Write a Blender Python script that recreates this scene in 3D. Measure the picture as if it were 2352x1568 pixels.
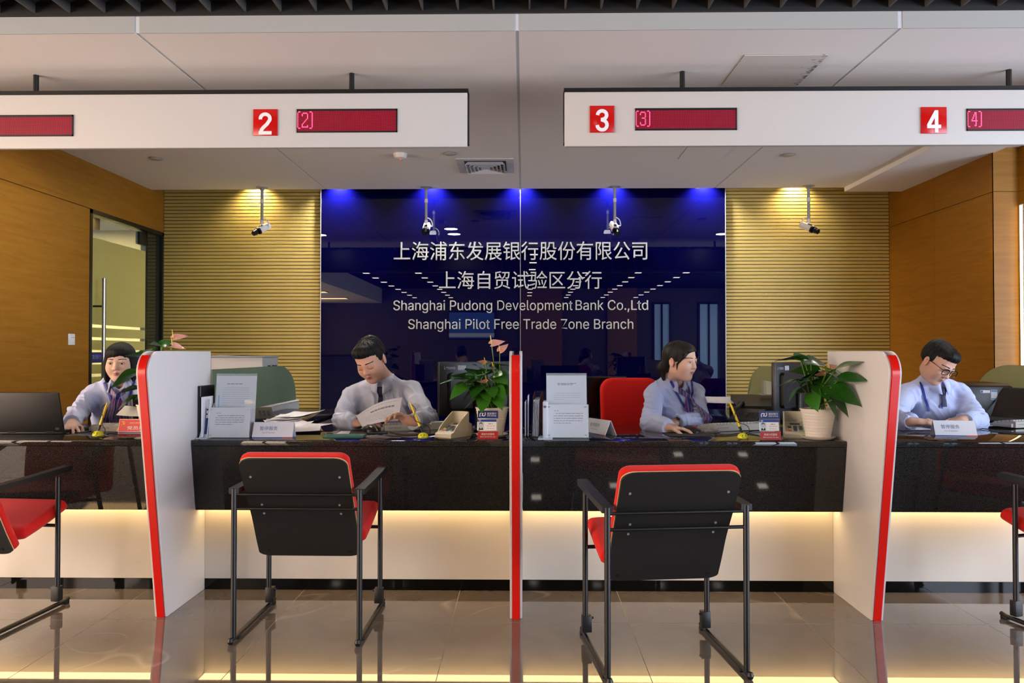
import bpy, bmesh, math, random
import numpy as np
from mathutils import Vector, Matrix, Euler

for _o in list(bpy.data.objects):
    bpy.data.objects.remove(_o, do_unlink=True)
scene = bpy.context.scene
COL = scene.collection

# ------------------------------------------------------------------ camera
FPX = 1720.0
EYE = Vector((0.0, 0.0, 1.2))
YAW = math.atan(26 / FPX)
PITCH = math.atan(26 / FPX)
cam_d = bpy.data.cameras.new('camera')
cam_d.sensor_width = 36.0
cam_d.lens = 36.0 * FPX / 2352.0
cam_d.clip_start = 0.05
cam = bpy.data.objects.new('camera', cam_d)
cam.location = EYE
cam.rotation_euler = (math.pi / 2 + PITCH, 0, YAW)
COL.objects.link(cam)
scene.camera = cam

# ------------------------------------------------------------------ world and exposure
world = bpy.data.worlds.new('world')
scene.world = world
world.use_nodes = True
world.node_tree.nodes['Background'].inputs[0].default_value = (0.55, 0.68, 0.9, 1)
world.node_tree.nodes['Background'].inputs[1].default_value = 0.3
scene.view_settings.view_transform = 'Standard'
scene.view_settings.look = 'None'
scene.view_settings.gamma = 1.0
scene.view_settings.use_curve_mapping = False
scene.view_settings.exposure = 0.25
LOBBY_LIGHT = 30.0      # emission of the square ceiling lamps of the hall
DOWN_LIGHT = 230.0        # emission of the round lamps over the tellers
STRIP_LIGHT = 5.5        # emission of the warm strips below the counters
SIDE_FILL_LIGHT = 10.5       # emission of the added, unseen side windows of the hall
SLOT_LIGHT = 40.0         # watts of each wall washer in the ceiling slot

cy = scene.cycles
cy.max_bounces = 7; cy.diffuse_bounces = 4; cy.glossy_bounces = 4; cy.transmission_bounces = 5; cy.transparent_max_bounces = 6
cy.use_light_tree = False; cy.adaptive_threshold = 0.03; cy.caustics_reflective = False; cy.caustics_refractive = False; cy.sample_clamp_indirect = 6.0

# ------------------------------------------------------------------ helpers
_fw = Vector((-math.sin(YAW) * math.cos(PITCH), math.cos(YAW) * math.cos(PITCH), math.sin(PITCH)))
_rt = Vector((math.cos(YAW), math.sin(YAW), 0))
_up = _rt.cross(_fw)
def _ray(px, py):
    return _fw + _rt * ((px - 1176) / FPX) + _up * ((784 - py) / FPX)
def at(px, py, Y):
    d = _ray(px, py); return EYE + d * (Y / d.y)
def atz(px, py, Z):
    d = _ray(px, py); return EYE + d * ((Z - EYE.z) / d.z)
def atx(px, py, X):
    d = _ray(px, py); return EYE + d * (X / d.x)

def lin(c):
    if isinstance(c, str):
        c = c.lstrip('#'); c = [int(c[i:i + 2], 16) / 255 for i in (0, 2, 4)]
    return tuple(((v / 12.92) if v <= 0.04045 else ((v + 0.055) / 1.055) ** 2.4) for v in c) + (1.0,)

MATS = {}
def mat(name, color='#808080', rough=0.5, metal=0.0, spec=0.5, coat=0.0, trans=0.0, emit=0.0, ecol=None,
        noise=None, bump=None, alpha=1.0, ior=1.45, sheen=0.0, coatr=0.03):
    """procedural principled material; noise=(scale, amount, second colour[, stretch]); bump=(scale, strength)"""
    if name in MATS: return MATS[name]
    m = bpy.data.materials.new(name); m.use_nodes = True
    nt = m.node_tree; b = nt.nodes['Principled BSDF']
    b.inputs['Base Color'].default_value = lin(color)
    b.inputs['Roughness'].default_value = rough
    b.inputs['Metallic'].default_value = metal
    b.inputs['Specular IOR Level'].default_value = spec
    b.inputs['Coat Weight'].default_value = coat
    b.inputs['Coat Roughness'].default_value = coatr
    b.inputs['Transmission Weight'].default_value = trans
    b.inputs['IOR'].default_value = ior
    b.inputs['Alpha'].default_value = alpha
    b.inputs['Sheen Weight'].default_value = sheen
    if emit:
        b.inputs['Emission Color'].default_value = lin(ecol or color)
        b.inputs['Emission Strength'].default_value = emit
    tc = nt.nodes.new('ShaderNodeTexCoord')
    if noise:
        mp = nt.nodes.new('ShaderNodeMapping')
        mp.inputs['Scale'].default_value = noise[3] if len(noise) > 3 else (1, 1, 1)
        nz = nt.nodes.new('ShaderNodeTexNoise'); nz.inputs['Scale'].default_value = noise[0]; nz.inputs['Detail'].default_value = 6
        rp = nt.nodes.new('ShaderNodeValToRGB'); rp.color_ramp.elements[0].position = 0.3; rp.color_ramp.elements[1].position = 0.7
        mx = nt.nodes.new('ShaderNodeMix'); mx.data_type = 'RGBA'
        ml = nt.nodes.new('ShaderNodeMath'); ml.operation = 'MULTIPLY'; ml.inputs[1].default_value = noise[1]
        nt.links.new(tc.outputs['Object'], mp.inputs[0]); nt.links.new(mp.outputs[0], nz.inputs['Vector'])
        nt.links.new(nz.outputs[0], rp.inputs[0]); nt.links.new(rp.outputs[0], ml.inputs[0])
        nt.links.new(ml.outputs[0], mx.inputs['Factor'])
        mx.inputs['A'].default_value = lin(color); mx.inputs['B'].default_value = lin(noise[2])
        nt.links.new(mx.outputs['Result'], b.inputs['Base Color'])
    if bump:
        nz = nt.nodes.new('ShaderNodeTexNoise'); nz.inputs['Scale'].default_value = bump[0]; nz.inputs['Detail'].default_value = 4
        bp = nt.nodes.new('ShaderNodeBump'); bp.inputs['Strength'].default_value = bump[1]; bp.inputs['Distance'].default_value = 0.002
        nt.links.new(tc.outputs['Object'], nz.inputs['Vector'])
        nt.links.new(nz.outputs[0], bp.inputs['Height']); nt.links.new(bp.outputs[0], b.inputs['Normal'])
    MATS[name] = m
    return m

class MB:
    """collects shapes; build() links them as one mesh object"""
    def __init__(self): self.v = []; self.f = []; self.mi = []; self.cur = 0
    def add(self, vs, fs):
        n = len(self.v); self.v += [tuple(p) for p in vs]
        self.f += [tuple(n + i for i in f) for f in fs]; self.mi += [self.cur] * len(fs); return self
    def slot(self, i): self.cur = i; return self
    def box(self, x0, y0, z0, x1, y1, z1, r=0.0, M=None, seg=2):
        if r <= 0:
            vs = [Vector((x, y, z)) for z in (z0, z1) for y in (y0, y1) for x in (x0, x1)]
            fs = [(0, 2, 3, 1), (4, 5, 7, 6), (0, 1, 5, 4), (2, 6, 7, 3), (0, 4, 6, 2), (1, 3, 7, 5)]
        else:
            bm = bmesh.new(); bmesh.ops.create_cube(bm, size=1)
            for v in bm.verts:
                v.co = Vector(((x0 + x1) / 2 + v.co.x * (x1 - x0), (y0 + y1) / 2 + v.co.y * (y1 - y0), (z0 + z1) / 2 + v.co.z * (z1 - z0)))
            bmesh.ops.bevel(bm, geom=bm.edges[:], offset=r, segments=seg, affect='EDGES', profile=0.5)
            bm.verts.index_update()
            vs = [v.co.copy() for v in bm.verts]; fs = [[v.index for v in f.verts] for f in bm.faces]; bm.free()
        if M is not None: vs = [M @ v for v in vs]
        return self.add(vs, fs)
    def quad(self, a, b, c, d, M=None):
        vs = [Vector(p) for p in (a, b, c, d)]
        if M is not None: vs = [M @ v for v in vs]
        return self.add(vs, [(0, 1, 2, 3)])
    def flatz(self, x0, y0, x1, y1, z, M=None): return self.quad((x0, y0, z), (x0, y1, z), (x1, y1, z), (x1, y0, z), M)
    def cbox(self, c, s, r=0.0, M=None):
        return self.box(c[0] - s[0] / 2, c[1] - s[1] / 2, c[2] - s[2] / 2, c[0] + s[0] / 2, c[1] + s[1] / 2, c[2] + s[2] / 2, r, M)
    def tube(self, pts, r, n=10, cap=True, M=None, closed=False, flat=None):
        pts = [Vector(p) for p in pts]; m = len(pts)
        rs = r if isinstance(r, (list, tuple)) else [r] * m
        vs = []; fs = []; prev = None
        for i, p in enumerate(pts):
            if closed: t = pts[(i + 1) % m] - pts[i - 1]
            elif i == 0: t = pts[1] - p
            elif i == m - 1: t = p - pts[i - 1]
            else: t = (pts[i + 1] - p).normalized() + (p - pts[i - 1]).normalized()
            if t.length < 1e-9: t = Vector((0, 0, 1))
            t.normalize()
            if prev is None:
                a = Vector((0, 0, 1)) if abs(t.z) < 0.9 else Vector((1, 0, 0))
                u = t.cross(a).normalized()
            else:
                u = (prev - t * prev.dot(t)); u = u.normalized() if u.length > 1e-6 else t.orthogonal().normalized()
            prev = u; w = t.cross(u)
            for k in range(n):
                a = 2 * math.pi * k / n
                fu, fw2 = (1, 1) if flat is None else flat
                vs.append(p + (u * math.cos(a) * fu + w * math.sin(a) * fw2) * rs[i])
        rng = m if closed else m - 1
        for i in range(rng):
            j = (i + 1) % m
            for k in range(n):
                fs.append((i * n + k, i * n + (k + 1) % n, j * n + (k + 1) % n, j * n + k))
        if cap and not closed:
            fs.append(tuple(range(n - 1, -1, -1))); fs.append(tuple((m - 1) * n + k for k in range(n)))
        if M is not None: vs = [M @ v for v in vs]
        return self.add(vs, fs)
    def cyl(self, p0, p1, r, n=16, M=None): return self.tube([p0, p1], r, n, True, M)
    def lathe(self, prof, c=(0, 0, 0), n=32, M=None):
        vs = []; fs = []; m = len(prof)
        for (r, z) in prof:
            for k in range(n):
                a = 2 * math.pi * k / n
                vs.append(Vector((c[0] + r * math.cos(a), c[1] + r * math.sin(a), c[2] + z)))
        for i in range(m - 1):
            for k in range(n):
                fs.append((i * n + k, i * n + (k + 1) % n, (i + 1) * n + (k + 1) % n, (i + 1) * n + k))
        if prof[0][0] > 1e-6: fs.append(tuple(range(n - 1, -1, -1)))
        if prof[-1][0] > 1e-6: fs.append(tuple((m - 1) * n + k for k in range(n)))
        if M is not None: vs = [M @ v for v in vs]
        return self.add(vs, fs)
    def prism(self, poly, axis, a, b, M=None):
        """poly: 2-D outline; axis 'x': poly is (y,z); 'y': (x,z); 'z': (x,y)"""
        def p3(q, t):
            return Vector((t, q[0], q[1])) if axis == 'x' else Vector((q[0], t, q[1])) if axis == 'y' else Vector((q[0], q[1], t))
        n = len(poly)
        vs = [p3(q, a) for q in poly] + [p3(q, b) for q in poly]
        fs = [tuple(range(n - 1, -1, -1)), tuple(range(n, 2 * n))] + [(i, (i + 1) % n, n + (i + 1) % n, n + i) for i in range(n)]
        if M is not None: vs = [M @ v for v in vs]
        return self.add(vs, fs)
    def grid(self, P, closed_u=False):
        """P[i][j] points -> quads"""
        nu = len(P); nv = len(P[0]); vs = [p for row in P for p in row]
        fs = [(i * nv + j, i * nv + j + 1, ((i + 1) % nu) * nv + j + 1, ((i + 1) % nu) * nv + j)
              for i in range(nu if closed_u else nu - 1) for j in range(nv - 1)]
        return self.add(vs, fs)
    def mesh(self, name, mats, smooth=True, angle=38):
        me = bpy.data.meshes.new(name); me.from_pydata([tuple(v) for v in self.v], [], self.f)
        mats = mats if isinstance(mats, (list, tuple)) else [mats]
        for m in mats: me.materials.append(m)
        if len(mats) > 1: me.polygons.foreach_set('material_index', self.mi)
        bm = bmesh.new(); bm.from_mesh(me); bmesh.ops.recalc_face_normals(bm, faces=bm.faces); bm.to_mesh(me); bm.free()
        if smooth:
            me.polygons.foreach_set('use_smooth', [True] * len(me.polygons))
            me.set_sharp_from_angle(angle=math.radians(angle))
        me.update(); return me
    def build(self, name, mats, parent=None, smooth=True, angle=38):
        return link(name, self.mesh(name, mats, smooth, angle), parent)

def link(name, me, parent=None):
    o = bpy.data.objects.new(name, me); COL.objects.link(o)
    if parent is not None: o.parent = parent
    return o
def tag(o, label=None, cat=None, group=None, kind=None):
    if label: o['label'] = label
    if cat: o['category'] = cat
    if group: o['group'] = group
    if kind: o['kind'] = kind
    return o
def thing(name, label, cat, loc=(0, 0, 0), rz=0.0, group=None):
    o = bpy.data.objects.new(name, None); COL.objects.link(o); o.empty_display_size = 0.05
    o.location = loc; o.rotation_euler = (0, 0, rz)
    return tag(o, label, cat, group)
def struct(o): o['kind'] = 'structure'; return o
def copy_tree(o, parent=None):
    c = o.copy(); COL.objects.link(c)
    if parent is not None: c.parent = parent
    for ch in list(o.children): copy_tree(ch, c)
    return c
def T(x=0, y=0, z=0): return Matrix.Translation((x, y, z))
def R(a, ax): return Matrix.Rotation(a, 4, ax)
def offset_poly(poly, d):
    n = len(poly); out = []
    for i in range(n):
        p0, p1, p2 = Vector(poly[i - 1]), Vector(poly[i]), Vector(poly[(i + 1) % n])
        a = (p1 - p0).normalized(); b = (p2 - p1).normalized()
        na = Vector((-a.y, a.x)); nb = Vector((-b.y, b.x)); m = (na + nb)
        m = m / max(m.length_squared / 2, 0.3)
        out.append(tuple(p1 + m * d))
    return out

_FONT = None
try:
    import os as _os
    _FONT = bpy.data.fonts.load(_os.path.join(bpy.utils.system_resource('DATAFILES'), 'fonts', 'Inter.woff2'))
except Exception:
    _FONT = None
def text_mesh(s, depth=0.0, bold=0.0, width=None, height=None, space=1.0, inter=True, res=3):
    """flat lettering as a mesh in the XY plane, centred at the origin, scaled to width/height"""
    c = bpy.data.curves.new('lettering', 'FONT'); c.body = s; c.size = 1.0; c.extrude = 0.0; c.offset = bold
    c.resolution_u = res; c.space_character = space
    if inter and _FONT is not None: c.font = _FONT
    o = bpy.data.objects.new('lettering', c); COL.objects.link(o)
    bpy.context.view_layer.update()
    dg = bpy.context.evaluated_depsgraph_get()
    me = bpy.data.meshes.new_from_object(o.evaluated_get(dg))
    bpy.data.objects.remove(o); bpy.data.curves.remove(c)
    n = len(me.vertices); co = np.empty(n * 3, np.float32); me.vertices.foreach_get('co', co); co = co.reshape(-1, 3)
    lo, hi = co.min(0), co.max(0); co -= (lo + hi) / 2; sz = hi - lo
    sx = width / sz[0] if width else None; sy = height / sz[1] if height else None
    sx = sx or sy; sy = sy or sx
    co[:, 0] *= sx; co[:, 1] *= sy
    me.vertices.foreach_set('co', co.ravel())
    if depth > 0:
        bm = bmesh.new(); bm.from_mesh(me)
        bmesh.ops.remove_doubles(bm, verts=bm.verts, dist=1e-6)
        r = bmesh.ops.extrude_face_region(bm, geom=bm.faces[:])
        for v in r['geom']:
            if isinstance(v, bmesh.types.BMVert): v.co.z += depth
        bmesh.ops.recalc_face_normals(bm, faces=bm.faces); bm.to_mesh(me); bm.free()
    me.materials.clear(); me.update()
    return me
def letters(name, s, M, parent, material, **kw):
    me = text_mesh(s, **kw); me.materials.append(material)
    me.transform(M)
    return link(name, me, parent)
# upright lettering facing the hall: mesh XY -> world XZ, normal towards -Y
def FRONT(x, y, z): return T(x, y, z) @ R(math.pi / 2, 'X')

# ------------------------------------------------------------------ materials
def wood_mat(name, c1, c2):
    m = mat(name, c1, 0.42, spec=0.25); nt = m.node_tree; b = nt.nodes['Principled BSDF']
    tc = nt.nodes.new('ShaderNodeTexCoord'); mp = nt.nodes.new('ShaderNodeMapping'); mp.inputs['Scale'].default_value = (1.2, 1.2, 14)
    n1 = nt.nodes.new('ShaderNodeTexNoise'); n1.inputs['Scale'].default_value = 1.6; n1.inputs['Detail'].default_value = 8; n1.inputs['Distortion'].default_value = 1.2
    n2 = nt.nodes.new('ShaderNodeTexNoise'); n2.inputs['Scale'].default_value = 30; n2.inputs['Detail'].default_value = 3
    mp2 = nt.nodes.new('ShaderNodeMapping'); mp2.inputs['Scale'].default_value = (0.6, 0.6, 3)
    r = nt.nodes.new('ShaderNodeValToRGB'); r.color_ramp.elements[0].position = 0.3; r.color_ramp.elements[0].color = lin(c1)
    r.color_ramp.elements[1].position = 0.75; r.color_ramp.elements[1].color = lin(c2)
    ad = nt.nodes.new('ShaderNodeMath'); ad.operation = 'MULTIPLY_ADD'; ad.inputs[1].default_value = 0.25
    nt.links.new(tc.outputs['Object'], mp.inputs[0]); nt.links.new(mp.outputs[0], n1.inputs['Vector'])
    nt.links.new(tc.outputs['Object'], mp2.inputs[0]); nt.links.new(mp2.outputs[0], n2.inputs['Vector'])
    nt.links.new(n2.outputs[0], ad.inputs[0]); nt.links.new(n1.outputs[0], ad.inputs[2])
    nt.links.new(ad.outputs[0], r.inputs[0]); nt.links.new(r.outputs[0], b.inputs['Base Color'])
    return m
WOOD = wood_mat('maple_veneer', '#825610', '#946620')
WOODR = wood_mat('maple_veneer_orange', '#74480a', '#855612')
WHITE = mat('white_paint', '#d6d0ca', 0.6, spec=0.3)
CEILW = mat('ceiling_paint', '#f0ece8', 0.85, spec=0.2)
LAMIN = mat('white_laminate', '#e6e2dc', 0.28, spec=0.5)
BLACKM = mat('black_metal', '#0c0c0d', 0.38, spec=0.5)
BLACKP = mat('black_plastic', '#101011', 0.45)
GROOVE = mat('dark_groove', '#1d1409', 0.8)
STEEL = mat('brushed_steel', '#b4b4b0', 0.28, metal=1.0)
SILVER = mat('silver_letters', '#b9b9b4', 0.38, metal=0.35, spec=0.6)
GREYM = mat('grey_metal', '#8d8f92', 0.4, metal=0.2)
GOLD = mat('gold_slat', '#b79f56', 0.42, metal=0.15, spec=0.4, noise=(3.0, 0.35, '#a88f48', (1, 1, 40)))
PAPER = mat('paper', '#dfdde2', 0.8, spec=0.2)
INK = mat('grey_ink', '#8b8a92', 0.8, spec=0.1)
INKD = mat('dark_ink', '#3a3a44', 0.8, spec=0.1)
RED = mat('gloss_red', '#c8170f', 0.18, spec=0.5)
REDS = mat('sign_red', '#c01210', 0.2, spec=0.5)
BLUEP = mat('print_blue', '#1b3f94', 0.5)
NAVYP = mat('print_navy', '#152a6c', 0.5)
REDP = mat('print_red', '#c22a20', 0.5)
WHITEP = mat('print_white', '#e6e6e8', 0.5)
BEIGE = mat('beige_plastic', '#c4bda8', 0.45)
BEIGED = mat('grey_beige_plastic', '#a9a69c', 0.5)
ACRYL = mat('clear_acrylic', '#e4eee9', 0.03, spec=0.6, alpha=0.14)

def granite_mat():
    m = mat('black_granite', '#1a1918', 0.025, spec=0.5); nt = m.node_tree; b = nt.nodes['Principled BSDF']
    tc = nt.nodes.new('ShaderNodeTexCoord')
    n1 = nt.nodes.new('ShaderNodeTexNoise'); n1.inputs['Scale'].default_value = 420; n1.inputs['Detail'].default_value = 3
    n2 = nt.nodes.new('ShaderNodeTexVoronoi'); n2.inputs['Scale'].default_value = 190
    r = nt.nodes.new('ShaderNodeValToRGB'); e = r.color_ramp.elements
    e[0].position = 0.36; e[0].color = lin('#0b0a0a'); e[1].position = 0.74; e[1].color = lin('#3c3936')
    nt.links.new(tc.outputs['Object'], n1.inputs['Vector']); nt.links.new(n1.outputs[0], r.inputs[0])
    nt.links.new(r.outputs[0], b.inputs['Base Color'])
    return m
GRANITE = granite_mat()

def floor_mat():
    m = mat('polished_tile', '#6c625a', 0.03, spec=1.0, ior=1.62); nt = m.node_tree; b = nt.nodes['Principled BSDF']
    tc = nt.nodes.new('ShaderNodeTexCoord'); oi = nt.nodes.new('ShaderNodeObjectInfo')
    va = nt.nodes.new('ShaderNodeVectorMath'); va.operation = 'MULTIPLY_ADD'
    va.inputs[1].default_value = (1, 1, 1)
    sc = nt.nodes.new('ShaderNodeVectorMath'); sc.operation = 'SCALE'; sc.inputs['Scale'].default_value = 40
    cb = nt.nodes.new('ShaderNodeCombineXYZ')
    nt.links.new(oi.outputs['Random'], cb.inputs[0]); nt.links.new(oi.outputs['Random'], cb.inputs[1])
    nt.links.new(cb.outputs[0], sc.inputs[0])
    nt.links.new(tc.outputs['Object'], va.inputs[0]); nt.links.new(sc.outputs[0], va.inputs[2])
    # veins: thin ridges where a warped noise crosses its middle
    n1 = nt.nodes.new('ShaderNodeTexNoise'); n1.inputs['Scale'].default_value = 0.7; n1.inputs['Detail'].default_value = 2; n1.inputs['Distortion'].default_value = 0.5
    nt.links.new(va.outputs[0], n1.inputs['Vector'])
    sb = nt.nodes.new('ShaderNodeMath'); sb.operation = 'SUBTRACT'; sb.inputs[1].default_value = 0.5
    ab = nt.nodes.new('ShaderNodeMath'); ab.operation = 'ABSOLUTE'
    r = nt.nodes.new('ShaderNodeValToRGB'); e = r.color_ramp.elements
    e[0].position = 0.0; e[0].color = (0.26, 0.26, 0.26, 1); e[1].position = 0.0022; e[1].color = (0, 0, 0, 1)
    n2 = nt.nodes.new('ShaderNodeTexNoise'); n2.inputs['Scale'].default_value = 2.2
    nt.links.new(va.outputs[0], n2.inputs['Vector'])
    r2 = nt.nodes.new('ShaderNodeValToRGB'); r2.color_ramp.elements[0].position = 0.46; r2.color_ramp.elements[1].position = 0.62
    ml = nt.nodes.new('ShaderNodeMath'); ml.operation = 'MULTIPLY'
    nt.links.new(n1.outputs[0], sb.inputs[0]); nt.links.new(sb.outputs[0], ab.inputs[0]); nt.links.new(ab.outputs[0], r.inputs[0])
    nt.links.new(n2.outputs[0], r2.inputs[0]); nt.links.new(r.outputs[0], ml.inputs[0]); nt.links.new(r2.outputs[0], ml.inputs[1])
    n3 = nt.nodes.new('ShaderNodeTexNoise'); n3.inputs['Scale'].default_value = 5; n3.inputs['Detail'].default_value = 6
    nt.links.new(va.outputs[0], n3.inputs['Vector'])
    r3 = nt.nodes.new('ShaderNodeValToRGB'); r3.color_ramp.elements[0].position = 0.3; r3.color_ramp.elements[0].color = lin('#665d56')
    r3.color_ramp.elements[1].position = 0.7; r3.color_ramp.elements[1].color = lin('#6f665e')
    nt.links.new(n3.outputs[0], r3.inputs[0])
    mx = nt.nodes.new('ShaderNodeMix'); mx.data_type = 'RGBA'
    nt.links.new(ml.outputs[0], mx.inputs['Factor']); nt.links.new(r3.outputs[0], mx.inputs['A']); mx.inputs['B'].default_value = lin('#c9bba4')
    nt.links.new(mx.outputs['Result'], b.inputs['Base Color'])
    return m
TILE = floor_mat()
GROUT = mat('tile_grout', '#b8a98e', 0.7)
# navy back-painted glass: blue layer under a clear gloss
BLUEG = mat('blue_glass', '#020229', 0.6, spec=0.0, coat=1.0, coatr=0.0)
# ================================================================== the setting
XL, XR, YB = -3.65, 3.66, 7.54
ZC = 2.8                       # teller ceiling
TILE_S = 0.79
# ---- floor
fl = MB().box(-6.6, -8.2, -0.06, 6.6, 7.8, -0.0007).build('floor', GROUT, smooth=False); struct(fl)
tm = MB().box(0.0015, 0.0015, -0.0006, TILE_S - 0.0015, TILE_S - 0.0015, 0.0).mesh('tile', TILE, smooth=False)
for i in range(-6, 11):
    for j in range(-6, 6):
        x = -1.9 + (i - 0) * TILE_S - TILE_S * 0; y = 3.355 + j * TILE_S
        if x < -6.65 or x > 6.0: continue
        t = link('tile', tm, fl); t.location = (x, y, 0)
bt = MB().box(-6.6, -8.2, -0.0006, 6.6, 3.355 - 6 * TILE_S - 0.003, 0.0).build('tile_field', TILE, fl, smooth=False); bt['kind'] = 'stuff'

# ---- back wall: gold slats left and right, navy glass in the middle
wb = MB().box(XL - 0.1, YB + 0.02, 0, XR + 0.1, YB + 0.14, 3.05).build('wall_back', GROOVE, smooth=False); struct(wb)
GX0, GX1 = -2.04, 2.02
P = 0.0352
sl = MB().box(XL + 0.003, -0.012, 0, GX0 - 0.006, 0.02, P - 0.0065, 0.0015, seg=1).mesh('slat', GOLD, smooth=False)
sr = MB().box(GX1 + 0.006, -0.012, 0, XR - 0.003, 0.02, P - 0.0065, 0.0015, seg=1).mesh('slat', GOLD, smooth=False)
for k in range(84):
    for me in (sl, sr):
        o = link('slat', me, wb); o.location = (0, YB, k * P + 0.01)
for a, b in ((GX0, -0.033), (-0.027, GX1)):
    MB().box(a, YB - 0.03, 0, b, YB - 0.014, 2.96, 0.001, seg=1).build('glass_panel', BLUEG, wb, smooth=False)
MB().box(-0.034, YB - 0.034, 0, -0.026, YB - 0.02, 2.96).build('joint_strip', STEEL, wb, smooth=False)
MB().box(GX0 - 0.006, YB - 0.034, 0, GX0, YB + 0.02, 2.96).build('edge_trim', SILVER, wb, smooth=False)
MB().box(GX1, YB - 0.034, 0, GX1 + 0.006, YB + 0.02, 2.96).build('edge_trim', SILVER, wb, smooth=False)
YT = YB - 0.031
def wall_text(s, x0, x1, y0, y1, inter, bold=0.0):
    p, q = at(x0, y1, YT), at(x1, y0, YT)
    letters('lettering', s, FRONT((p.x + q.x) / 2, YT, (p.z + q.z) / 2), wb, SILVER, depth=0.018, width=q.x - p.x, height=q.z - p.z, inter=inter, bold=bold, res=4)
wall_text('上海浦东发展银行股份有限公司', 905, 1486, 554, 598, False)
wall_text('上海自贸试验区分行', 1009, 1382, 622, 664, False)
wall_text('Shanghai Pudong Development', 904, 1315, 689, 719, True)
wall_text('Bank Co.,Ltd', 1322, 1488, 689, 717, True)
wall_text('Shanghai Pilot Free Trade Zone Branch', 938, 1454, 732, 762, True)

# ---- left wall with the glass door
wl = MB()
D0, D1, DZ = 6.24, 7.53, 2.415
wl.box(XL - 0.16, 4.6, 0, XL - 0.012, D0, 3.05).box(XL - 0.16, D0, DZ, XL - 0.012, YB + 0.1, 3.05)
wl.box(-6.6, 4.6, 0, XL - 0.16, 4.72, 3.05)
wl = wl.build('wall_left', GROOVE, smooth=False); struct(wl)
for (y0, y1, z0, z1) in ((4.6, D0 - 0.003, 0, DZ - 0.002), (4.6, YB, DZ + 0.003, 2.86)):
    MB().box(XL - 0.014, y0, z0, XL, y1, z1, 0.001, seg=1).build('wood_panel', WOOD, wl, smooth=False)
MB().box(-6.6, 4.585, 0, XL, 4.6, 2.86).build('wood_panel', WOOD, wl, smooth=False)

dr = thing('door_1', 'frosted glass door with steel bar handle beside the light switch', 'door'); struct(dr)
DARKF = mat('dark_bronze_frame', '#1c1c18', 0.3, metal=0.4)
def frost_mat(name, col, mixv, a):
    m = mat(name, col, 0.5, spec=0.3, alpha=a); nt = m.node_tree; b = nt.nodes['Principled BSDF']
    tr = nt.nodes.new('ShaderNodeBsdfTranslucent'); tr.inputs[0].default_value = lin(col); mx = nt.nodes.new('ShaderNodeMixShader'); mx.inputs[0].default_value = mixv
    nt.links.new(b.outputs[0], mx.inputs[1]); nt.links.new(tr.outputs[0], mx.inputs[2]); nt.links.new(mx.outputs[0], nt.nodes['Material Output'].inputs[0]); return m
FROST = frost_mat('frosted_film', '#c4bf80', 0.5, 0.92)
CLEAR = mat('door_glass', '#cfdccf', 0.02, spec=0.6, alpha=0.12)
BANDB = mat('blue_film', '#15206e', 0.4)
fr = MB().box(XL - 0.13, D0, 0, XL + 0.004, D0 + 0.035, DZ).box(XL - 0.13, D0, DZ - 0.035, XL + 0.004, D1, DZ).box(XL - 0.13, D1 - 0.03, 0, XL + 0.004, D1, DZ)
fr.build('door_frame', DARKF, dr, smooth=False)
MB().box(XL - 0.10, 7.27, 0.0, XL - 0.03, D1 - 0.03, DZ - 0.035).build('side_panel', mat('dark_side_glass', '#23241a', 0.08, spec=0.6), dr, smooth=False)
DX = XL - 0.05
MB().box(DX - 0.005, D0 + 0.045, 0.02, DX + 0.005, 7.26, DZ - 0.045).build('glass_pane', CLEAR, dr, smooth=False)
for z0, z1 in ((1.444, 2.19), (1.335, 1.418), (1.225, 1.31), (1.02, 1.10), (0.92, 0.995), (0.1, 0.895)):
    MB().box(DX + 0.006, D0 + 0.045, z0, DX + 0.008, 7.25, z1).build('frosted_film', FROST, dr, smooth=False)
bb = MB().box(DX + 0.006, D0 + 0.045, 1.115, DX + 0.009, 7.25, 1.205).build('blue_film', BANDB, dr, smooth=False)
letters('film_lettering', '浦发银行 SPD BANK', T(DX + 0.0095, 6.52, 1.165) @ R(math.pi / 2, 'Z') @ R(math.pi / 2, 'X'), dr, mat('pale_lettering', '#8f9bd0', 0.5), width=0.42, height=0.04, inter=False)
MB().box(DX - 0.02, D0 + 0.045, DZ - 0.15, DX + 0.022, D0 + 0.2, DZ - 0.05, 0.004).build('patch_fitting', STEEL, dr)
MB().box(DX - 0.02, 7.11, DZ - 0.17, DX + 0.022, 7.26, DZ - 0.05, 0.004).build('patch_fitting', BLACKM, dr)
hb = MB().cyl((XL + 0.05, 6.37, 0.62), (XL + 0.05, 6.37, 1.84), 0.016, 20).build('door_handle', STEEL, dr)
for z in (0.85, 1.60):
    MB().cyl((DX, 6.37, z), (XL + 0.05, 6.37, z), 0.009, 12).build('handle_post', BLACKM, hb)
# room behind the door
sw = mat('side_room_paint', '#cfc79a', 0.8)
sd = MB().box(-6.4, 4.74, 0, XL - 0.17, 4.78, 2.8).box(-6.4, 8.6, 0, XL - 0.17, 8.7, 2.8).box(-6.5, 4.74, 0, -6.4, 8.7, 2.8).build('wall_side_room', sw, smooth=False); struct(sd)
sc_ = MB().box(-6.5, 4.74, 2.62, XL - 0.17, 8.7, 2.7).build('ceiling_side_room', CEILW, smooth=False); struct(sc_)
sl_ = thing('panel_lamp', 'square lamp in the ceiling behind the frosted glass door', 'lamp', (-4.9, 7.3, 2.61))
MB().box(-0.32, -0.32, -0.008, 0.32, 0.32, 0.0).build('lamp_frame', WHITE, sl_, smooth=False)
MB().flatz(-0.29, -0.29, 0.29, 0.29, -0.0085).build('diffuser', mat('side_lamp_glow', '#fff4d6', emit=110, ecol='#fff0c8'), sl_, smooth=False)

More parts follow.
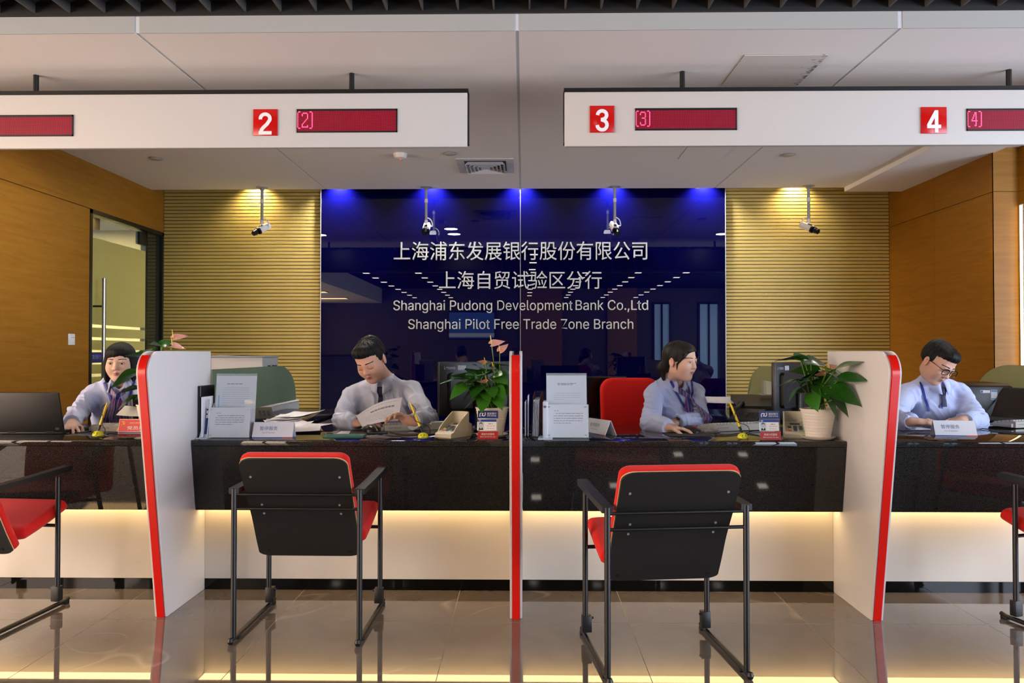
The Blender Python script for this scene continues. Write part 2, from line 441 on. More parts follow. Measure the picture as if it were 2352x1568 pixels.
# ---- right wall, its return and the glowing slot
RY = 5.87
wr = MB().box(XR + 0.012, RY + 0.012, 0, XR + 0.16, YB + 0.1, 3.05).box(XR + 0.012, RY + 0.012, 0, 6.6, RY + 0.14, 3.05).build('wall_right', GROOVE, smooth=False); struct(wr)
JZ = 2.455; JY = 6.71
for (y0, y1) in ((RY, JY - 0.0015), (JY + 0.0015, YB)):
    for (z0, z1) in ((0, JZ - 0.002), (JZ + 0.002, 2.86)):
        MB().box(XR, y0, z0, XR + 0.014, y1, z1).build('wood_panel', WOODR, wr, smooth=False)
for (z0, z1) in ((0, JZ - 0.002), (JZ + 0.002, 2.86)):
    MB().box(XR, RY - 0.001, z0, 3.86, RY + 0.012, z1).build('wood_panel', WOOD, wr, smooth=False)
    MB().box(3.86, RY - 0.06, z0, 6.6, RY + 0.012, z1).build('wood_panel', WOODR, wr, smooth=False)
ls = thing('strip_lamp', 'upright warm light strip set into the wood wall at right edge', 'lamp', (3.86, RY - 0.03, 0.8))
MB().box(-0.008, -0.02, 0, 0.0, 0.02, 1.55).build('lamp_housing', WHITE, ls, smooth=False)
MB().quad((-0.009, -0.016, 0.01), (-0.009, 0.016, 0.01), (-0.009, 0.016, 1.54), (-0.009, -0.016, 1.54)).build('diffuser', mat('strip_glow', '#ffe0a0', emit=4.5, ecol='#ffe6b0'), ls, smooth=False)

# ---- teller ceiling
YF, YS = 3.70, 7.28
cl = MB().box(-6.6, YF + 0.003, ZC + 0.0025, 6.6, YS, ZC + 0.1).build('ceiling', mat('groove_grey', '#d3d9dd', 0.8), smooth=False); struct(cl)
JX = [-6.6, -1.935, -0.03, 1.86, 6.6]
for a, b in zip(JX[:-1], JX[1:]):
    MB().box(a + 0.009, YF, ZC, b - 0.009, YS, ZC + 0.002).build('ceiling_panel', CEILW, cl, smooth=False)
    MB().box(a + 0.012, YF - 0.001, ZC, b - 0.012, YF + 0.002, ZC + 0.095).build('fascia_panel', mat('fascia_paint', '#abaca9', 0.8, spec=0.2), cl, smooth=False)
MB().box(-6.6, YS, 3.0, 6.6, YB + 0.1, 3.06).box(-6.6, YS - 0.02, ZC + 0.02, 6.6, YS, 3.06).build('slot_cover', CEILW, cl, smooth=False)
MB().box(3.11, YF + 0.3, ZC - 0.04, XR + 0.012, YS, ZC).build('soffit', CEILW, cl, smooth=False)
# joints and small tabs at the glass wall
for px in (790, 1195, 1603):
    p = at(px, 434, YS)
    MB().box(p.x - 0.02, YS, ZC - 0.004, p.x + 0.02, YS + 0.03, ZC + 0.012).build('edge_clip', mat('pale_clip', '#c8cce0', 0.4), cl, smooth=False)

# ---- open-cell black ceiling of the hall (near strip in cells, the rest a dark field)
ZG = 2.885
cg = MB().box(-6.6, -8.2, 3.2, 6.6, YF - 0.001, 3.26).box(-6.6, YF + 0.001, ZC + 0.1, 6.6, YF + 0.03, 3.26).build('ceiling_hall', mat('hall_void', '#060606', 0.9, spec=0.1), smooth=False); struct(cg)
BAR = mat('black_grid', '#1b1a19', 0.55)
MB().box(-6.6, YF - 0.022, ZG, 6.6, YF - 0.002, ZG + 0.12).build('edge_bar', BAR, cg, smooth=False)
gy = MB().box(-0.004, 1.2, ZG + 0.01, 0.004, YF - 0.02, ZG + 0.06).mesh('cell_bar', mat('grid_bar_grey', '#4a4643', 0.6), smooth=False)
g0 = at(235 / 2.94, 33, 3.68).x; gp = 0.1765
for k in range(-34, 37):
    o = link('cell_bar', gy, cg); o.location.x = g0 + k * gp
gx = MB().box(-6.6, -0.004, ZG + 0.01, 6.6, 0.004, ZG + 0.06).mesh('cross_bar', BAR, smooth=False)
for k in range(14):
    o = link('cross_bar', gx, cg); o.location.y = YF - 0.02 - 0.1765 * (k + 1) + 0.02

# ---- hall behind the camera: seen only as a reflection and a source of light
HALLW = mat('hall_wall_paint', '#504a46', 0.8)
wh = MB().box(-6.7, -8.3, 0, 6.7, -8.2, 3.2).build('wall_hall', HALLW, smooth=False); struct(wh)
w2 = MB().box(-6.75, -8.2, 0, -6.6, 4.72, 3.2).build('wall_hall_left', wood_mat('hall_wood', '#8a4d18', '#9b5c22'), smooth=False); struct(w2)
FILL_R = mat('added_cool_pane', '#e8f0ff', emit=SIDE_FILL_LIGHT * 1.15, ecol='#dde9ff')
FILL_L = mat('added_warm_pane', '#fff0e0', emit=SIDE_FILL_LIGHT * 0.85, ecol='#ffe6d0')
for side, m_, n0 in ((6.6, FILL_R, 3), (-6.6, FILL_L, 8)):  # glowing side windows added out of view to brighten the teller ceiling
    for k in range(5):
        s_ = -1 if side > 0 else 1; y0 = -7.4 + 2.15 * k
        w = thing('window_%d' % (n0 + k), 'tall window added for light in the unseen side wall of the hall', 'window'); struct(w)
        MB().quad((side + 0.01 * s_, y0, 0.2), (side + 0.01 * s_, y0 + 1.95, 0.2), (side + 0.01 * s_, y0 + 1.95, 2.72), (side + 0.01 * s_, y0, 2.72)).build('pane', m_, w, smooth=False)
        MB().box(side, y0 - 0.05, 0.15, side + 0.05 * s_, y0, 2.75).box(side, y0 + 1.95, 0.15, side + 0.05 * s_, y0 + 2.0, 2.75).box(side, y0, 1.4, side + 0.04 * s_, y0 + 1.95, 1.45).build('window_frame', DARKF, w, smooth=False)
w3 = MB().box(6.6, -8.2, 0, 6.75, 6.0, 3.2).build('wall_hall_right', HALLW, smooth=False); struct(w3)
SKYW = mat('window_daylight', '#a9cdf0', emit=1.3, ecol='#a4ccf4')
for n, (x0, x1) in enumerate(((4.05, 4.5), (5.45, 6.0)), 1):
    w = thing('window_%d' % n, 'tall window in the far hall wall', 'window'); struct(w)
    MB().quad((x0, -8.19, 0.3), (x1, -8.19, 0.3), (x1, -8.19, 2.7), (x0, -8.19, 2.7)).build('pane', SKYW, w, smooth=False)
    MB().box(x0 - 0.05, -8.2, 0.25, x0, -8.15, 2.75).box(x1, -8.2, 0.25, x1 + 0.05, -8.15, 2.75).box((x0 + x1) / 2 - 0.03, -8.2, 0.25, (x0 + x1) / 2 + 0.03, -8.15, 2.75).box(x0, -8.2, 2.7, x1, -8.15, 2.75).build('window_frame', DARKF, w, smooth=False)
for x0, x1 in ((-0.1, 1.2), (2.6, 3.5)):
    c = MB().box(x0, -8.2, 0, x1, -8.1, 3.2).build('trim_%d' % (1 if x0 < 0 else 2), WOOD, smooth=False); struct(c)
bk = MB().box(-6.6, -8.2, 2.75, -4.4, 3.69, 3.2).build('trim_bulkhead', CEILW, smooth=False); struct(bk)
tv = thing('television', 'wide television on the far hall wall, mirrored in the navy glass', 'television', (-1.6, -8.195, 2.05))
MB().box(-0.74, 0.01, -0.44, 0.74, 0.06, 0.44, 0.01).build('casing', BLACKP, tv)
MB().box(-0.7, 0.06, -0.4, 0.7, 0.064, 0.4).build('screen', mat('tv_screen', '#2c4ea0', emit=1.2, ecol='#4f78d8'), tv, smooth=False)
MB().box(-0.7, 0.064, -0.36, 0.7, 0.066, -0.24).build('caption_bar', mat('tv_caption', '#c8d4f0', emit=1.0, ecol='#c8d4f0'), tv, smooth=False)

LAMPG = mat('hall_lamp_glow', '#ffffff', emit=LOBBY_LIGHT, ecol='#fff2e2')
lf = MB().box(-0.075, -0.075, 0.0, 0.075, 0.075, 0.02).mesh('lamp_frame', WHITE, smooth=False)
lg = MB().flatz(-0.065, -0.065, 0.065, 0.065, -0.001).mesh('diffuser', LAMPG, smooth=False)
def hall_lamp(x, y, lab):
    t = thing('ceiling_lamp', lab, 'lamp', (x, y, 2.87), group='square lamps of the hall')
    link('lamp_frame', lf, t); link('diffuser', lg, t)
ORD = ('first', 'second', 'third', 'fourth', 'fifth', 'sixth', 'seventh', 'eighth', 'ninth')
for x, rn_ in ((-3.3, 'leftmost'), (-2.2, 'second left'), (1.3, 'near right'), (2.4, 'second right'), (3.4, 'rightmost')):
    for k in range(8): hall_lamp(x, -0.64 - 1.0 * k, 'square hall ceiling lamp, %s in the %s mirrored row' % (ORD[k], rn_))
for k in range(9): hall_lamp(0.18, 2.3 - 1.15 * k, 'square hall ceiling lamp, %s in the middle mirrored row' % ORD[k])
for x, rn_ in ((-4.0, 'leftmost'), (-1.0, 'second from left'), (1.4, 'third from left'), (3.6, 'rightmost')): hall_lamp(x, 1.5, 'square hall ceiling lamp, %s in the cross row nearest the counters' % rn_)
wm = mat('warm_lamp_glow', '#ffd9a0', emit=26, ecol='#ffcf90')
for k in range(4):
    t = thing('panel_lamp', 'warm oblong lamp under the hall bulkhead, %s from the counters' % ORD[k], 'lamp', (-5.4, 0.5 - 2.2 * k, 2.745), group='warm lamps of the hall')
    MB().box(-0.42, -0.2, -0.008, 0.42, 0.2, 0.0).build('lamp_frame', WHITE, t, smooth=False)
    MB().flatz(-0.4, -0.18, 0.4, 0.18, -0.009).build('diffuser', wm, t, smooth=False)

# ---- round downlights over the tellers (hidden by the sign boxes, mirrored in the glass)
dg_ = mat('downlight_glow', '#ffffff', emit=DOWN_LIGHT, ecol='#fff4e6')
for n, (x, y, lab) in enumerate(((-0.93, 5.42, 'farther round ceiling lamp above the man in the tie at counter two'), (-0.93, 5.0, 'nearer round ceiling lamp above the man in the tie at counter two'),
                                 (-2.75, 4.95, 'round ceiling lamp above the woman with the laptop'), (2.67, 4.95, 'round ceiling lamp above the man with glasses'))):
    t = thing('downlight', lab, 'lamp', (x, y, ZC), group='round downlights over the tellers')
    MB().lathe([(0.085, 0.0), (0.105, -0.002), (0.107, -0.008), (0.088, -0.01), (0.085, 0.0)], n=32).build('trim_ring', WHITE, t)
    MB().add([(0.085 * math.cos(k * math.pi / 4), 0.085 * math.sin(k * math.pi / 4), -0.004) for k in range(8)], [tuple(range(8))]).build('diffuser', dg_, t)

# ---- wall washers in the slot
spot_m = mat('washer_glow', '#fff0d0', emit=20, ecol='#ffe9c4')
for k, x in enumerate((-2.70, -1.85, -0.92, -0.03, 0.89, 1.80, 2.72)):
    t = thing('wall_washer', ('small spot lamp in the ceiling slot above the ' + ('left gold slats', 'left edge of the navy glass', 'left half of the navy glass', 'centre joint of the navy glass', 'right half of the navy glass', 'right edge of the navy glass', 'right gold slats')[k]), 'lamp', (x, YB - (0.13 if abs(x) > 2.2 else 0.085), 2.985), group='wall washers in the ceiling slot')
    MB().lathe([(0.03, 0.0), (0.03, -0.05), (0.026, -0.05), (0.026, -0.01), (0.0, -0.01)], n=20).build('can', BLACKM, t)
    MB().add([(0.025 * math.cos(k * math.pi / 4), 0.025 * math.sin(k * math.pi / 4), -0.03) for k in range(8)], [tuple(range(8))]).build('bulb', spot_m, t)
    ld = bpy.data.lights.new('washer_light', 'SPOT'); ld.energy = SLOT_LIGHT * (1.0 if abs(x) > 2.2 else 6.0); ld.spot_size = math.radians(125); ld.spot_blend = 1.0
    ld.shadow_soft_size = 0.022; ld.color = (1.0, 0.86, 0.62) if abs(x) > 2.2 else (0.92, 0.92, 1.0)
    lo = bpy.data.objects.new('washer_light', ld); COL.objects.link(lo); lo.parent = t; lo.location = (0, 0.0, -0.055); lo.rotation_euler = (math.radians(12), 0, 0)

# ---- fittings on the ceiling
va_ = thing('air_vent', 'square white air vent with nested louvres in the ceiling', 'vent', (-0.32, 6.38, ZC))
def ringf(mb, a, b, z0, z1):
    mb.add([(-a, -a, z0), (a, -a, z0), (a, a, z0), (-a, a, z0), (-b, -b, z1), (b, -b, z1), (b, b, z1), (-b, b, z1)], [(i, (i + 1) % 4, 4 + (i + 1) % 4, 4 + i) for i in range(4)])
VW = mat('vent_white', '#c9cad2', 0.5)
mb = MB(); ringf(mb, 0.24, 0.185, -0.006, -0.006); ringf(mb, 0.24, 0.24, -0.006, 0); ringf(mb, 0.185, 0.175, -0.006, -0.002); mb.build('frame', VW, va_, smooth=False)
for q in range(5):
    a = 0.165 - q * 0.032; mb = MB(); ringf(mb, a, a - 0.022, -0.032, -0.003); ringf(mb, a + 0.0015, a - 0.0205, -0.032, -0.003); mb.build('louvre', VW, va_, smooth=False)
MB().box(-0.186, -0.186, -0.0015, 0.186, 0.186, -0.0005).build('backing', mat('vent_dark', '#2d2c2d', 0.8), va_, smooth=False)
sdm = thing('smoke_detector', 'white domed smoke detector with red light left of the air vent', 'detector', (-0.99, 5.99, ZC))
MB().lathe([(0.0, -0.045), (0.025, -0.044), (0.045, -0.035), (0.052, -0.02), (0.056, 0.0)], n=28).build('dome', LAMIN, sdm)
MB().lathe([(0.0, -0.05), (0.007, -0.047), (0.008, -0.043)], n=10).build('indicator', mat('red_indicator', '#ff2010', emit=2.0, ecol='#ff2010'), sdm)
for (x, y, lab) in ((-3.02, 6.09, 'flat round cover disc in the ceiling near the wood wall at left'), (-0.585, 5.97, 'flat round cover disc beside the smoke detector'), (2.14, 6.05, 'flat round cover disc in the ceiling at right')):
    t = thing('cover_disc', lab, 'cover', (x, y, ZC), group='round cover discs in the ceiling')
    MB().lathe([(0.0, -0.012), (0.044, -0.012), (0.05, -0.008)], n=28).build('disc', mat('disc_white', '#b9b5ae', 0.5), t)
    MB().lathe([(0.05, -0.008), (0.053, -0.006), (0.053, 0.0)], n=28).build('rim', GREYM, t)
def hatch(name, x0, x1, y0, y1, lab, dirty):
    t = thing(name, lab, 'hatch', ((x0 + x1) / 2, (y0 + y1) / 2, ZC)); hx, hy = (x1 - x0) / 2, (y1 - y0) / 2
    MB().box(-hx, -hy, -0.0015, hx, hy, 0).build('gap', mat('hatch_gap', '#55504c' if dirty else '#8d8883', 0.9), t, smooth=False)
    m = CEILW
    if dirty:
        m = mat('smudged_ceiling', '#d4cec8', 0.85, spec=0.2); nt = m.node_tree; b = nt.nodes['Principled BSDF']
        tc = nt.nodes.new('ShaderNodeTexCoord'); n1 = nt.nodes.new('ShaderNodeTexNoise'); n1.inputs['Scale'].default_value = 26; n1.inputs['Detail'].default_value = 6
        mp = nt.nodes.new('ShaderNodeMapping'); mp.inputs['Scale'].default_value = (1, 2.5, 1)
        sx = nt.nodes.new('ShaderNodeSeparateXYZ'); mr = nt.nodes.new('ShaderNodeMapRange'); mr.inputs[1].default_value = 0.08; mr.inputs[2].default_value = 0.235; mr.inputs[4].default_value = 0.34
        ad = nt.nodes.new('ShaderNodeMath'); ad.operation = 'ADD'; r = nt.nodes.new('ShaderNodeValToRGB')
        r.color_ramp.elements[0].position = 0.80; r.color_ramp.elements[0].color = lin('#d4cec8'); r.color_ramp.elements[1].position = 0.92; r.color_ramp.elements[1].color = lin('#4a4744')
        nt.links.new(tc.outputs['Object'], mp.inputs[0]); nt.links.new(mp.outputs[0], n1.inputs['Vector']); nt.links.new(tc.outputs['Object'], sx.inputs[0]); nt.links.new(sx.outputs[0], mr.inputs[0])
        nt.links.new(n1.outputs[0], ad.inputs[0]); nt.links.new(mr.outputs[0], ad.inputs[1]); nt.links.new(ad.outputs[0], r.inputs[0]); nt.links.new(r.outputs[0], b.inputs['Base Color'])
    MB().box(-hx + 0.002, -hy + 0.0005, -0.004, hx - 0.002, hy - 0.0005, -0.001).build('cover', m, t, smooth=False)
hatch('access_hatch', 1.187, 1.64, 4.016, 4.474, 'smudged square access hatch in the ceiling above the third sign', True)
p0, p1 = atz(1557, 365, ZC), atz(1658, 364, ZC)
hatch('access_hatch', p0.x, p1.x, p0.y - 0.42, p0.y, 'clean square access hatch in the ceiling behind the third sign', False)
# ================================================================== counters, partitions, hanging signs
CF, CBK, CZ = 3.63, 4.46, 0.775           # front edge, back edge, top of the granite
def profile():
    a = Vector((3.195, 1.208)); b = Vector((3.40, 0.0)); r = 0.095
    pts = [(3.86, 0.0), (3.86, 1.208)]
    # rounded upper front corner
    c = Vector((a.x + r + 0.02, 1.208 - r)); 
    for k in range(11):
        an = math.pi / 2 + (math.pi / 2 - 0.17 + 0.34) * k / 10
        pts.append((c.x + r * math.cos(an), c.y + r * math.sin(an)))
    pts.append((b.x, b.y))
    return pts
PROF = profile()
WEDGE = mat('partition_white', '#cfcdcc', 0.35, spec=0.5)
def partition(x0, x1, lab):
    t = thing('counter_partition', lab, 'partition', ((x0 + x1) / 2, 3.4, 0), group='white partitions with red edges')
    M = T(-(x0 + x1) / 2, -3.4, 0)
    def board(a, b):
        bm_ = MB().prism(PROF, 'x', a, b, M)
        o = bm_.build('side_board', WEDGE, t, angle=30)
        md = o.modifiers.new('bevel', 'BEVEL'); md.width = 0.002; md.segments = 2; md.limit_method = 'ANGLE'; md.angle_limit = math.radians(60)
    board(x0, x0 + 0.0115); board(x1 - 0.0115, x1)
    core = offset_poly(PROF, -0.008)
    core = [(min(y, 3.86), max(0.0, z)) for y, z in core]
    core = [(y + (0.02 if z > 1.1 else 0) * 0, min(z, 1.19)) for y, z in core]
    MB().prism(core, 'x', x0 + 0.0115, x1 - 0.0115, M).build('red_core', RED, t, angle=30)
    return t
partition(-1.675, -1.62, 'white partition with red edge between the woman with laptop and the papers')
partition(-0.0605, -0.0055, 'white partition with red edge in the middle, seen edge on')
partition(1.557, 1.612, 'white partition with red edge beside the man with glasses')

WARM = mat('warm_strip_glow', '#ffdfa8', emit=STRIP_LIGHT, ecol='#ffd898')
UNDERP = mat('under_panel_white', '#d0c8bc', 0.25, spec=0.5)
KICK = mat('black_kick_glass', '#0b0b0b', 0.05, spec=0.3)
def counter(x0, x1, lab):
    t = thing('teller_counter', lab, 'counter', ((x0 + x1) / 2, 3.9, 0), group='black granite teller counters')
    M = T(-(x0 + x1) / 2, -3.9, 0)
    MB().box(x0, CF, CZ - 0.03, x1, CBK, CZ, 0.004, M).build('worktop', GRANITE, t)
    MB().prism([(CF + 0.003, CZ - 0.031), (CF + 0.055, 0.425), (CF + 0.085, 0.425), (CF + 0.04, CZ - 0.031)], 'x', x0 + 0.002, x1 - 0.002, M).build('apron', GRANITE, t, smooth=False)
    MB().box(x0, CF + 0.086, 0.425, x1, 3.84, 0.437, 0, M).build('soffit_board', LAMIN, t, smooth=False)
    MB().box(x0, 3.80, 0.055, x1, 3.82, 0.424, 0, M).build('under_panel', UNDERP, t, smooth=False)
    MB().box(x0, 3.798, 0.0, x1, 3.82, 0.054, 0, M).build('kick_plate', KICK, t, smooth=False)
    MB().box(x0 + 0.01, 3.825, 0.0, x1 - 0.01, 3.90, 0.743, 0, M).build('base_cabinet', LAMIN, t, smooth=False)
    MB().flatz(x0 + 0.004, 3.722, x1 - 0.004, 3.797, 0.4225, M).build('light_strip', WARM, t, smooth=False)
    MB().box(x0 + 0.003, 3.72, 0.423, x1 - 0.003, 3.7985, 0.4245, 0, M).build('strip_housing', LAMIN, t, smooth=False)
    return t
counter(-3.62, -1.676, 'black granite counter under the laptop at far left')
counter(-1.619, -0.0615, 'black granite counter in front of the man in the tie')
counter(-0.0045, 1.556, 'black granite counter in front of the woman by the red chair')
counter(1.613, 3.64, 'black granite counter in front of the man with glasses')

# ---- hanging sign boxes
SY = 4.20
LEDM = mat('led_off', '#38060f', 0.35, emit=0.0); 
def led_mat():
    m = LEDM; nt = m.node_tree; b = nt.nodes['Principled BSDF']
    tc = nt.nodes.new('ShaderNodeTexCoord'); sp = nt.nodes.new('ShaderNodeSeparateXYZ'); nt.links.new(tc.outputs['Object'], sp.inputs[0])
    outs = []
    for i in (0, 2):
        ml = nt.nodes.new('ShaderNodeMath'); ml.operation = 'MULTIPLY'; ml.inputs[1].default_value = 1 / 0.0074
        fr = nt.nodes.new('ShaderNodeMath'); fr.operation = 'FRACT'; sb = nt.nodes.new('ShaderNodeMath'); sb.operation = 'SUBTRACT'; sb.inputs[1].default_value = 0.5
        pw = nt.nodes.new('ShaderNodeMath'); pw.operation = 'POWER'; pw.inputs[1].default_value = 2; ab = nt.nodes.new('ShaderNodeMath'); ab.operation = 'ABSOLUTE'
        nt.links.new(sp.outputs[i], ml.inputs[0]); nt.links.new(ml.outputs[0], fr.inputs[0]); nt.links.new(fr.outputs[0], sb.inputs[0]); nt.links.new(sb.outputs[0], ab.inputs[0]); nt.links.new(ab.outputs[0], pw.inputs[0]); outs.append(pw)
    ad = nt.nodes.new('ShaderNodeMath'); ad.operation = 'ADD'; nt.links.new(outs[0].outputs[0], ad.inputs[0]); nt.links.new(outs[1].outputs[0], ad.inputs[1])
    r = nt.nodes.new('ShaderNodeValToRGB'); r.color_ramp.elements[0].position = 0.08; r.color_ramp.elements[0].color = lin('#b01a38'); r.color_ramp.elements[1].position = 0.2; r.color_ramp.elements[1].color = lin('#3c0610')
    nt.links.new(ad.outputs[0], r.inputs[0]); nt.links.new(r.outputs[0], b.inputs['Base Color']); nt.links.new(r.outputs[0], b.inputs['Emission Color']); b.inputs['Emission Strength'].default_value = 0.2
    b.inputs['Coat Weight'].default_value = 1.0; b.inputs['Coat Roughness'].default_value = 0.05
led_mat()
LEDON = mat('led_lit', '#ff4a78', emit=2.2, ecol='#ff4070')
GLYPH = {
 '(': ['.##', '#..', '#..', '#..', '#..', '#..', '#..', '#..', '#..', '#..', '#..', '#..', '#..', '.##'],
 ')': ['##.', '..#', '..#', '..#', '..#', '..#', '..#', '..#', '..#', '..#', '..#', '..#', '..#', '##.'],
 '2': ['.####.', '#....#', '#....#', '.....#', '.....#', '....#.', '...#..', '..#...', '.#....', '#.....', '#....#', '######'],
 '3': ['.####.', '#....#', '#....#', '.....#', '.....#', '..###.', '.....#', '.....#', '.....#', '#....#', '#....#', '.####.'],
 '4': ['...##.', '...##.', '..#.#.', '..#.#.', '.#..#.', '.#..#.', '#...#.', '######', '....#.', '....#.', '....#.', '...##.']}
def stroke(mb, pts, w, M, y0=0.0, y1=-0.002):
    # constant-width flat stroke in XZ
    n = len(pts); L = []; R_ = []
    for i, p in enumerate(pts):
        a = Vector(pts[max(i - 1, 0)]); b = Vector(pts[min(i + 1, n - 1)]); t = (b - a).normalized()
        if 0 < i < n - 1:
            t1 = (Vector(p) - a).normalized(); t2 = (b - Vector(p)).normalized(); k = 1 / max(0.5, math.sqrt((1 + t1.dot(t2)) / 2))
        else: k = 1
        nn = Vector((-t.y, t.x)) * (w / 2 * k); L.append(Vector(p) + nn); R_.append(Vector(p) - nn)
    vs = [M @ Vector((v.x, y, v.y)) for y in (y0, y1) for v in L + R_]; m2 = 2 * n; fs = []
    for i in range(n - 1):
        fs += [(m2 + i, m2 + i + 1, m2 + n + i + 1, m2 + n + i), (i, i + 1, m2 + i + 1, m2 + i), (n + i, n + i + 1, m2 + n + i + 1, m2 + n + i)]
    for i in (0, n - 1): fs.append((i, n + i, m2 + n + i, m2 + i))
    mb.add(vs, fs)
def arc(cx, cz, rx, rz, a0, a1, n=14):
    return [(cx + rx * math.cos(math.radians(a0 + (a1 - a0) * k / n)), cz + rz * math.sin(math.radians(a0 + (a1 - a0) * k / n))) for k in range(n + 1)]
def digit(d, M, h, parent):
    mb = MB(); w = 0.155 * h; M = M @ Matrix.Scale(1, 4)
    S_ = lambda pts: [(x * h, z * h) for x, z in pts]
    if d == '2':
        stroke(mb, S_(arc(0, 0.72, 0.215, 0.2, 190, -18) + [(0.09, 0.48), (-0.06, 0.34), (-0.16, 0.22), (-0.2, 0.06)]), w, M, 0.0, -0.0024)
        stroke(mb, S_([(-0.29, 0.077), (0.29, 0.077)]), w, M, 0.0, -0.0028)
    elif d == '3':
        stroke(mb, S_(arc(0, 0.73, 0.2, 0.19, 180, -90)), w, M, 0.0, -0.0020); stroke(mb, S_(arc(0, 0.29, 0.215, 0.215, 90, -180)), w, M, 0.0, -0.0024)
        stroke(mb, S_([(-0.06, 0.525), (0.125, 0.525)]), w * 1.0, M, 0.0, -0.0028)
    else:
        stroke(mb, S_([(0.1, 0.0), (0.1, 1.0)]), w, M, 0.0, -0.0020); stroke(mb, S_([(-0.32, 0.27), (0.3, 0.27)]), w, M, 0.0, -0.0024); stroke(mb, S_([(0.08, 0.94), (-0.26, 0.31)]), w, M, 0.0, -0.0028)
    return mb.build('number', WHITEP, parent, smooth=False)
def sign_box(x0, x1, rods, nums, leds, lab):
    zt, zb = at(1000, 213, SY).z, at(1000, 337, SY).z
    t = thing('hanging_sign', lab, 'sign', ((x0 + x1) / 2, SY, zb), group='hanging counter signs')
    M = T(-(x0 + x1) / 2, -SY, -zb)
    MB().box(x0, SY, zb, x1, SY + 0.03, zt, 0.002, M).build('fascia', mat('sign_white', '#c2bfbb', 0.5, spec=0.3), t)
    MB().box(x0 - 0.004, SY + 0.031, zb + 0.03, x1 + 0.006, SY + 0.10, zt + 0.0, 0, M).build('housing', BLACKM, t, smooth=False)
    MB().box(x0 - 0.004, SY - 0.004, zt + 0.001, x1 + 0.006, SY + 0.10, zt + 0.022, 0, M).build('top_rail', BLACKM, t, smooth=False)
    for px in rods:
        p = at(px, 180, SY + 0.055); MB().cyl((p.x, SY + 0.055, zt + 0.02), (p.x, SY + 0.055, ZC), 0.0145, 14, M).build('hanging_rod', BLACKM, t)
    for (d, xa, xb, ya, yb) in nums:
        p, q = at(xa, yb, SY - 0.01), at(xb, ya, SY - 0.01)
        n = MB().box(p.x, SY - 0.008, p.z, q.x, SY - 0.0005, q.z, 0.0015, M).build('number_tile', REDS, t)
        w, h = q.x - p.x, q.z - p.z
        digit(d, M @ T((p.x + q.x) / 2, SY - 0.0085, p.z + h * 0.03), h * 0.84, n)
    for (s, xa, xb, ya, yb) in leds:
        p, q = at(xa, yb, SY), at(xb, ya, SY)
        fr = MB(); e = 0.008
        fr.box(p.x, SY - 0.006, p.z, q.x, SY + 0.001, p.z + e, 0, M).box(p.x, SY - 0.006, q.z - e * 1.3, q.x, SY + 0.001, q.z, 0, M).box(p.x, SY - 0.006, p.z, p.x + e * .4, SY + 0.001, q.z, 0, M).box(q.x - e * .7, SY - 0.006, p.z, q.x, SY + 0.001, q.z, 0, M)
        dsp = fr.build('display_frame', BLACKP, t, smooth=False)
        MB().box(p.x + e * .4, SY - 0.003, p.z + e, q.x - e * .7, SY + 0.001, q.z - e * 1.3, 0, M).build('led_screen', LEDM, dsp, smooth=False)
        if s:
            mb = MB(); x = p.x + 0.005; zt_ = q.z - 0.016; pit = (q.z - p.z - 0.03) / 14.5
            for ch in s:
                g = GLYPH[ch]; off = 0 if len(g) == 14 else 1
                for r_, row in enumerate(g):
                    for c_, v in enumerate(row):
                        if v == '#':
                            cx, cz = x + c_ * pit * 0.85, zt_ - (r_ + off) * pit
                            mb.cyl((cx, SY - 0.0045, cz), (cx, SY - 0.003, cz), pit * 0.46, 8, M)
                x += (len(g[0]) + 1.3) * pit * 0.85
            mb.build('lit_digits', LEDON, dsp, smooth=False)
    return t
sign_box(-3.62, at(1073, 300, SY).x, (83, 808), (('2', 581, 637, 250, 311),), ((None, -60, 169, 264, 314), ('(2)', 682, 913, 250, 305)), 'white hanging sign with red number two tile and red display')
sign_box(at(1297, 300, SY).x, 3.62, (1567, 2317), (('3', 1355, 1411, 242, 304), ('4', 2117, 2175, 245, 306)), (('(3)', 1459, 1692, 248, 300), ('(4)', 2220, 2450, 249, 301)), 'white hanging sign with red number three and four tiles')

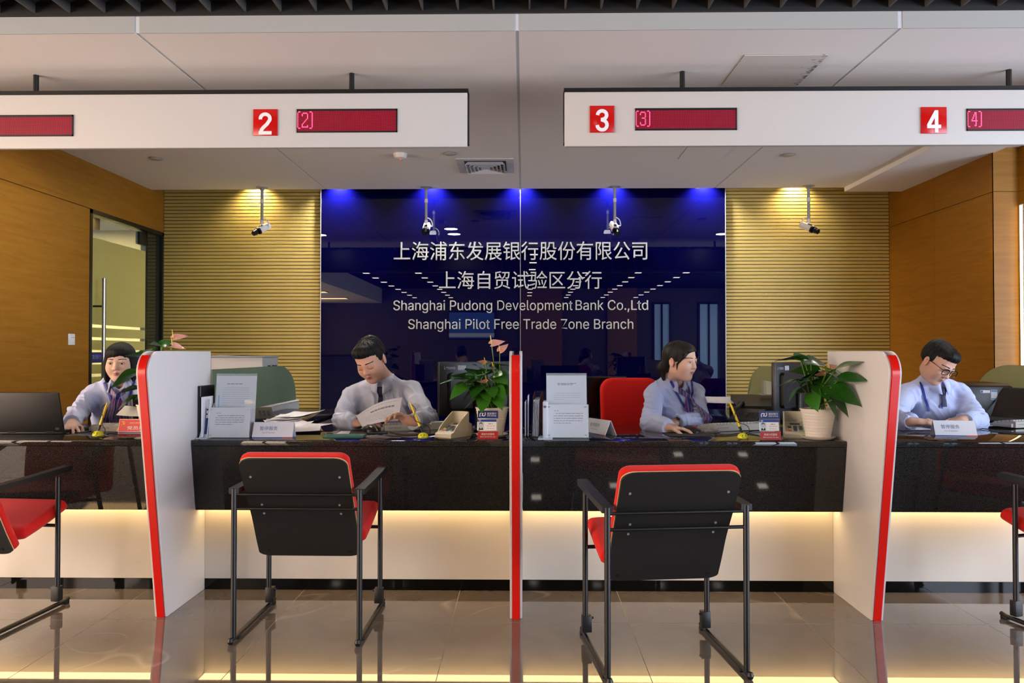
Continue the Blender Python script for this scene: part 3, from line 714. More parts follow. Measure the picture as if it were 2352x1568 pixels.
# ---- ceiling cameras
HOUS = mat('camera_white', '#d8d4d0', 0.4); LENS = mat('camera_black', '#0a0a0a', 0.25, spec=0.6)
def cctv(px, yaw, pitch, lab, loop):
    p = at(px, 432, 7.2)
    t = thing('security_camera', lab, 'camera', (p.x, 7.2, ZC), group='ceiling cameras')
    MB().lathe([(0.056, 0.0), (0.056, -0.006), (0.03, -0.012), (0.018, -0.022), (0.016, -0.03)], n=24).build('mount_plate', GREYM, t)
    L = 0.345
    MB().cyl((0, 0, -0.01), (0, 0, -L), 0.0135, 16).build('pole', mat('pole_grey', '#9a9a98', 0.4, metal=0.3), t)
    MB().cyl((0, 0, -0.115), (0, 0, -0.15), 0.0165, 16).build('pole_sleeve', HOUS, t)
    MB().cyl((0, 0, -L + 0.025), (0, 0, -L - 0.005), 0.0165, 16).cyl((0, 0, -L), (0, 0, -L - 0.03), 0.006, 10).build('joint', HOUS, t)
    M = T(0, 0, -L - 0.055) @ R(yaw, 'Z') @ R(pitch, 'X')
    # body points to -Y
    bd = MB().prism([(-0.032, -0.026), (0.032, -0.026), (0.036, 0.0), (0.026, 0.028), (-0.026, 0.028), (-0.036, 0.0)], 'y', -0.045, 0.09, M).build('camera_body', HOUS, t, smooth=False)
    MB().box(-0.014, -0.02, 0.026, 0.014, 0.018, 0.034, 0.003, M).build('bracket', LENS, bd)
    ln = MB().prism([(-0.034, -0.03), (0.034, -0.03), (0.038, 0.0), (0.028, 0.024), (-0.028, 0.024), (-0.038, 0.0)], 'y', -0.065, -0.045, M).cyl((0, -0.065, -0.004), (0, -0.12, -0.004), 0.024, 20, M).cyl((0, -0.075, -0.004), (0, -0.095, -0.004), 0.027, 20, M).build('lens', LENS, t)
    MB().cyl((0, -0.121, -0.004), (0, -0.1195, -0.004), 0.017, 16, M).build('lens_glass', mat('lens_glass', '#14141c', 0.05, spec=0.8), ln)
    q = M @ Vector((0.02 * loop, 0.092, 0.0))
    pts = [Vector((0, 0, -L + 0.05)), Vector((0.03 * loop, 0.01, -L + 0.04)), Vector((0.052 * loop, 0.02, -L + 0.015)), Vector((0.055 * loop, 0.03, -L - 0.03)), q]
    MB().tube(bez(pts, 14), 0.0055, 8).build('cable', HOUS, t)
def bez(pts, n=12):
    """Catmull-Rom through the points"""
    pts = [Vector(p) for p in pts]; P_ = [pts[0] * 2 - pts[1]] + pts + [pts[-1] * 2 - pts[-2]]; out = []
    for i in range(1, len(P_) - 2):
        a, b, c, d = P_[i - 1:i + 3]
        for k in range(n):
            t = k / n
            out.append(0.5 * ((2 * b) + (c - a) * t + (2 * a - 5 * b + 4 * c - d) * t * t + (3 * b - a - 3 * c + d) * t ** 3))
    out.append(pts[-1]); return out
cctv(602, math.radians(-28), math.radians(28), 'ceiling camera over the gold slats at left, cable looped at its right', 1)
cctv(979, math.radians(0), math.radians(30), 'ceiling camera over the navy glass left of the centre joint', 1)
cctv(1412, math.radians(10), math.radians(34), 'ceiling camera over the navy glass right of the centre joint', 1)
cctv(1857, math.radians(30), math.radians(26), 'ceiling camera over the gold slats at right', -1)

# ---- light switch
p = atx(163, 779, XL)
t = thing('light_switch', 'white light switch on the wood wall beside the glass door', 'switch', (XL, p.y, p.z))
MB().box(0, -0.043, -0.045, 0.008, 0.043, 0.045, 0.003).build('plate', LAMIN, t)
MB().box(0.008, -0.03, -0.022, 0.012, 0.036, 0.034, 0.002).build('rocker', WHITEP, t)
MB().box(0.0121, -0.02, 0.012, 0.0125, 0.026, 0.015).build('mark', mat('switch_mark', '#50707a', 0.5), t, smooth=False)
# ================================================================== visitor chairs
CHRED = mat('red_wool', '#cc1a12', 0.85, spec=0.2, bump=(900, 0.25), sheen=0.15)
PLYK = mat('black_plywood', '#191817', 0.5, noise=(30, 0.4, '#211f1d', (1, 12, 1)))
PLYE = mat('plywood_edge', '#c9ab7d', 0.6)
def rrect(x0, x1, z0, z1, r, n=6):
    out = []
    for cx, cz, a0 in ((x1 - r, z1 - r, 0), (x0 + r, z1 - r, 90), (x0 + r, z0 + r, 180), (x1 - r, z0 + r, 270)):
        for k in range(n + 1):
            a = math.radians(a0 + 90 * k / n); out.append((cx + r * math.cos(a), cz + r * math.sin(a)))
    return out
def bent_slab(outline, curve, t0, t1, rnd=0.0, slen=0.5):
    """outline in (x, s); curve(s)->(pos, normal) in YZ; slab between offsets t0, t1 along the normal"""
    mb = MB(); bm = bmesh.new()
    vs = [bm.verts.new((x, s, 0)) for x, s in outline]; bm.faces.new(vs)
    for k in range(1, 14):
        s = min(p[1] for p in outline) + (max(p[1] for p in outline) - min(p[1] for p in outline)) * k / 14
        bmesh.ops.bisect_plane(bm, geom=bm.verts[:] + bm.edges[:] + bm.faces[:], plane_co=(0, s, 0), plane_no=(0, 1, 0))
    bm.verts.index_update(); bm.verts.ensure_lookup_table()
    base = [(v.co.x, v.co.y) for v in bm.verts]; faces = [[v.index for v in f.verts] for f in bm.faces]
    bnd = [(e.verts[0].index, e.verts[1].index) for e in bm.edges if len(e.link_faces) == 1]; bm.free(); n = len(base)
    x0, x1 = min(p[0] for p in base), max(p[0] for p in base); s0, s1 = min(p[1] for p in base), max(p[1] for p in base); xc, sc = (x0 + x1) / 2, (s0 + s1) / 2
    def put(x, s, t, ins):
        x = xc + (x - xc) * (1 - ins / ((x1 - x0) / 2)); s = sc + (s - sc) * (1 - ins / slen / ((s1 - s0) / 2)); (y, z), (ny, nz) = curve(s); return (x, y + ny * t, z + nz * t)
    lay = [(t0, 0.0), (t1, 0.0)] if rnd <= 0 else [(t0, rnd), (t0 + rnd * 0.13, rnd * 0.5), (t0 + rnd * 0.5, rnd * 0.13), (t0 + rnd, 0.0), (t1 - rnd, 0.0), (t1 - rnd * 0.5, rnd * 0.13), (t1 - rnd * 0.13, rnd * 0.5), (t1, rnd)]
    V = []; m = len(lay)
    for t, ins in lay: V += [put(x, s, t, ins) for x, s in base]
    F = [tuple(reversed(f)) for f in faces] + [tuple((m - 1) * n + i for i in f) for f in faces]
    for q in range(m - 1): F += [(q * n + a, q * n + b, (q + 1) * n + b, (q + 1) * n + a) for a, b in bnd]
    mb.add(V, F)
    used = sorted({i for f in F for i in f}); mp = {o: k for k, o in enumerate(used)}
    mb.v = [mb.v[i] for i in used]; mb.f = [tuple(mp[i] for i in f) for f in mb.f]; return mb
def poly_curve(pts):
    """smooth curve through YZ points parametrised 0..1, with normals (towards +Y / up side)"""
    P3 = bez([Vector((0, p[0], p[1])) for p in pts], 10); N = len(P3) - 1
    def c(s):
        f = max(0, min(1, s)) * N; i = min(int(f), N - 1); u = f - i
        p = P3[i].lerp(P3[i + 1], u); t = (P3[min(i + 2, N)] - P3[max(i - 1, 0)]).normalized()
        return (p.y, p.z), (t.z, -t.y)
    return c
def make_visitor_chair():
    t = thing('visitor_chair', '', 'chair')
    hw, yr, yf, r = 0.263, -0.205, 0.21, 0.0115
    for s in (-1, 1):
        MB().cyl((s * hw, yr, 0.012), (s * hw, yr, 0.635), r, 14).build('leg', BLACKM, t)
        MB().cyl((s * hw, yf, 0.03), (s * hw, yf, 0.615), r, 14).build('leg', BLACKM, t)
        MB().tube([(s * hw, yr - 0.03, 0.014), (s * hw, yr, 0.014), (s * hw, yf + 0.05, 0.014), (s * hw, yf + 0.075, 0.02)], 0.010, 12).build('skid', BLACKM, t)
        MB().lathe([(0.0, -0.014), (0.009, -0.012), (0.014, 0.0), (0.009, 0.012), (0.0, 0.014)], c=(s * hw, yr - 0.03, 0.015), n=14).build('foot_ball', BLACKP, t)
        MB().box(s * hw - 0.02 - 0.006 * s, yf - 0.012, 0.03, s * hw + 0.02 - 0.006 * s, yf + 0.02, 0.10, 0.003).cyl((s * hw - 0.034 * s, yf, 0.088), (s * hw - 0.018 * s, yf, 0.088), 0.005, 8).build('clamp', BLACKP, t)
        MB().box(s * hw - 0.012, yf + 0.04, 0.0, s * hw + 0.012, yf + 0.07, 0.014, 0.003).box(s * hw - 0.012, yr + 0.03, 0.0, s * hw + 0.012, yr + 0.055, 0.012, 0.003).build('glide', BLACKP, t)
        M = T(s * hw, 0, 0)
        MB().prism([(yr - 0.005, 0.615), (yr - 0.005, 0.638), (0.0, 0.645), (yf + 0.06, 0.66), (yf + 0.075, 0.650), (yf + 0.06, 0.632), (0.0, 0.622)], 'x', -0.021, 0.021, M).build('armrest', BLACKP, t, angle=25)
    MB().cyl((-hw, yr, 0.612), (hw, yr, 0.612), 0.0065, 10).build('crossbar', BLACKM, t)
    MB().cyl((-hw, yr, 0.553), (hw, yr, 0.553), 0.0065, 10).build('crossbar', BLACKM, t)
    MB().cyl((-hw, yf, 0.385), (hw, yf, 0.385), 0.008, 10).build('seat_rail', BLACKM, t)
    cv = poly_curve([(-0.015, 0.308), (-0.065, 0.40), (-0.115, 0.50), (-0.19, 0.62), (-0.275, 0.768)])
    sh = bent_slab(rrect(-0.223, 0.223, 0.0, 1.0, 0.055), cv, 0.0, 0.008); sh.build('back_shell', PLYK, t, angle=30)
    e = bent_slab(rrect(-0.225, 0.225, -0.002, 1.003, 0.055), cv, 0.0085, 0.0125); e.build('plywood_edge', PLYE, t, angle=30)
    cu = bent_slab(rrect(-0.226, 0.226, 0.0, 1.006, 0.05), cv, 0.013, 0.055, 0.014, 0.53).build('back_cushion', CHRED, t, angle=50)
    sv = poly_curve([(0.03, 0.352), (0.10, 0.368), (0.18, 0.390), (0.29, 0.425), (0.325, 0.438)])
    def seatn(s):
        (y, z), (ny, nz) = sv(s); return (y, z), (-ny, -nz)
    st = bent_slab(rrect(-0.235, 0.235, 0.0, 1.0, 0.06), seatn, 0.0, 0.06, 0.026, 0.31).build('seat', CHRED, t, angle=50)
    bent_slab(rrect(-0.19, 0.19, 0.12, 0.85, 0.05), seatn, -0.010, -0.001).build('seat_shell', PLYK, t, angle=30)
    for x, s in ((-0.185, 0.87), (0.185, 0.87), (-0.165, 0.54), (0.165, 0.54), (-0.165, 0.63), (0.165, 0.63), (-0.18, 0.07), (0.18, 0.07)):
        (y, z), (ny, nz) = cv(s); p = Vector((x, y, z)); n = Vector((0, ny, nz))
        MB().cyl(p - n * 0.003, p + n * 0.001, 0.007 if s < 0.3 else 0.005, 10).build('screw', GREYM if s > 0.3 else BLACKP, t)
    return t
vc = make_visitor_chair()
def place_chair(o, x, y, rz, lab):
    o.location = (x, y, 0); o.rotation_euler = (0, 0, rz); tag(o, lab, 'chair', 'red visitor chairs')
spots = [(-0.937, 3.308, math.radians(-0.8), 'red visitor chair in front of the man in the tie, seen from behind'),
         (0.545, 2.985, math.radians(6.5), 'red visitor chair in front of the woman by the red chair, nearest the camera'),
         (-2.478, 3.33, math.radians(-5), 'red visitor chair cut by the left edge of the photo'),
         (2.50, 3.25, math.radians(16), 'red visitor chair cut by the right edge of the photo')]
for i, s_ in enumerate(spots): place_chair(vc if i == 0 else copy_tree(vc), *s_)

# ================================================================== desks and screens behind the counters
DESKT = mat('desk_black_top', '#151515', 0.12, spec=0.5)
PANELG = mat('grey_panel', '#8f949a', 0.5)
SCREENG = frost_mat('green_frosted_glass', '#718676', 0.4, 0.85)
SCREENO = frost_mat('olive_frosted_glass', '#a3a274', 0.4, 0.88)
def return_desk(x0, x1, y0, y1, lab):
    t = thing('return_desk', lab, 'desk', ((x0 + x1) / 2, (y0 + y1) / 2, 0)); M = T(-(x0 + x1) / 2, -(y0 + y1) / 2, 0)
    MB().box(x0, y0, CZ - 0.03, x1, y1, CZ - 0.001, 0.003, M).build('desk_top', DESKT, t)
    for x in (x0 + 0.03, x1 - 0.05):
        MB().box(x, y0 + 0.04, 0, x + 0.02, y1 - 0.04, CZ - 0.031, 0, M).build('side_panel', PANELG, t, smooth=False)
return_desk(-1.82, -1.32, CBK + 0.003, 5.7, 'dark return desk under the loose papers beside the grey screen')
return_desk(1.12, 1.72, CBK + 0.003, 5.7, 'dark return desk under the telephone beside the woman')
return_desk(2.76, 3.38, CBK + 0.003, 5.45, 'dark return desk under the black printer')
def side_screen(X, y0, y1, zt, zm, lab, gm, flip=False):
    """desk screen running away from the viewer, its glass rounded at the far end"""
    t = thing('desk_screen', lab, 'screen', (X, (y0 + y1) / 2, 0)); M = T(0, -(y0 + y1) / 2, 0)
    MB().box(-0.025, y0, 0, 0.025, y1 + 0.02, zm - 0.012, 0.004, M).build('panel', PANELG, t)
    MB().box(-0.027, y0, zm - 0.011, 0.027, y1 + 0.022, zm, 0.002, M).build('cap_rail', WHITE, t)
    out = [(y0, zm + 0.001)] + [(y0, zt)]
    r = 0.26
    for k in range(13):
        a = math.radians(90 - 90 * k / 12); out.append((y1 - r * 1.6 + r * 1.6 * math.cos(a), zt - r + r * math.sin(a)))
    out.append((y1, zm + 0.001))
    MB().prism(out, 'x', -0.005, 0.005, M).build('glass_panel', gm, t, angle=30)
side_screen(-1.87, 4.47, 6.12, 1.10, 0.815, 'grey desk screen with green frosted glass behind the white notices', SCREENG)
side_screen(1.76, 4.47, 5.9, 1.105, 0.86, 'desk screen with olive frosted glass behind the monitor and plant', SCREENO)
side_screen(3.42, 4.5, 5.72, 1.115, 0.80, 'desk screen with olive frosted glass behind the black printer', SCREENO)
# grey cabinet behind the green screen
t = thing('metal_cabinet', 'tall grey metal cabinet behind the green frosted screen', 'cabinet', (-2.35, 5.74, 0))
MB().box(-0.4, -0.17, 0.0, 0.4, 0.17, 1.165, 0.004).build('body', mat('cabinet_grey', '#a7a39f', 0.5), t)
MB().box(0.401, -0.165, 0.02, 0.405, 0.165, 1.16).build('side_panel', mat('cabinet_blue_grey', '#8d9298', 0.5), t, smooth=False)
MB().box(-0.41, -0.18, 1.166, 0.41, 0.18, 1.175, 0.002).build('top_plate', mat('cabinet_blue_grey', '#8d9298', 0.5), t)
MB().box(-0.01, -0.174, 0.05, 0.012, -0.1705, 1.15).build('door_gap', PANELG, t, smooth=False)
for k, y in enumerate((-0.06, 0.04, 0.08)):
    MB().tube(bez([(0.406, y, 1.09), (0.43, y, 1.085), (0.44, y + 0.02, 1.06), (0.42, y + 0.03, 0.98)], 6), 0.007, 8).box(0.405, y - 0.012, 1.07, 0.425, y + 0.012, 1.105, 0.003).build('plug', BLACKP, t)

def paper_sheet(c, rz, w, h, lab, curl=0.0, z=None, m=None, grp=None, tilt=0.0, name='paper_sheet', lines=0):
    t = thing(name, lab, 'paper', (c[0], c[1], z if z is not None else CZ + 0.001), rz, group=grp); P_ = []
    for i in range(9):
        row = []
        for j in range(7):
            u, v = i / 8 - 0.5, j / 6 - 0.5
            row.append(Vector((u * w, v * h, 0.001 + curl * (abs(u) * 2) ** 2 * (1 if u > 0 else 0.3) + curl * 0.5 * max(0, v) ** 2 * 4 + tilt * (v + 0.5) * h)))
        P_.append(row)
    mb = MB().grid(P_); mb.grid([[p - Vector((0, 0, 0.0008)) for p in r] for r in P_]).build('sheet', m or PAPER, t)
    if lines:
        rn = random.Random(lines); lm = MB()
        for k in range(9):
            v = 0.36 - k * 0.085
            x = -0.36 * w; 
            while x < 0.34 * w:
                L = rn.uniform(0.05, 0.16) * w
                zz = lambda xx: 0.0022 + curl * (abs(xx / w) * 2) ** 2 * (1 if xx > 0 else 0.3) + curl * 0.5 * max(0, v) ** 2 * 4 + tilt * (v + 0.5) * h
                lm.quad((x, v * h, zz(x)), (x + L, v * h, zz(x + L)), (x + L, v * h + 0.004, zz(x + L)), (x, v * h + 0.004, zz(x))); x += L + 0.012 * w
        lm.build('print', INK, t, smooth=False)
    return t
# papers on top of the cabinet
paper_sheet((-2.62, 5.70), 0.15, 0.26, 0.2, 'white sheet lying on the grey cabinet, left one', 0.012, z=1.176)
paper_sheet((-2.25, 5.72), -0.2, 0.32, 0.22, 'white sheet lying on the grey cabinet, right one', 0.008, z=1.176)

# ================================================================== things on the counters
def textbars(mb, x0, x1, z0, z1, rows, seed, M, y=-0.0006, last=0.5, hh=0.0022, indent=True):
    rn = random.Random(seed)
    for r in range(rows):
        z = z1 - (z1 - z0) * r / max(1, rows - 1); x = x0 + (0.012 if r == 0 and indent else 0); xe = x1 if r < rows - 1 else x0 + (x1 - x0) * last
        while x < xe - 0.004:
            L = min(rn.uniform(0.008, 0.03), xe - x); mb.quad((x, y, z), (x + L, y, z), (x + L, y, z + hh), (x, y, z + hh), M); x += L + 0.003
def a4_stand(px0, px1, pyb, pyt, Y, lab, seed, table):
    a, b = at(px0, pyb, Y), at(px1, pyb, Y); zt = at(px0, pyt, Y).z; w = b.x - a.x; h = zt - CZ
    t = thing('notice_stand', lab, 'notice', ((a.x + b.x) / 2, Y, CZ), group='clear notice stands on the counters')
    M = R(math.radians(-7), 'X')
    MB().box(-w / 2, -0.004, 0.002, w / 2, -0.0015, h, 0.0005, M, seg=1).build('front_sheet', ACRYL, t, smooth=False)
    MB().box(-w / 2, 0.0015, 0.002, w / 2, 0.004, h, 0.0005, M, seg=1).build('back_sheet', ACRYL, t, smooth=False)
    MB().box(-w / 2, -0.03, 0.0, w / 2, 0.06, 0.003, 0.0005, seg=1).build('foot', ACRYL, t, smooth=False)
    pg = MB().box(-w / 2 + 0.002, -0.0008, 0.004, w / 2 - 0.002, 0.0008, h - 0.012, 0, M).build('notice_page', PAPER, t, smooth=False)
    mb = MB(); ink = MB()
    textbars(ink, -w * 0.22, w * 0.24, h * 0.81, h * 0.83, 1 if not table else 2, seed, M, -0.001, 0.8, 0.004, False)
    if not table:
        textbars(mb, -w * 0.34, w * 0.34, h * 0.50, h * 0.77, 9, seed + 1, M, -0.001, 0.2)
        textbars(mb, -w * 0.34, w * 0.34, h * 0.28, h * 0.44, 6, seed + 2, M, -0.001, 0.9)
    else:
        textbars(mb, -w * 0.32, w * 0.34, h * 0.58, h * 0.68, 4, seed + 1, M, -0.001, 0.4)
        for z in (0.50, 0.47, 0.38, 0.33): mb.quad((-w * .32, -0.001, h * z), (w * .34, -0.001, h * z), (w * .34, -0.001, h * z + 0.001), (-w * .32, -0.001, h * z + 0.001), M)
        for x in (-.32, -.25, -.15, .14, .24, .34): mb.quad((w * x, -0.001, h * .33), (w * x + 0.001, -0.001, h * .33), (w * x + 0.001, -0.001, h * .50), (w * x, -0.001, h * .50), M)
        textbars(mb, -w * 0.13, w * 0.12, h * 0.36, h * 0.44, 3, seed + 3, M, -0.001, 0.8)
    ink.build('heading_print', INK, pg, smooth=False); mb.build('body_print', mat('pale_ink', '#b7b5bd', 0.8), pg, smooth=False)
a4_stand(490, 584, 1006, 857, 3.76, 'tall white notice in clear stand beside the brochures at left', 3, False)
a4_stand(1255, 1349, 1006, 856, 3.80, 'tall white notice with a table in clear stand right of the middle partition', 8, True)
def notice_board(px0, px1, pyb, pyt, Y, lab, seed):
    a, b = at(px0, pyb, Y), at(px1, pyb, Y); zt = at(px0, pyt, Y).z; w = b.x - a.x; h = zt - CZ
    t = thing('notice_board', lab, 'notice', ((a.x + b.x) / 2, Y, CZ), group='low acrylic notices on the counters'); M = R(math.radians(-5), 'X')
    MB().box(-w / 2, -0.003, 0.004, w / 2, 0.0, h, 0.0008, M, seg=1).build('front_sheet', ACRYL, t, smooth=False)
    pg = MB().box(-w / 2 + 0.003, 0.0005, 0.006, w / 2 - 0.003, 0.002, h - 0.002, 0, M).build('notice_page', PAPER, t, smooth=False)
    MB().box(-w / 2, -0.02, 0.0, w / 2, 0.04, 0.004, 0.0008, seg=1).build('foot', ACRYL, t, smooth=False)
    mb = MB(); textbars(mb, -w * 0.32, -w * 0.2, h * 0.78, h * 0.8, 1, seed, M, 0.0002, 0.9, 0.003, False)
    textbars(mb, -w * 0.34, w * 0.36, h * 0.44, h * 0.72, 5, seed + 1, M, 0.0002, 0.6, 0.0034)
    mb.build('body_print', INK, pg, smooth=False)
    for x in (-w * .44, w * .43):
        for z in (h * 0.1, h * 0.92): MB().cyl(M @ Vector((x, -0.005, z)), M @ Vector((x, 0.003, z)), 0.0028, 10).build('stud', STEEL, t)
notice_board(477, 573, 1005, 935, 3.70, 'low white notice with studs in front of the tall left notice', 21)
notice_board(1256, 1353, 1003, 928, 3.72, 'low white notice with studs in front of the tall right notice', 31)

TENT = mat('tent_card_white', '#dcdade', 0.5)
def tent_card(c, rz, lab):
    t = thing('tent_card', lab, 'sign', (c[0], c[1], CZ), rz, group='out of service cards')
    w, h, L = 0.2, 0.085, 0.036
    for s in (-1, 1):
        M = T(0, s * L, 0) @ R(math.radians(24) * s, 'X')
        MB().box(-w / 2, -0.001, 0.0, w / 2, 0.001, h, 0.0004, M, seg=1).build('panel', TENT, t, smooth=False)
        if s < 0:
            MB().quad((-w / 2, -0.0013, 0.001), (w * 0.25, -0.0013, 0.001), (w * 0.25, -0.0013, 0.006), (-w / 2, -0.0013, 0.006), M).build('blue_stripe', BLUEP, t, smooth=False)
            MB().quad((w * 0.25, -0.0013, 0.001), (w / 2, -0.0013, 0.001), (w / 2, -0.0013, 0.006), (w * 0.25, -0.0013, 0.006), M).build('red_stripe', REDP, t, smooth=False)
            letters('lettering', '暂停服务', M @ FRONT(-0.022, -0.0013, 0.052), t, mat('card_blue_ink', '#3c4a78', 0.6), width=0.088, height=0.021, inter=False)
            letters('lettering', 'Out Of Service', M @ FRONT(-0.022, -0.0013, 0.030), t, mat('card_grey_ink', '#7d84a0', 0.6), width=0.062, height=0.008)
tent_card((-1.25, 3.745), math.radians(2), 'white out of service card in front of the loose papers')
tent_card((2.205, 3.88), math.radians(-7), 'white out of service card in front of the man with glasses')
tent_card((0.40, 3.93), math.radians(-62), 'out of service card turned edge on beside the red office chair')

# ---- brochures, folders and racks
def upright(name, lab, cat, X, Y, w, h, th, rz, lean, m, pages=None, grp=None, z0=0.004):
    t = thing(name, lab, cat, (X, Y, CZ), rz, group=grp); M = T(0, 0, z0) @ R(lean, 'X')
    MB().box(-w / 2, 0, 0, w / 2, th, h, min(0.002, th * .3), M, seg=1).build('cover', m, t, smooth=False)
    if pages:
        col, bar, pic = pages
        if bar: MB().quad((-w / 2, -0.0006, h * .86), (w * .3, -0.0006, h * .86), (w * .3, -0.0006, h * .95), (-w / 2, -0.0006, h * .95), M).build('title_bar', bar, t, smooth=False)
        if bar: MB().quad((w * .3, -0.0006, h * .86), (w * .42, -0.0006, h * .86), (w * .42, -0.0006, h * .95), (w * .3, -0.0006, h * .95), M).build('title_bar', REDP, t, smooth=False)
        if pic: MB().quad((-w * .4, -0.0006, h * .08), (w * .4, -0.0006, h * .08), (w * .4, -0.0006, h * .5), (-w * .4, -0.0006, h * .5), M).build('picture', pic, t, smooth=False)
        mb = MB(); textbars(mb, -w * .38, w * .1, h * .58, h * .7, 2, 5, M, -0.0006, 0.9, 0.008, False); mb.build('print', INKD, t, smooth=False)
    return t
FOLDW = mat('folder_white', '#d9dadd', 0.4); FOLDB = mat('folder_blue', '#9fb9d6', 0.45); BLK = mat('binder_black', '#0d0d0e', 0.35)
t = thing('brochure_rack', 'white upright rack at the left end of counter two', 'rack', (-1.585, 3.76, CZ), 0)
MB().box(-0.032, -0.085, 0.0, 0.02, 0.085, 0.005, 0.001).build('base', FOLDW, t, smooth=False)
MB().prism([(-0.08, 0.005), (-0.05, 0.005), (0.08, 0.12), (0.08, 0.2), (0.04, 0.2)], 'x', -0.016, -0.013).build('divider', FOLDW, t, smooth=False)
MB().prism([(-0.05, 0.005), (0.08, 0.005), (0.08, 0.17), (0.03, 0.17)], 'x', 0.012, 0.015).build('divider', FOLDW, t, smooth=False)
upright('binder', 'black binder standing at the left end of the brochure rack', 'binder', -1.609, 3.70, 0.012, 0.255, 0.17, math.radians(0), 0, BLK, z0=0.006)
upright('binder', 'wide black folder standing behind the brochures', 'binder', -1.535, 3.885, 0.13, 0.25, 0.015, math.radians(0), math.radians(-3), BLK)
upright('folder', 'thin white folder leaning on the black binder', 'folder', -1.594, 3.69, 0.006, 0.2, 0.12, math.radians(-3), 0, FOLDW, z0=0.006)
upright('brochure', 'white brochure with blue cover picture in the left rack', 'brochure', -1.578, 3.70, 0.022, 0.19, 0.004, math.radians(-30), math.radians(-6), FOLDW, ('w', None, NAVYP), z0=0.006)
upright('brochure', 'pale blue brochure in the left rack', 'brochure', -1.563, 3.775, 0.03, 0.205, 0.008, math.radians(-40), math.radians(-5), FOLDB, ('w', None, None), z0=0.006)
upright('brochure', 'white brochure with navy title bar in the left rack', 'brochure', -1.535, 3.82, 0.085, 0.2, 0.004, math.radians(2), math.radians(-7), FOLDW, ('w', NAVYP, mat('grey_photo', '#50525c', 0.5)), z0=0.001)

for k, (x, w, m_, lab) in enumerate(((0.010, 0.006, FOLDW, 'white folder standing nearest the middle partition'), (0.024, 0.006, mat('folder_lilac', '#c3c2d2', 0.4), 'lilac folder standing beside the middle partition'))):
    upright('folder', lab, 'folder', x, 3.78, w, 0.175 + 0.03 * k, 0.16, math.radians(-2), 0, m_)
t = thing('binder', 'black binder full of papers right of the middle partition', 'binder', (0.062, 3.77, CZ), math.radians(-7))
MB().prism([(0.0, 0.0), (0.2, 0.0), (0.21, 0.2), (0.16, 0.225), (0.06, 0.2)], 'x', -0.022, -0.019).prism([(0.0, 0.0), (0.2, 0.0), (0.21, 0.2), (0.16, 0.225), (0.06, 0.2)], 'x', 0.016, 0.019).build('cover', BLK, t, smooth=False)
for k in range(4): MB().prism([(0.005, 0.004), (0.19, 0.004), (0.2, 0.19), (0.06, 0.185)], 'x', -0.017 + k * 0.008, -0.0115 + k * 0.008).build('pages', PAPER, t, smooth=False)
t = thing('brochure_rack', 'narrow white rack with pale blue leaflets left of the right notice', 'rack', (0.108, 3.70, CZ), math.radians(-4))
MB().box(-0.035, -0.03, 0, 0.035, 0.12, 0.006, 0.001).build('base', FOLDW, t, smooth=False)
MB().box(-0.012, -0.012, 0.006, 0.012, 0.1, 0.185, 0.003).build('divider', FOLDW, t)
MB().cyl((0, -0.02, 0.16), (0, -0.012, 0.16), 0.006, 10).build('ring', STEEL, t)
upright('brochure', 'pale blue leaflet in the narrow white rack', 'brochure', 0.135, 3.86, 0.03, 0.2, 0.004, math.radians(-35), math.radians(-3), FOLDB, None, z0=0.007)
upright('brochure', 'pale green leaflet standing tallest in the narrow white rack', 'brochure', 0.15, 3.90, 0.04, 0.215, 0.004, math.radians(-20), math.radians(-5), mat('leaflet_green', '#b9cfc8', 0.5), None, z0=0.007)

# ---- papers on the counter
G = 'papers by the man in the tie'
for k, (px, py, rz, w, h, cu, lab) in enumerate((
        (690, 990, 0.25, 0.21, 0.29, 0.004, 'printed white sheet on top of the loose papers'), (700, 983, -0.3, 0.21, 0.29, 0.006, 'white sheet second in the loose papers'),
        (668, 979, 0.1, 0.21, 0.29, 0.007, 'white sheet third in the loose papers'), (655, 973, 0.5, 0.21, 0.29, 0.010, 'white sheet curling up at the back of the loose papers'))):
    p = atz(px, py, CZ); paper_sheet((p.x, p.y), rz, w, h, lab, cu, z=CZ + 0.012 - 0.003 * k + (0.004 if k == 3 else 0), grp=G, lines=4 if k == 0 else 0)
for k in range(3):
    p = atz(640 + 14 * k, 972, CZ); paper_sheet((p.x, p.y + 0.1 + 0.05 * k), 0.3 - 0.2 * k, 0.21, 0.29, ('lowest', 'middle', 'uppermost')[k] + ' sheet of the stack on the return desk', 0.010 + 0.004 * k, z=CZ + 0.012 + 0.01 * k, grp='stack of papers on the return desk')
p = atz(803, 994, CZ); paper_sheet((p.x, p.y), 0.05, 0.12, 0.16, 'small white sheet behind the green pad', 0.0, lines=0)
p = atz(900, 985, CZ); paper_sheet((p.x, p.y + 0.05), -0.15, 0.26, 0.2, 'white form lying under the lifted sheet', 0.004, z=CZ + 0.004, lines=7)
p = atz(860, 985, CZ); paper_sheet((p.x, p.y + 0.08), 0.2, 0.28, 0.2, 'white form below the sheets the man reads', 0.01, z=CZ + 0.001)
p = atz(790, 1004, CZ); t = thing('writing_pad', 'dark green writing pad at the edge of counter two', 'pad', (p.x, p.y + 0.02, CZ), math.radians(2))
MB().box(-0.1, -0.055, 0, 0.1, 0.055, 0.010, 0.002).build('pad', mat('green_pad', '#1d5a4a', 0.6), t)
MB().cyl((0.01, -0.01, 0.0101), (0.01, -0.01, 0.0106), 0.008, 12).build('stamp', mat('stamp_red', '#7a3a30', 0.7), t)
p = atz(2095, 985, CZ); paper_sheet((p.x, p.y), 0.1, 0.2, 0.15, 'white sheet at the left hand of the man with glasses', 0.0)
p = atz(2265, 978, CZ); paper_sheet((p.x, p.y + 0.05), -0.2, 0.2, 0.15, 'white sheet at the elbow of the man with glasses', 0.004)
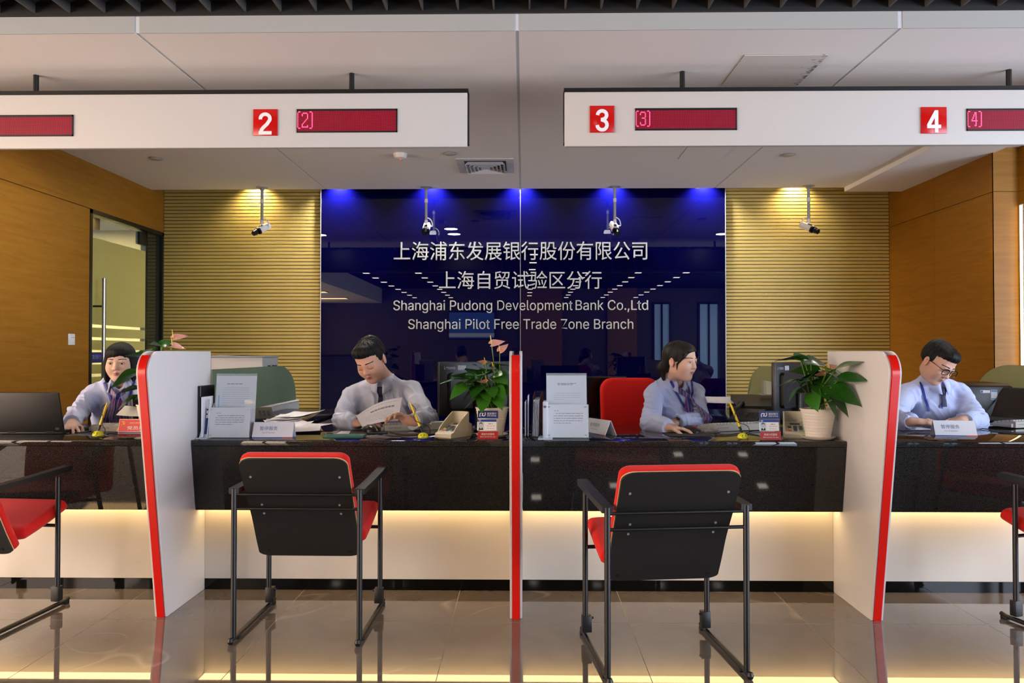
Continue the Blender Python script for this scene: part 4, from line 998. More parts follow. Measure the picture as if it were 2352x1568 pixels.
p = atz(2073, 985, CZ); t = thing('notepad', 'lilac notepad beside the partition at the right counter', 'pad', (p.x, p.y, CZ), 0.1)
MB().box(-0.045, -0.05, 0, 0.045, 0.05, 0.012, 0.002).build('pages', mat('lilac_pad', '#a9a4d6', 0.6), t)

# ---- mice and pads
MOUSEB = mat('mouse_black', '#17181a', 0.35)
def mouse(c, rz, lab, z=CZ + 0.004):
    t = thing('computer_mouse', lab, 'mouse', (c[0], c[1], z), rz, group='black computer mice'); P_ = []
    for i in range(13):
        u = i / 12; yy = (u - 0.5) * 0.112; wv = 0.031 * math.sqrt(max(0.0, 1 - (2 * u - 1) ** 4)) + 0.0005; hv = 0.036 * math.sin(math.pi * (0.08 + 0.84 * (u ** 0.8))) ** 0.7
        P_.append([Vector((wv * math.cos(math.pi * k / 10), yy, hv * max(0.0, math.sin(math.pi * k / 10)) ** 0.75)) for k in range(11)])
    mb = MB().grid(P_); mb.build('shell', MOUSEB, t, angle=60)
    MB().box(-0.005, 0.012, 0.027, 0.005, 0.034, 0.036, 0.003).build('wheel', mat('mouse_red', '#b8201c', 0.5), t)
    return t
def pad(c, rz, w, h, lab):
    t = thing('mouse_pad', lab, 'mouse pad', (c[0], c[1], CZ), rz); MB().box(-w / 2, -h / 2, 0.0005, w / 2, h / 2, 0.004, 0.0015, seg=1).build('pad', mat('mouse_pad_black', '#131316', 0.7), t, smooth=False)
PM1, PM2, PM3 = atz(184, 990, CZ), atz(848, 992, CZ), atz(1586, 994, CZ)
pad((PM1.x - 0.06, PM1.y + 0.0), 0.02, 0.26, 0.2, 'black mouse pad beside the laptop at left')
pad((PM2.x + 0.0, PM2.y + 0.0), 0.15, 0.2, 0.2, 'black mouse pad under the mouse beside the papers')
pad((PM3.x - 0.03, PM3.y - 0.09), 0.03, 0.24, 0.2, 'black mouse pad under the hand of the woman by the red chair')
MG1 = mouse((PM1.x, PM1.y), math.radians(165), 'black mouse under the hand of the woman at left')
mouse((PM2.x, PM2.y), math.radians(30), 'black mouse lying between papers and keyboard')
MG3 = mouse((PM3.x, PM3.y), math.radians(230), 'black mouse under the hand of the woman by the red chair')

# ---- keyboards
def keyboard(c, rz, lab, L=0.40):
    t = thing('keyboard', lab, 'keyboard', (c[0], c[1], CZ), rz, group='beige teller keyboards'); D = 0.17
    MB().prism([(-D / 2, 0.001), (-D / 2, 0.034), (-D / 2 + 0.012, 0.038), (D / 2 - 0.01, 0.016), (D / 2, 0.012), (D / 2, 0.001)], 'x', -L / 2, L / 2).build('case', BEIGED, t, angle=25)
    MB().box(-L / 2 - 0.02, -D / 2 + 0.01, 0.001, -L / 2, D / 2 - 0.04, 0.024, 0.004).build('card_slot', BEIGED, t)
    MB().box(L * 0.22, -D / 2 - 0.002, 0.006, L / 2, -D / 2 + 0.03, 0.042, 0.003).build('rear_block', BEIGED, t)
    MB().box(-L / 2 + 0.02, -D / 2 - 0.0006, 0.018, -L / 2 + 0.09, -D / 2 + 0.001, 0.0195).build('slit', INKD, t, smooth=False)
    mb = MB(); tilt = -math.atan2(0.022, D - 0.022)
    for r in range(5):
        for k in range(17):
            x = -L / 2 + 0.018 + k * (L - 0.03) / 17; y = -D / 2 + 0.03 + r * 0.025
            z = 0.038 + (y + D / 2 - 0.012) * math.tan(tilt)
            mb.box(x, y, z - 0.002, x + 0.0165, y + 0.019, z + 0.007)
    k_ = mb.build('keycaps', mat('keycap_grey', '#b3b1aa', 0.5), t, smooth=False); k_['kind'] = 'stuff'
    return t
p = atz(965, 985, CZ); keyboard((p.x - 0.04, p.y + 0.0), math.radians(24), 'beige keyboard between the papers and the black monitor', 0.36)
p = atz(1690, 985, CZ); keyboard((p.x, p.y), math.radians(21), 'beige keyboard right of the woman by the red chair')
p = atz(2330, 975, CZ); keyboard((p.x + 0.04, p.y - 0.06), math.radians(18), 'beige keyboard at the right edge beside the out of service card')
p = atz(262, 990, CZ); keyboard((p.x + 0.05, p.y + 0.08), math.radians(8), 'beige keyboard behind the red badge sign at left', 0.34)

# ---- yellow pens on smiling stands
YEL = mat('pen_yellow', '#e8cf1c', 0.35); YELG = mat('stand_yellow', '#e0e02c', 0.25, spec=0.6)
def pen_stand(c, tip_dx, lab, h=0.155):
    t = thing('pen_stand', lab, 'pen', (c[0], c[1], CZ), 0, group='yellow counter pens')
    MB().lathe([(0.026, 0.0), (0.027, 0.004), (0.025, 0.012), (0.019, 0.020), (0.01, 0.0245), (0.0, 0.026)], n=28).build('smiley_base', YELG, t)
    f = MB()
    for s in (-1, 1): f.cyl((s * 0.008, -0.0245, 0.0145), (s * 0.008, -0.021, 0.0155), 0.0022, 8)
    f.tube([(-0.011, -0.0262, 0.009), (-0.006, -0.0272, 0.0065), (0, -0.0278, 0.0058), (0.006, -0.0272, 0.0065), (0.011, -0.0262, 0.009)], 0.0009, 6)
    f.build('smile', BLACKP, t)
    d = Vector((tip_dx, 0.03, h)); a = Vector((0, 0, 0.018))
    MB().tube([a, a + d * 0.24], [0.0045, 0.0065], 10).build('pen_grip', BLACKP, t)
    MB().tube([a + d * 0.24, a + d * 0.35, a + d * 0.9, a + d * 1.0], [0.0062, 0.0064, 0.0052, 0.003], 12).build('pen_barrel', YEL, t)
    s = 1 if tip_dx > 0 else -1
    pts = [a + d * 0.97, a + d * 0.8 + Vector((-0.014 * s, -0.01, 0)), a + d * 0.45 + Vector((0.012 * s, -0.012, 0)), Vector((0.022, -0.004, 0.06)), Vector((0.034, 0.005, 0.03)), Vector((0.025, 0.012, 0.008)), Vector((0.012, 0.012, 0.006))]
    MB().tube(bez(pts, 8), 0.0016, 6).build('cord', BLACKP, t)
p = atz(220, 1001, CZ); pen_stand((p.x, p.y + 0.02), 0.03, 'yellow pen on smiling stand in front of the woman at left', 0.15)
p = atz(970, 1006, CZ); pen_stand((p.x, p.y + 0.03), -0.07, 'yellow pen on smiling stand beside the hooded keypad')
p = atz(1710, 1007, CZ); pen_stand((p.x, p.y + 0.03), -0.055, 'yellow pen on smiling stand beside the blue name card', 0.158)

# ---- hooded keypads
KEYC = [mat('key_dark', '#3a4148', 0.5), mat('key_yellow', '#d8b630', 0.5), mat('key_red', '#b85048', 0.5), mat('key_green', '#6fb08a', 0.5), mat('key_navy', '#4a4f74', 0.5)]
def keypad(c, rz, lab):
    t = thing('keypad', lab, 'keypad', (c[0], c[1], CZ), rz, group='hooded keypads'); w, L = 0.105, 0.165
    def zs(y): return 0.020 + (y + L / 2) * 0.34
    # sloping deck
    MB().prism([(-L / 2, 0.0), (-L / 2, 0.017), (-L / 2 + 0.006, 0.022), (L / 2 - 0.02, zs(L / 2 - 0.02)), (L / 2, 0.06), (L / 2, 0.0)], 'x', -w / 2, w / 2).build('deck', BEIGE, t, angle=25)
    # hood: side walls rising to the back, and the back arch
    prof = lambda q: 0.024 + 0.098 * min(1, max(0, q)) ** 0.75
    mb = MB(); N = 16
    for off in (0.0,):
        path = []
        for k in range(N + 1): q = k / N; path.append((-w / 2, -L / 2 + 0.02 + q * (L - 0.05), prof(q)))
        for k in range(1, 10): a = math.pi - math.pi * k / 9; path.append((w / 2 * math.cos(a), L / 2 - 0.03 + 0.03 * math.sin(a), prof(1) + 0.0))
        for k in range(N, -1, -1): q = k / N; path.append((w / 2, -L / 2 + 0.02 + q * (L - 0.05), prof(q)))
    inner = []; outer = []
    for (x, y, z) in path:
        s = 0.93; inner.append((x * s, (y if y < L / 2 - 0.03 else L / 2 - 0.03 + (y - L / 2 + 0.03) * 0.8), z)); outer.append((x * 1.03, y, z))
    n = len(path)
    vs = [Vector(p) for p in outer] + [Vector(p) for p in inner] + [Vector((p[0], p[1], 0.0)) for p in outer] + [Vector((p[0], p[1], max(0.01, zs(p[1]) - 0.006))) for p in inner]
    fs = []
    for i in range(n - 1):
        fs += [(i, i + 1, n + i + 1, n + i), (2 * n + i, 2 * n + i + 1, i + 1, i), (n + i, n + i + 1, 3 * n + i + 1, 3 * n + i)]
    mb.add(vs, fs); mb.build('hood', BEIGE, t, angle=45)
    sl = math.atan(0.34); M = T(0, 0, 0.0225) @ T(0, -L / 2, 0) @ R(sl, 'X')
    MB().box(-0.022, 0.107, 0.0, 0.026, 0.126, 0.002, 0, M).build('display', mat('lcd_green', '#3c4a34', 0.3), t, smooth=False)
    for r in range(4):
        for k in range(3):
            col = KEYC[0] if r else (KEYC[2], KEYC[4], KEYC[3])[k]
            if r == 1 and k == 0: col = KEYC[1]
            MB().box(-0.034 + k * 0.026, 0.028 + r * 0.0165, 0.0, -0.034 + k * 0.026 + 0.017, 0.028 + r * 0.0165 + 0.0105, 0.0035, 0.001, M, seg=1).build('key', col, t, smooth=False)
    MB().tube(bez([(0.03, L / 2, 0.01), (0.08, L / 2 + 0.06, 0.006), (0.13, L / 2 + 0.05, 0.005)], 8), 0.0025, 6).build('cable', BEIGE, t)
p = atz(1045, 1003, CZ); keypad((p.x - 0.01, p.y + 0.03), math.radians(-35), 'beige hooded keypad turned aside next to the name card')
p = atz(1835, 1003, CZ); keypad((p.x - 0.01, p.y + 0.03), math.radians(-16), 'beige hooded keypad facing the viewer next to the plant pot')

# ---- name card stands
CARDB = mat('card_stand_blue', '#16306e', 0.35); CARDR = mat('card_stand_red', '#a82624', 0.35); SKINP = mat('portrait_skin', '#d8b09a', 0.7); HAIRP = mat('portrait_hair', '#1c1a1a', 0.7); BGP = mat('portrait_blue', '#a9cbe0', 0.7)
def logo(mb, cx, cz, s, M, y):
    stroke(mb, [(cx - 0.9 * s, cz - 0.75 * s), (cx - 0.9 * s, cz + 0.0 * s)] + [(cx - 0.42 * s + 0.48 * s * math.cos(a), cz + 0.02 * s + 0.48 * s * math.sin(a)) for a in [math.pi - math.pi * k / 8 * 1.45 for k in range(9)]], 0.26 * s, M, y, y - 0.0003)
    stroke(mb, [(cx + 0.9 * s, cz + 0.75 * s), (cx + 0.9 * s, cz - 0.0 * s)] + [(cx + 0.42 * s + 0.48 * s * math.cos(a), cz - 0.02 * s + 0.48 * s * math.sin(a)) for a in [-math.pi * k / 8 * 1.45 for k in range(9)]], 0.26 * s, M, y, y - 0.0003)
def name_stand(c, rz, lab):
    t = thing('name_stand', lab, 'name card', (c[0], c[1], CZ), rz, group='name card stands'); w = 0.1; M = R(math.radians(-8), 'X')
    MB().box(-w / 2, 0.0, 0.0, w / 2, 0.003, 0.142, 0.0005, M, seg=1).build('acrylic_back', ACRYL, t, smooth=False)
    MB().box(-w / 2, 0.0, 0.0, w / 2, 0.05, 0.003, 0.0005, seg=1).build('foot', ACRYL, t, smooth=False)
    b = MB().box(-w / 2, -0.002, 0.103, w / 2, -0.0002, 0.141, 0, M).build('blue_board', CARDB, t, smooth=False)
    mb = MB(); logo(mb, -0.027, 0.122, 0.0145, M, -0.0022); mb.build('logo', WHITEP, b, smooth=False)
    letters('lettering', '浦发银行', M @ FRONT(0.018, -0.0023, 0.1265), b, WHITEP, width=0.048, height=0.012, inter=False)
    letters('lettering', 'SPD BANK', M @ FRONT(0.018, -0.0023, 0.1155), b, WHITEP, width=0.046, height=0.006)
    c_ = MB().box(-w / 2 - 0.003, -0.004, 0.044, w / 2 - 0.008, -0.0022, 0.098, 0, M).build('name_card', WHITEP, t, smooth=False)
    MB().quad((-w / 2 - 0.003, -0.0043, 0.086), (w / 2 - 0.008, -0.0043, 0.086), (w / 2 - 0.008, -0.0043, 0.098), (-w / 2 - 0.003, -0.0043, 0.098), M).build('card_band', BLUEP, c_, smooth=False)
    mb = MB(); logo(mb, -0.04, 0.092, 0.005, M, -0.0044); mb.build('logo', WHITEP, c_, smooth=False)
    MB().quad((-0.049, -0.0043, 0.046), (-0.02, -0.0043, 0.046), (-0.02, -0.0043, 0.0845), (-0.049, -0.0043, 0.0845), M).build('portrait', BGP, c_, smooth=False)
    def el(mb, cx, cz, rx, rz, y): mb.add([M @ Vector((cx + rx * math.cos(k * math.pi / 8), y, cz + rz * math.sin(k * math.pi / 8))) for k in range(16)], [tuple(range(16))])
    mb = MB(); el(mb, -0.0345, 0.076, 0.0075, 0.0075, -0.0045); mb.quad((-0.046, -0.0045, 0.046), (-0.023, -0.0045, 0.046), (-0.027, -0.0045, 0.0575), (-0.042, -0.0045, 0.0575), M); mb.build('portrait_dark', HAIRP, c_, smooth=False)
    mb = MB(); el(mb, -0.0345, 0.0705, 0.0064, 0.0085, -0.0047); mb.build('portrait_face', SKINP, c_, smooth=False)
    mb = MB(); mb.add([M @ Vector(v) for v in ((-0.0385, -0.0047, 0.0585), (-0.0305, -0.0047, 0.0585), (-0.0345, -0.0047, 0.049))], [(0, 1, 2)]); mb.build('portrait_shirt', WHITEP, c_, smooth=False)
    mb = MB(); textbars(mb, 0.002, 0.026, 0.072, 0.074, 1, 3, M, -0.0044, 0.9, 0.004, False); textbars(mb, -0.006, 0.034, 0.053, 0.065, 2, 4, M, -0.0044, 0.9, 0.0018, False); mb.build('print', INK, c_, smooth=False)
    r = MB().box(-w / 2, -0.003, 0.001, w / 2, -0.0002, 0.040, 0, M).build('red_board', CARDR, t, smooth=False)
    letters('lettering', '竭诚为您服务', M @ FRONT(0, -0.0033, 0.026), r, WHITEP, width=0.064, height=0.011, inter=False)
    letters('lettering', 'Best service for you', M @ FRONT(0, -0.0033, 0.0125), r, WHITEP, width=0.074, height=0.0075)
p = at(1121, 1000, 3.70); name_stand((p.x, 3.68), 0, 'blue and red name card stand in front of the left plant pot')
p = at(1767, 1000, 3.70); name_stand((p.x, 3.68), 0, 'blue and red name card stand left of the right keypad')

# ---- red badge sign at left
p = atz(315, 996, CZ)
t = thing('badge_sign', 'red sign with yellow emblem in front of the woman at left', 'sign', (p.x, p.y, CZ), math.radians(0)); M = R(math.radians(-10), 'X')
w, h = 0.205, 0.078
MB().box(-w / 2, 0.0, 0.0, w / 2, 0.006, h, 0.001, M, seg=1).build('plate', mat('sign_pale_edge', '#e8c8bc', 0.4), t, smooth=False)
MB().box(-w / 2 + 0.003, -0.001, 0.012, w / 2 - 0.003, 0.0, h - 0.003, 0, M).build('red_face', mat('badge_red', '#d0241c', 0.4), t, smooth=False)
MB().box(-w / 2 + 0.003, -0.001, 0.002, w / 2 - 0.003, 0.0, 0.010, 0, M).build('purple_band', mat('badge_purple', '#3a2a6a', 0.4), t, smooth=False)
letters('lettering', '党员示范岗', M @ FRONT(0.02, -0.0014, 0.031), t, WHITEP, width=0.15, height=0.019, inter=False)
mb = MB(); textbars(mb, -0.045, 0.07, 0.054, 0.058, 2, 2, M, -0.0012, 0.9, 0.0016, False); mb.build('small_print', mat('gold_print', '#e8b060', 0.5), t, smooth=False)
mb = MB(); Q = M @ T(-0.078, -0.0012, 0.057)
stroke(mb, [(0.0075 * math.cos(math.radians(a)), 0.0075 * math.sin(math.radians(a))) for a in range(110, -125, -20)], 0.0026, Q, 0, -0.0004)
stroke(mb, [(-0.0075, 0.0045), (-0.0005, 0.0085)], 0.0042, Q, 0, -0.0004); stroke(mb, [(-0.004, 0.005), (0.0075, -0.0085)], 0.0024, Q, 0, -0.0004); stroke(mb, [(-0.006, -0.0085), (-0.0095, -0.0105)], 0.003, Q, 0, -0.0004)
mb.build('emblem', mat('emblem_yellow', '#f2c230', 0.4), t, smooth=False)
# ================================================================== computers, phones, office chair, plants
SCRB = mat('monitor_black', '#0b0b0c', 0.4); 
def monitor(c, rz, lab, w=0.5, h=0.325, z=0.09, face=False):
    """back of the case looks to -Y in local space"""
    t = thing('monitor', lab, 'monitor', (c[0], c[1], CZ), rz)
    MB().box(-w / 2, 0.0, z, w / 2, 0.022, z + h, 0.004).build('bezel', SCRB, t)
    MB().prism(rrect(-w * 0.38, w * 0.38, z + h * 0.12, z + h * 0.80, 0.02), 'y', -0.022, 0.0).build('back_case', SCRB, t, angle=30)
    MB().box(-w / 2 + 0.012, 0.0225, z + 0.015, w / 2 - 0.012, 0.0235, z + h - 0.012).build('screen', mat('screen_off', '#050507', 0.12), t, smooth=False)
    MB().box(-0.035, -0.045, 0.01, 0.035, -0.022, z + h * 0.4, 0.004).build('stand_neck', SCRB, t)
    MB().prism(rrect(-0.11, 0.11, -0.12, 0.08, 0.02), 'z', 0.0, 0.011).build('stand_foot', SCRB, t, angle=30)
    M = T(-w / 2 + 0.065, -0.0012, z + h - 0.032) @ R(math.pi / 2, 'X')
    letters('lettering', 'Lenovo', M, t, mat('silver_print', '#9a9aa0', 0.4), width=0.07, height=0.018, bold=0.01)
    MB().box(-w / 2 + 0.12, -0.0008, z + h - 0.045, -w / 2 + 0.17, -0.0002, z + h - 0.02).build('sticker', mat('sticker_grey', '#a9a9ad', 0.5), t, smooth=False)
    mb = MB(); textbars(mb, -w / 2 + 0.125, -w / 2 + 0.165, z + h - 0.042, z + h - 0.026, 3, 6, Matrix.Identity(4), -0.001, 0.9, 0.0022, False); mb.build('sticker_print', INKD, t, smooth=False)
    return t
# left end of each monitor sits at the measured place
def mon_at(px, pyt, Y, ang, lab, w=0.5):
    p = at(px, pyt, Y); a = math.radians(ang)
    return monitor((p.x + w / 2 * math.cos(a), Y + w / 2 * math.sin(a)), a, lab, w, p.z - CZ - 0.085 + 0.0, 0.085)
mon_at(1009, 831, 4.03, 38, 'black monitor turned away behind the flowering plant by the middle partition')
mon_at(1780, 832, 4.10, 46, 'black monitor turned away behind the leafy plant at right')
t = thing('low_cabinet', 'low grey cabinet behind the red office chair', 'cabinet', (0.47, 5.3, 0))
MB().box(-0.3, -0.2, 0.0, 0.3, 0.2, 0.70, 0.004).build('body', PANELG, t)
MB().box(-0.29, -0.206, 0.05, -0.005, -0.2005, 0.69, 0.002).build('cabinet_door', PANELG, t); MB().box(0.005, -0.206, 0.05, 0.29, -0.2005, 0.69, 0.002).build('cabinet_door', PANELG, t)
t = thing('monitor', 'dark monitor behind the tall right notice and red office chair', 'monitor', (0.47, 5.25, 0.70))
MB().box(-0.25, 0.0, 0.045, 0.25, 0.03, 0.335, 0.004).build('casing', SCRB, t)
MB().box(-0.24, -0.001, 0.055, 0.24, 0.0, 0.325).build('screen', mat('screen_off', '#050507', 0.12), t, smooth=False)
MB().box(-0.04, -0.0, 0.0, 0.04, 0.04, 0.05, 0.003).build('stand_neck', SCRB, t)
MB().box(-0.12, -0.08, 0.0, 0.12, 0.08, 0.008, 0.003).build('stand_foot', SCRB, t)
MB().box(0.085, -0.083, 0.001, 0.105, -0.0805, 0.007).build('sticker', GREYM, t, smooth=False)

# ---- laptops
LAPB = mat('laptop_black', '#121213', 0.5)
a_, b_ = atz(30, 999, CZ), atz(155, 999, CZ)
t = thing('laptop', 'black open laptop seen from behind at the left edge', 'laptop', (at(78, 999, 3.87).x - 0.015, 3.87, CZ), math.radians(1))
MB().box(-0.165, 0.0, 0.002, 0.165, 0.23, 0.02, 0.004).build('base', LAPB, t)
M = T(0, 0.004, 0.012) @ R(math.radians(14), 'X')
ld = MB().box(-0.172, -0.006, 0.0, 0.172, 0.006, 0.215, 0.004, M).build('lid', LAPB, t)
letters('lettering', 'ThinkPad', M @ T(-0.135, -0.0066, 0.185) @ R(math.radians(38), 'Y') @ R(math.pi / 2, 'X'), ld, mat('lid_print', '#6a6a6c', 0.4), width=0.04, height=0.009)
MB().cyl(M @ Vector((-0.146, -0.0075, 0.179)), M @ Vector((-0.146, -0.006, 0.179)), 0.0025, 10).build('red_dot', mat('dot_red', '#e01818', 0.4, emit=0.5, ecol='#ff2020'), ld)
MB().quad((0.13, -0.0066, 0.014), (0.15, -0.0066, 0.014), (0.15, -0.0066, 0.028), (0.13, -0.0066, 0.028), M).build('sticker', mat('lid_sticker', '#2c2c2e', 0.5), ld, smooth=False)
for x in (-0.1, 0.1): MB().cyl((x - 0.02, 0.004, 0.014), (x + 0.02, 0.004, 0.014), 0.007, 10).build('hinge', LAPB, t)
p = atz(2305, 957, CZ)
t = thing('laptop', 'black open laptop in front of the printer at the right edge', 'laptop', (2.98, 4.66, CZ), math.radians(118))
MB().box(-0.165, -0.115, 0.002, 0.165, 0.115, 0.02, 0.004).build('base', LAPB, t)
mb = MB()
for r in range(5):
    for k in range(13): mb.box(-0.145 + k * 0.0225, -0.02 + r * 0.022, 0.0195, -0.145 + k * 0.0225 + 0.019, -0.002 + r * 0.022, 0.0215)
k_ = mb.build('keycaps', BLACKP, t, smooth=False); k_['kind'] = 'stuff'
M = T(0, -0.112, 0.018) @ R(math.radians(32), 'X')
ld = MB().box(-0.165, -0.006, 0.0, 0.165, 0.006, 0.215, 0.004, M).build('lid', LAPB, t)
MB().quad((-0.155, 0.0065, 0.012), (0.155, 0.0065, 0.012), (0.155, 0.0065, 0.205), (-0.155, 0.0065, 0.205), M).build('screen', mat('laptop_screen_off', '#241c14', 0.25), ld, smooth=False)

# ---- printer
t = thing('printer', 'black printer with white stickers behind the man with glasses', 'printer', (2.99, 5.07, CZ), math.radians(-3))
MB().box(-0.21, -0.17, 0.0, 0.185, 0.17, 0.21, 0.012).build('casing', mat('printer_black', '#17181b', 0.4), t)
MB().prism([(-0.16, 0.211), (-0.12, 0.225), (0.14, 0.228), (0.16, 0.211)], 'x', -0.2, 0.175).build('top_cover', mat('printer_top', '#1d1e21', 0.35), t, smooth=False)
MB().quad((-0.02, -0.1705, 0.165), (0.04, -0.1705, 0.165), (0.04, -0.1705, 0.183), (-0.02, -0.1705, 0.183)).build('sticker', WHITEP, t, smooth=False)
MB().quad((-0.018, -0.171, 0.167), (-0.005, -0.171, 0.167), (-0.005, -0.171, 0.181), (-0.018, -0.171, 0.181)).build('sticker_print', BLUEP, t, smooth=False)
MB().quad((0.045, -0.1705, 0.12), (0.085, -0.1705, 0.12), (0.085, -0.1705, 0.185), (0.045, -0.1705, 0.185)).build('sticker', WHITEP, t, smooth=False)
MB().quad((0.047, -0.171, 0.172), (0.083, -0.171, 0.172), (0.083, -0.171, 0.183), (0.047, -0.171, 0.183)).quad((0.047, -0.171, 0.123), (0.083, -0.171, 0.123), (0.083, -0.171, 0.130), (0.047, -0.171, 0.130)).build('sticker_print', mat('sticker_blue', '#4a90c8', 0.5), t, smooth=False)
MB().box(0.11, -0.172, 0.02, 0.17, -0.1702, 0.17, 0).build('vent_grille', BLACKP, t, smooth=False)
MB().tube(bez([(0.17, 0.1, 0.12), (0.25, 0.05, 0.2), (0.3, 0.0, 0.12), (0.28, -0.05, 0.02)], 8), 0.003, 6).build('cable', mat('cable_white', '#c8c8c4', 0.5), t)

# ---- telephones and trays at the woman's return desk
def phone(c, rz, lab):
    t = thing('telephone', lab, 'telephone', (c[0], c[1], CZ), rz)
    MB().prism([(-0.1, 0.0), (-0.1, 0.02), (0.07, 0.075), (0.1, 0.075), (0.1, 0.0)], 'x', -0.085, 0.085).build('body', BLACKP, t, angle=25)
    MB().tube(bez([(-0.06, -0.085, 0.06), (-0.06, -0.06, 0.078), (-0.06, 0.0, 0.092), (-0.06, 0.06, 0.112), (-0.06, 0.085, 0.10)], 6), 0.016, 12).build('handset', BLACKP, t)
    mb = MB()
    for r in range(4):
        for k in range(3): mb.box(0.0 + k * 0.024, -0.06 + r * 0.022, 0.03 + r * 0.007, 0.016 + k * 0.024, -0.045 + r * 0.022, 0.038 + r * 0.007)
    mb.build('keys', mat('phone_keys', '#2a2a2c', 0.5), t, smooth=False)
p = atz(1708, 968, CZ); phone((p.x + 0.02, p.y - 0.02), math.radians(-35), 'black telephone behind the keyboard of the woman')
p = atz(612, 965, CZ); phone((p.x - 0.05, p.y + 0.0), math.radians(25), 'black telephone half hidden behind the tall left notice')
t = thing('letter_tray', 'black letter tray beside the telephone and the right monitor', 'tray', (1.52, 4.86, CZ), math.radians(-8))
MB().box(-0.17, -0.13, 0.0, 0.17, 0.13, 0.07, 0.006).build('body', BLACKP, t)
MB().prism([(-0.13, 0.072), (-0.13, 0.09), (0.13, 0.15), (0.13, 0.072)], 'x', -0.16, 0.17).build('lid', BLACKP, t, smooth=False)
p = atz(1660, 951, CZ); paper_sheet((1.40, 4.98), 0.1, 0.5, 0.3, 'white papers lying behind the woman beside the letter tray', 0.02, z=CZ + 0.10, tilt=0.05)
t = thing('plastic_sleeve', 'clear plastic sleeve standing on the letter tray', 'sleeve', (1.60, 4.90, CZ + 0.155), math.radians(-14)); P_ = []
for i in range(7): P_.append([Vector(((i / 6 - 0.5) * 0.1, 0.02 * math.sin(i * 1.1) + 0.03 * j / 4, 0.09 * j / 4 - 0.012 * (i / 6) * (j / 4))) for j in range(5)])
MB().grid(P_).build('sleeve', mat('sleeve_plastic', '#cfcfd4', 0.15, alpha=0.45), t)
MB().box(-0.055, -0.03, -0.004, 0.055, 0.03, 0.0).build('base_fold', mat('sleeve_plastic', '#cfcfd4', 0.15, alpha=0.45), t, smooth=False)
# cables on the counter
def cable(pts, lab, r=0.0025):
    t = tag(MB().tube(bez([(p[0], p[1], CZ + (p[2] if len(p) > 2 else 0.003)) for p in pts], 8), r, 6).build('cable', BLACKP), lab, 'cable', 'black cables on the counters')
def cpx(l): return [tuple(atz(x, y, CZ).xy) + (0.0035,) for x, y in l]
cable(cpx([(1640, 997), (1670, 1000), (1700, 996), (1730, 999), (1750, 1002), (1790, 1000), (1812, 997)]), 'black cable behind the yellow pen at right')
cable(cpx([(1625, 1000), (1660, 1003), (1690, 1000), (1730, 992), (1760, 990)]), 'black cable beside the mouse of the woman by the red chair')
cable(cpx([(895, 993), (930, 1000), (980, 999), (1020, 997), (1045, 990)]), 'black cable under the keyboard at counter two')
cable(cpx([(2250, 984), (2290, 990), (2330, 994), (2380, 992)]), 'black cable in front of the right keyboard')
cable(cpx([(215, 993), (250, 996), (285, 992), (330, 990)]), 'black cable behind the yellow pen at left')
p = atz(1632, 993, CZ); t = thing('card_reader', 'small grey reader between mouse and keyboard of the woman', 'reader', (p.x, p.y, CZ), 0.15)
MB().box(-0.045, -0.025, 0.0, 0.045, 0.025, 0.014, 0.003).build('body', GREYM, t); MB().box(-0.03, -0.0255, 0.006, 0.03, -0.025, 0.008).build('slot', BLACKP, t, smooth=False)
# sheet held up by the woman at left and the edge of her screen
t = thing('monitor', 'narrow dark edge of a screen beside the left partition', 'monitor', (at(314, 900, 4.0).x + 0.09, 4.18, CZ), math.radians(62))
MB().box(-0.22, 0.0, 0.03, 0.22, 0.025, 0.20, 0.004).build('bezel', SCRB, t); MB().box(-0.05, 0.0, 0.0, 0.05, 0.06, 0.03, 0.003).build('stand_foot', SCRB, t)

# ---- office chairs
OCR = mat('office_chair_red', '#b8150f', 0.8, spec=0.2, bump=(800, 0.2))
def office_chair(x, y, rz, lab, zt, w, back=0.0):
    t = thing('office_chair', lab, 'chair', (x, y, 0), rz, group='red office chairs')
    # backrest at local +Y (behind the sitter who faces -Y)
    st = MB().box(-0.24, -0.22, 0.43, 0.24, 0.22, 0.50, 0.03, seg=3).build('seat', OCR, t)
    out = rrect(-w / 2, w / 2, 0.56, zt, 0.08, 8); P3 = []
    bk = bent_slab([(px, (pz - 0.56) / (zt - 0.56)) for px, pz in out], poly_curve([(0.20 + back, 0.56), (0.225 + back, 0.56 + (zt - 0.56) * .5), (0.27 + back, zt)]), -0.03, 0.03, 0.025, zt - 0.56).build('backrest', OCR, t, angle=50)
    MB().box(-0.03, 0.15, 0.41, 0.03, 0.29 + back, 0.43).box(-0.03, 0.265 + back, 0.42, 0.03, 0.285 + back, 0.72).build('back_bar', BLACKP, t, smooth=False)
    MB().cyl((0, 0, 0.08), (0, 0, 0.43), 0.025, 16).build('gas_lift', BLACKM, t)
    for k in range(5):
        a = 2 * math.pi * k / 5 + 0.3; d = Vector((math.cos(a), math.sin(a), 0))
        lg = MB().tube([Vector((0, 0, 0.1)), d * 0.27 + Vector((0, 0, 0.07))], [0.022, 0.016], 10).build('base_leg', BLACKP, t)
        MB().cyl(d * 0.27 + Vector((-0.012, 0, 0.03)), d * 0.27 + Vector((0.012, 0, 0.03)), 0.03, 14).build('castor', BLACKP, lg)
    return t

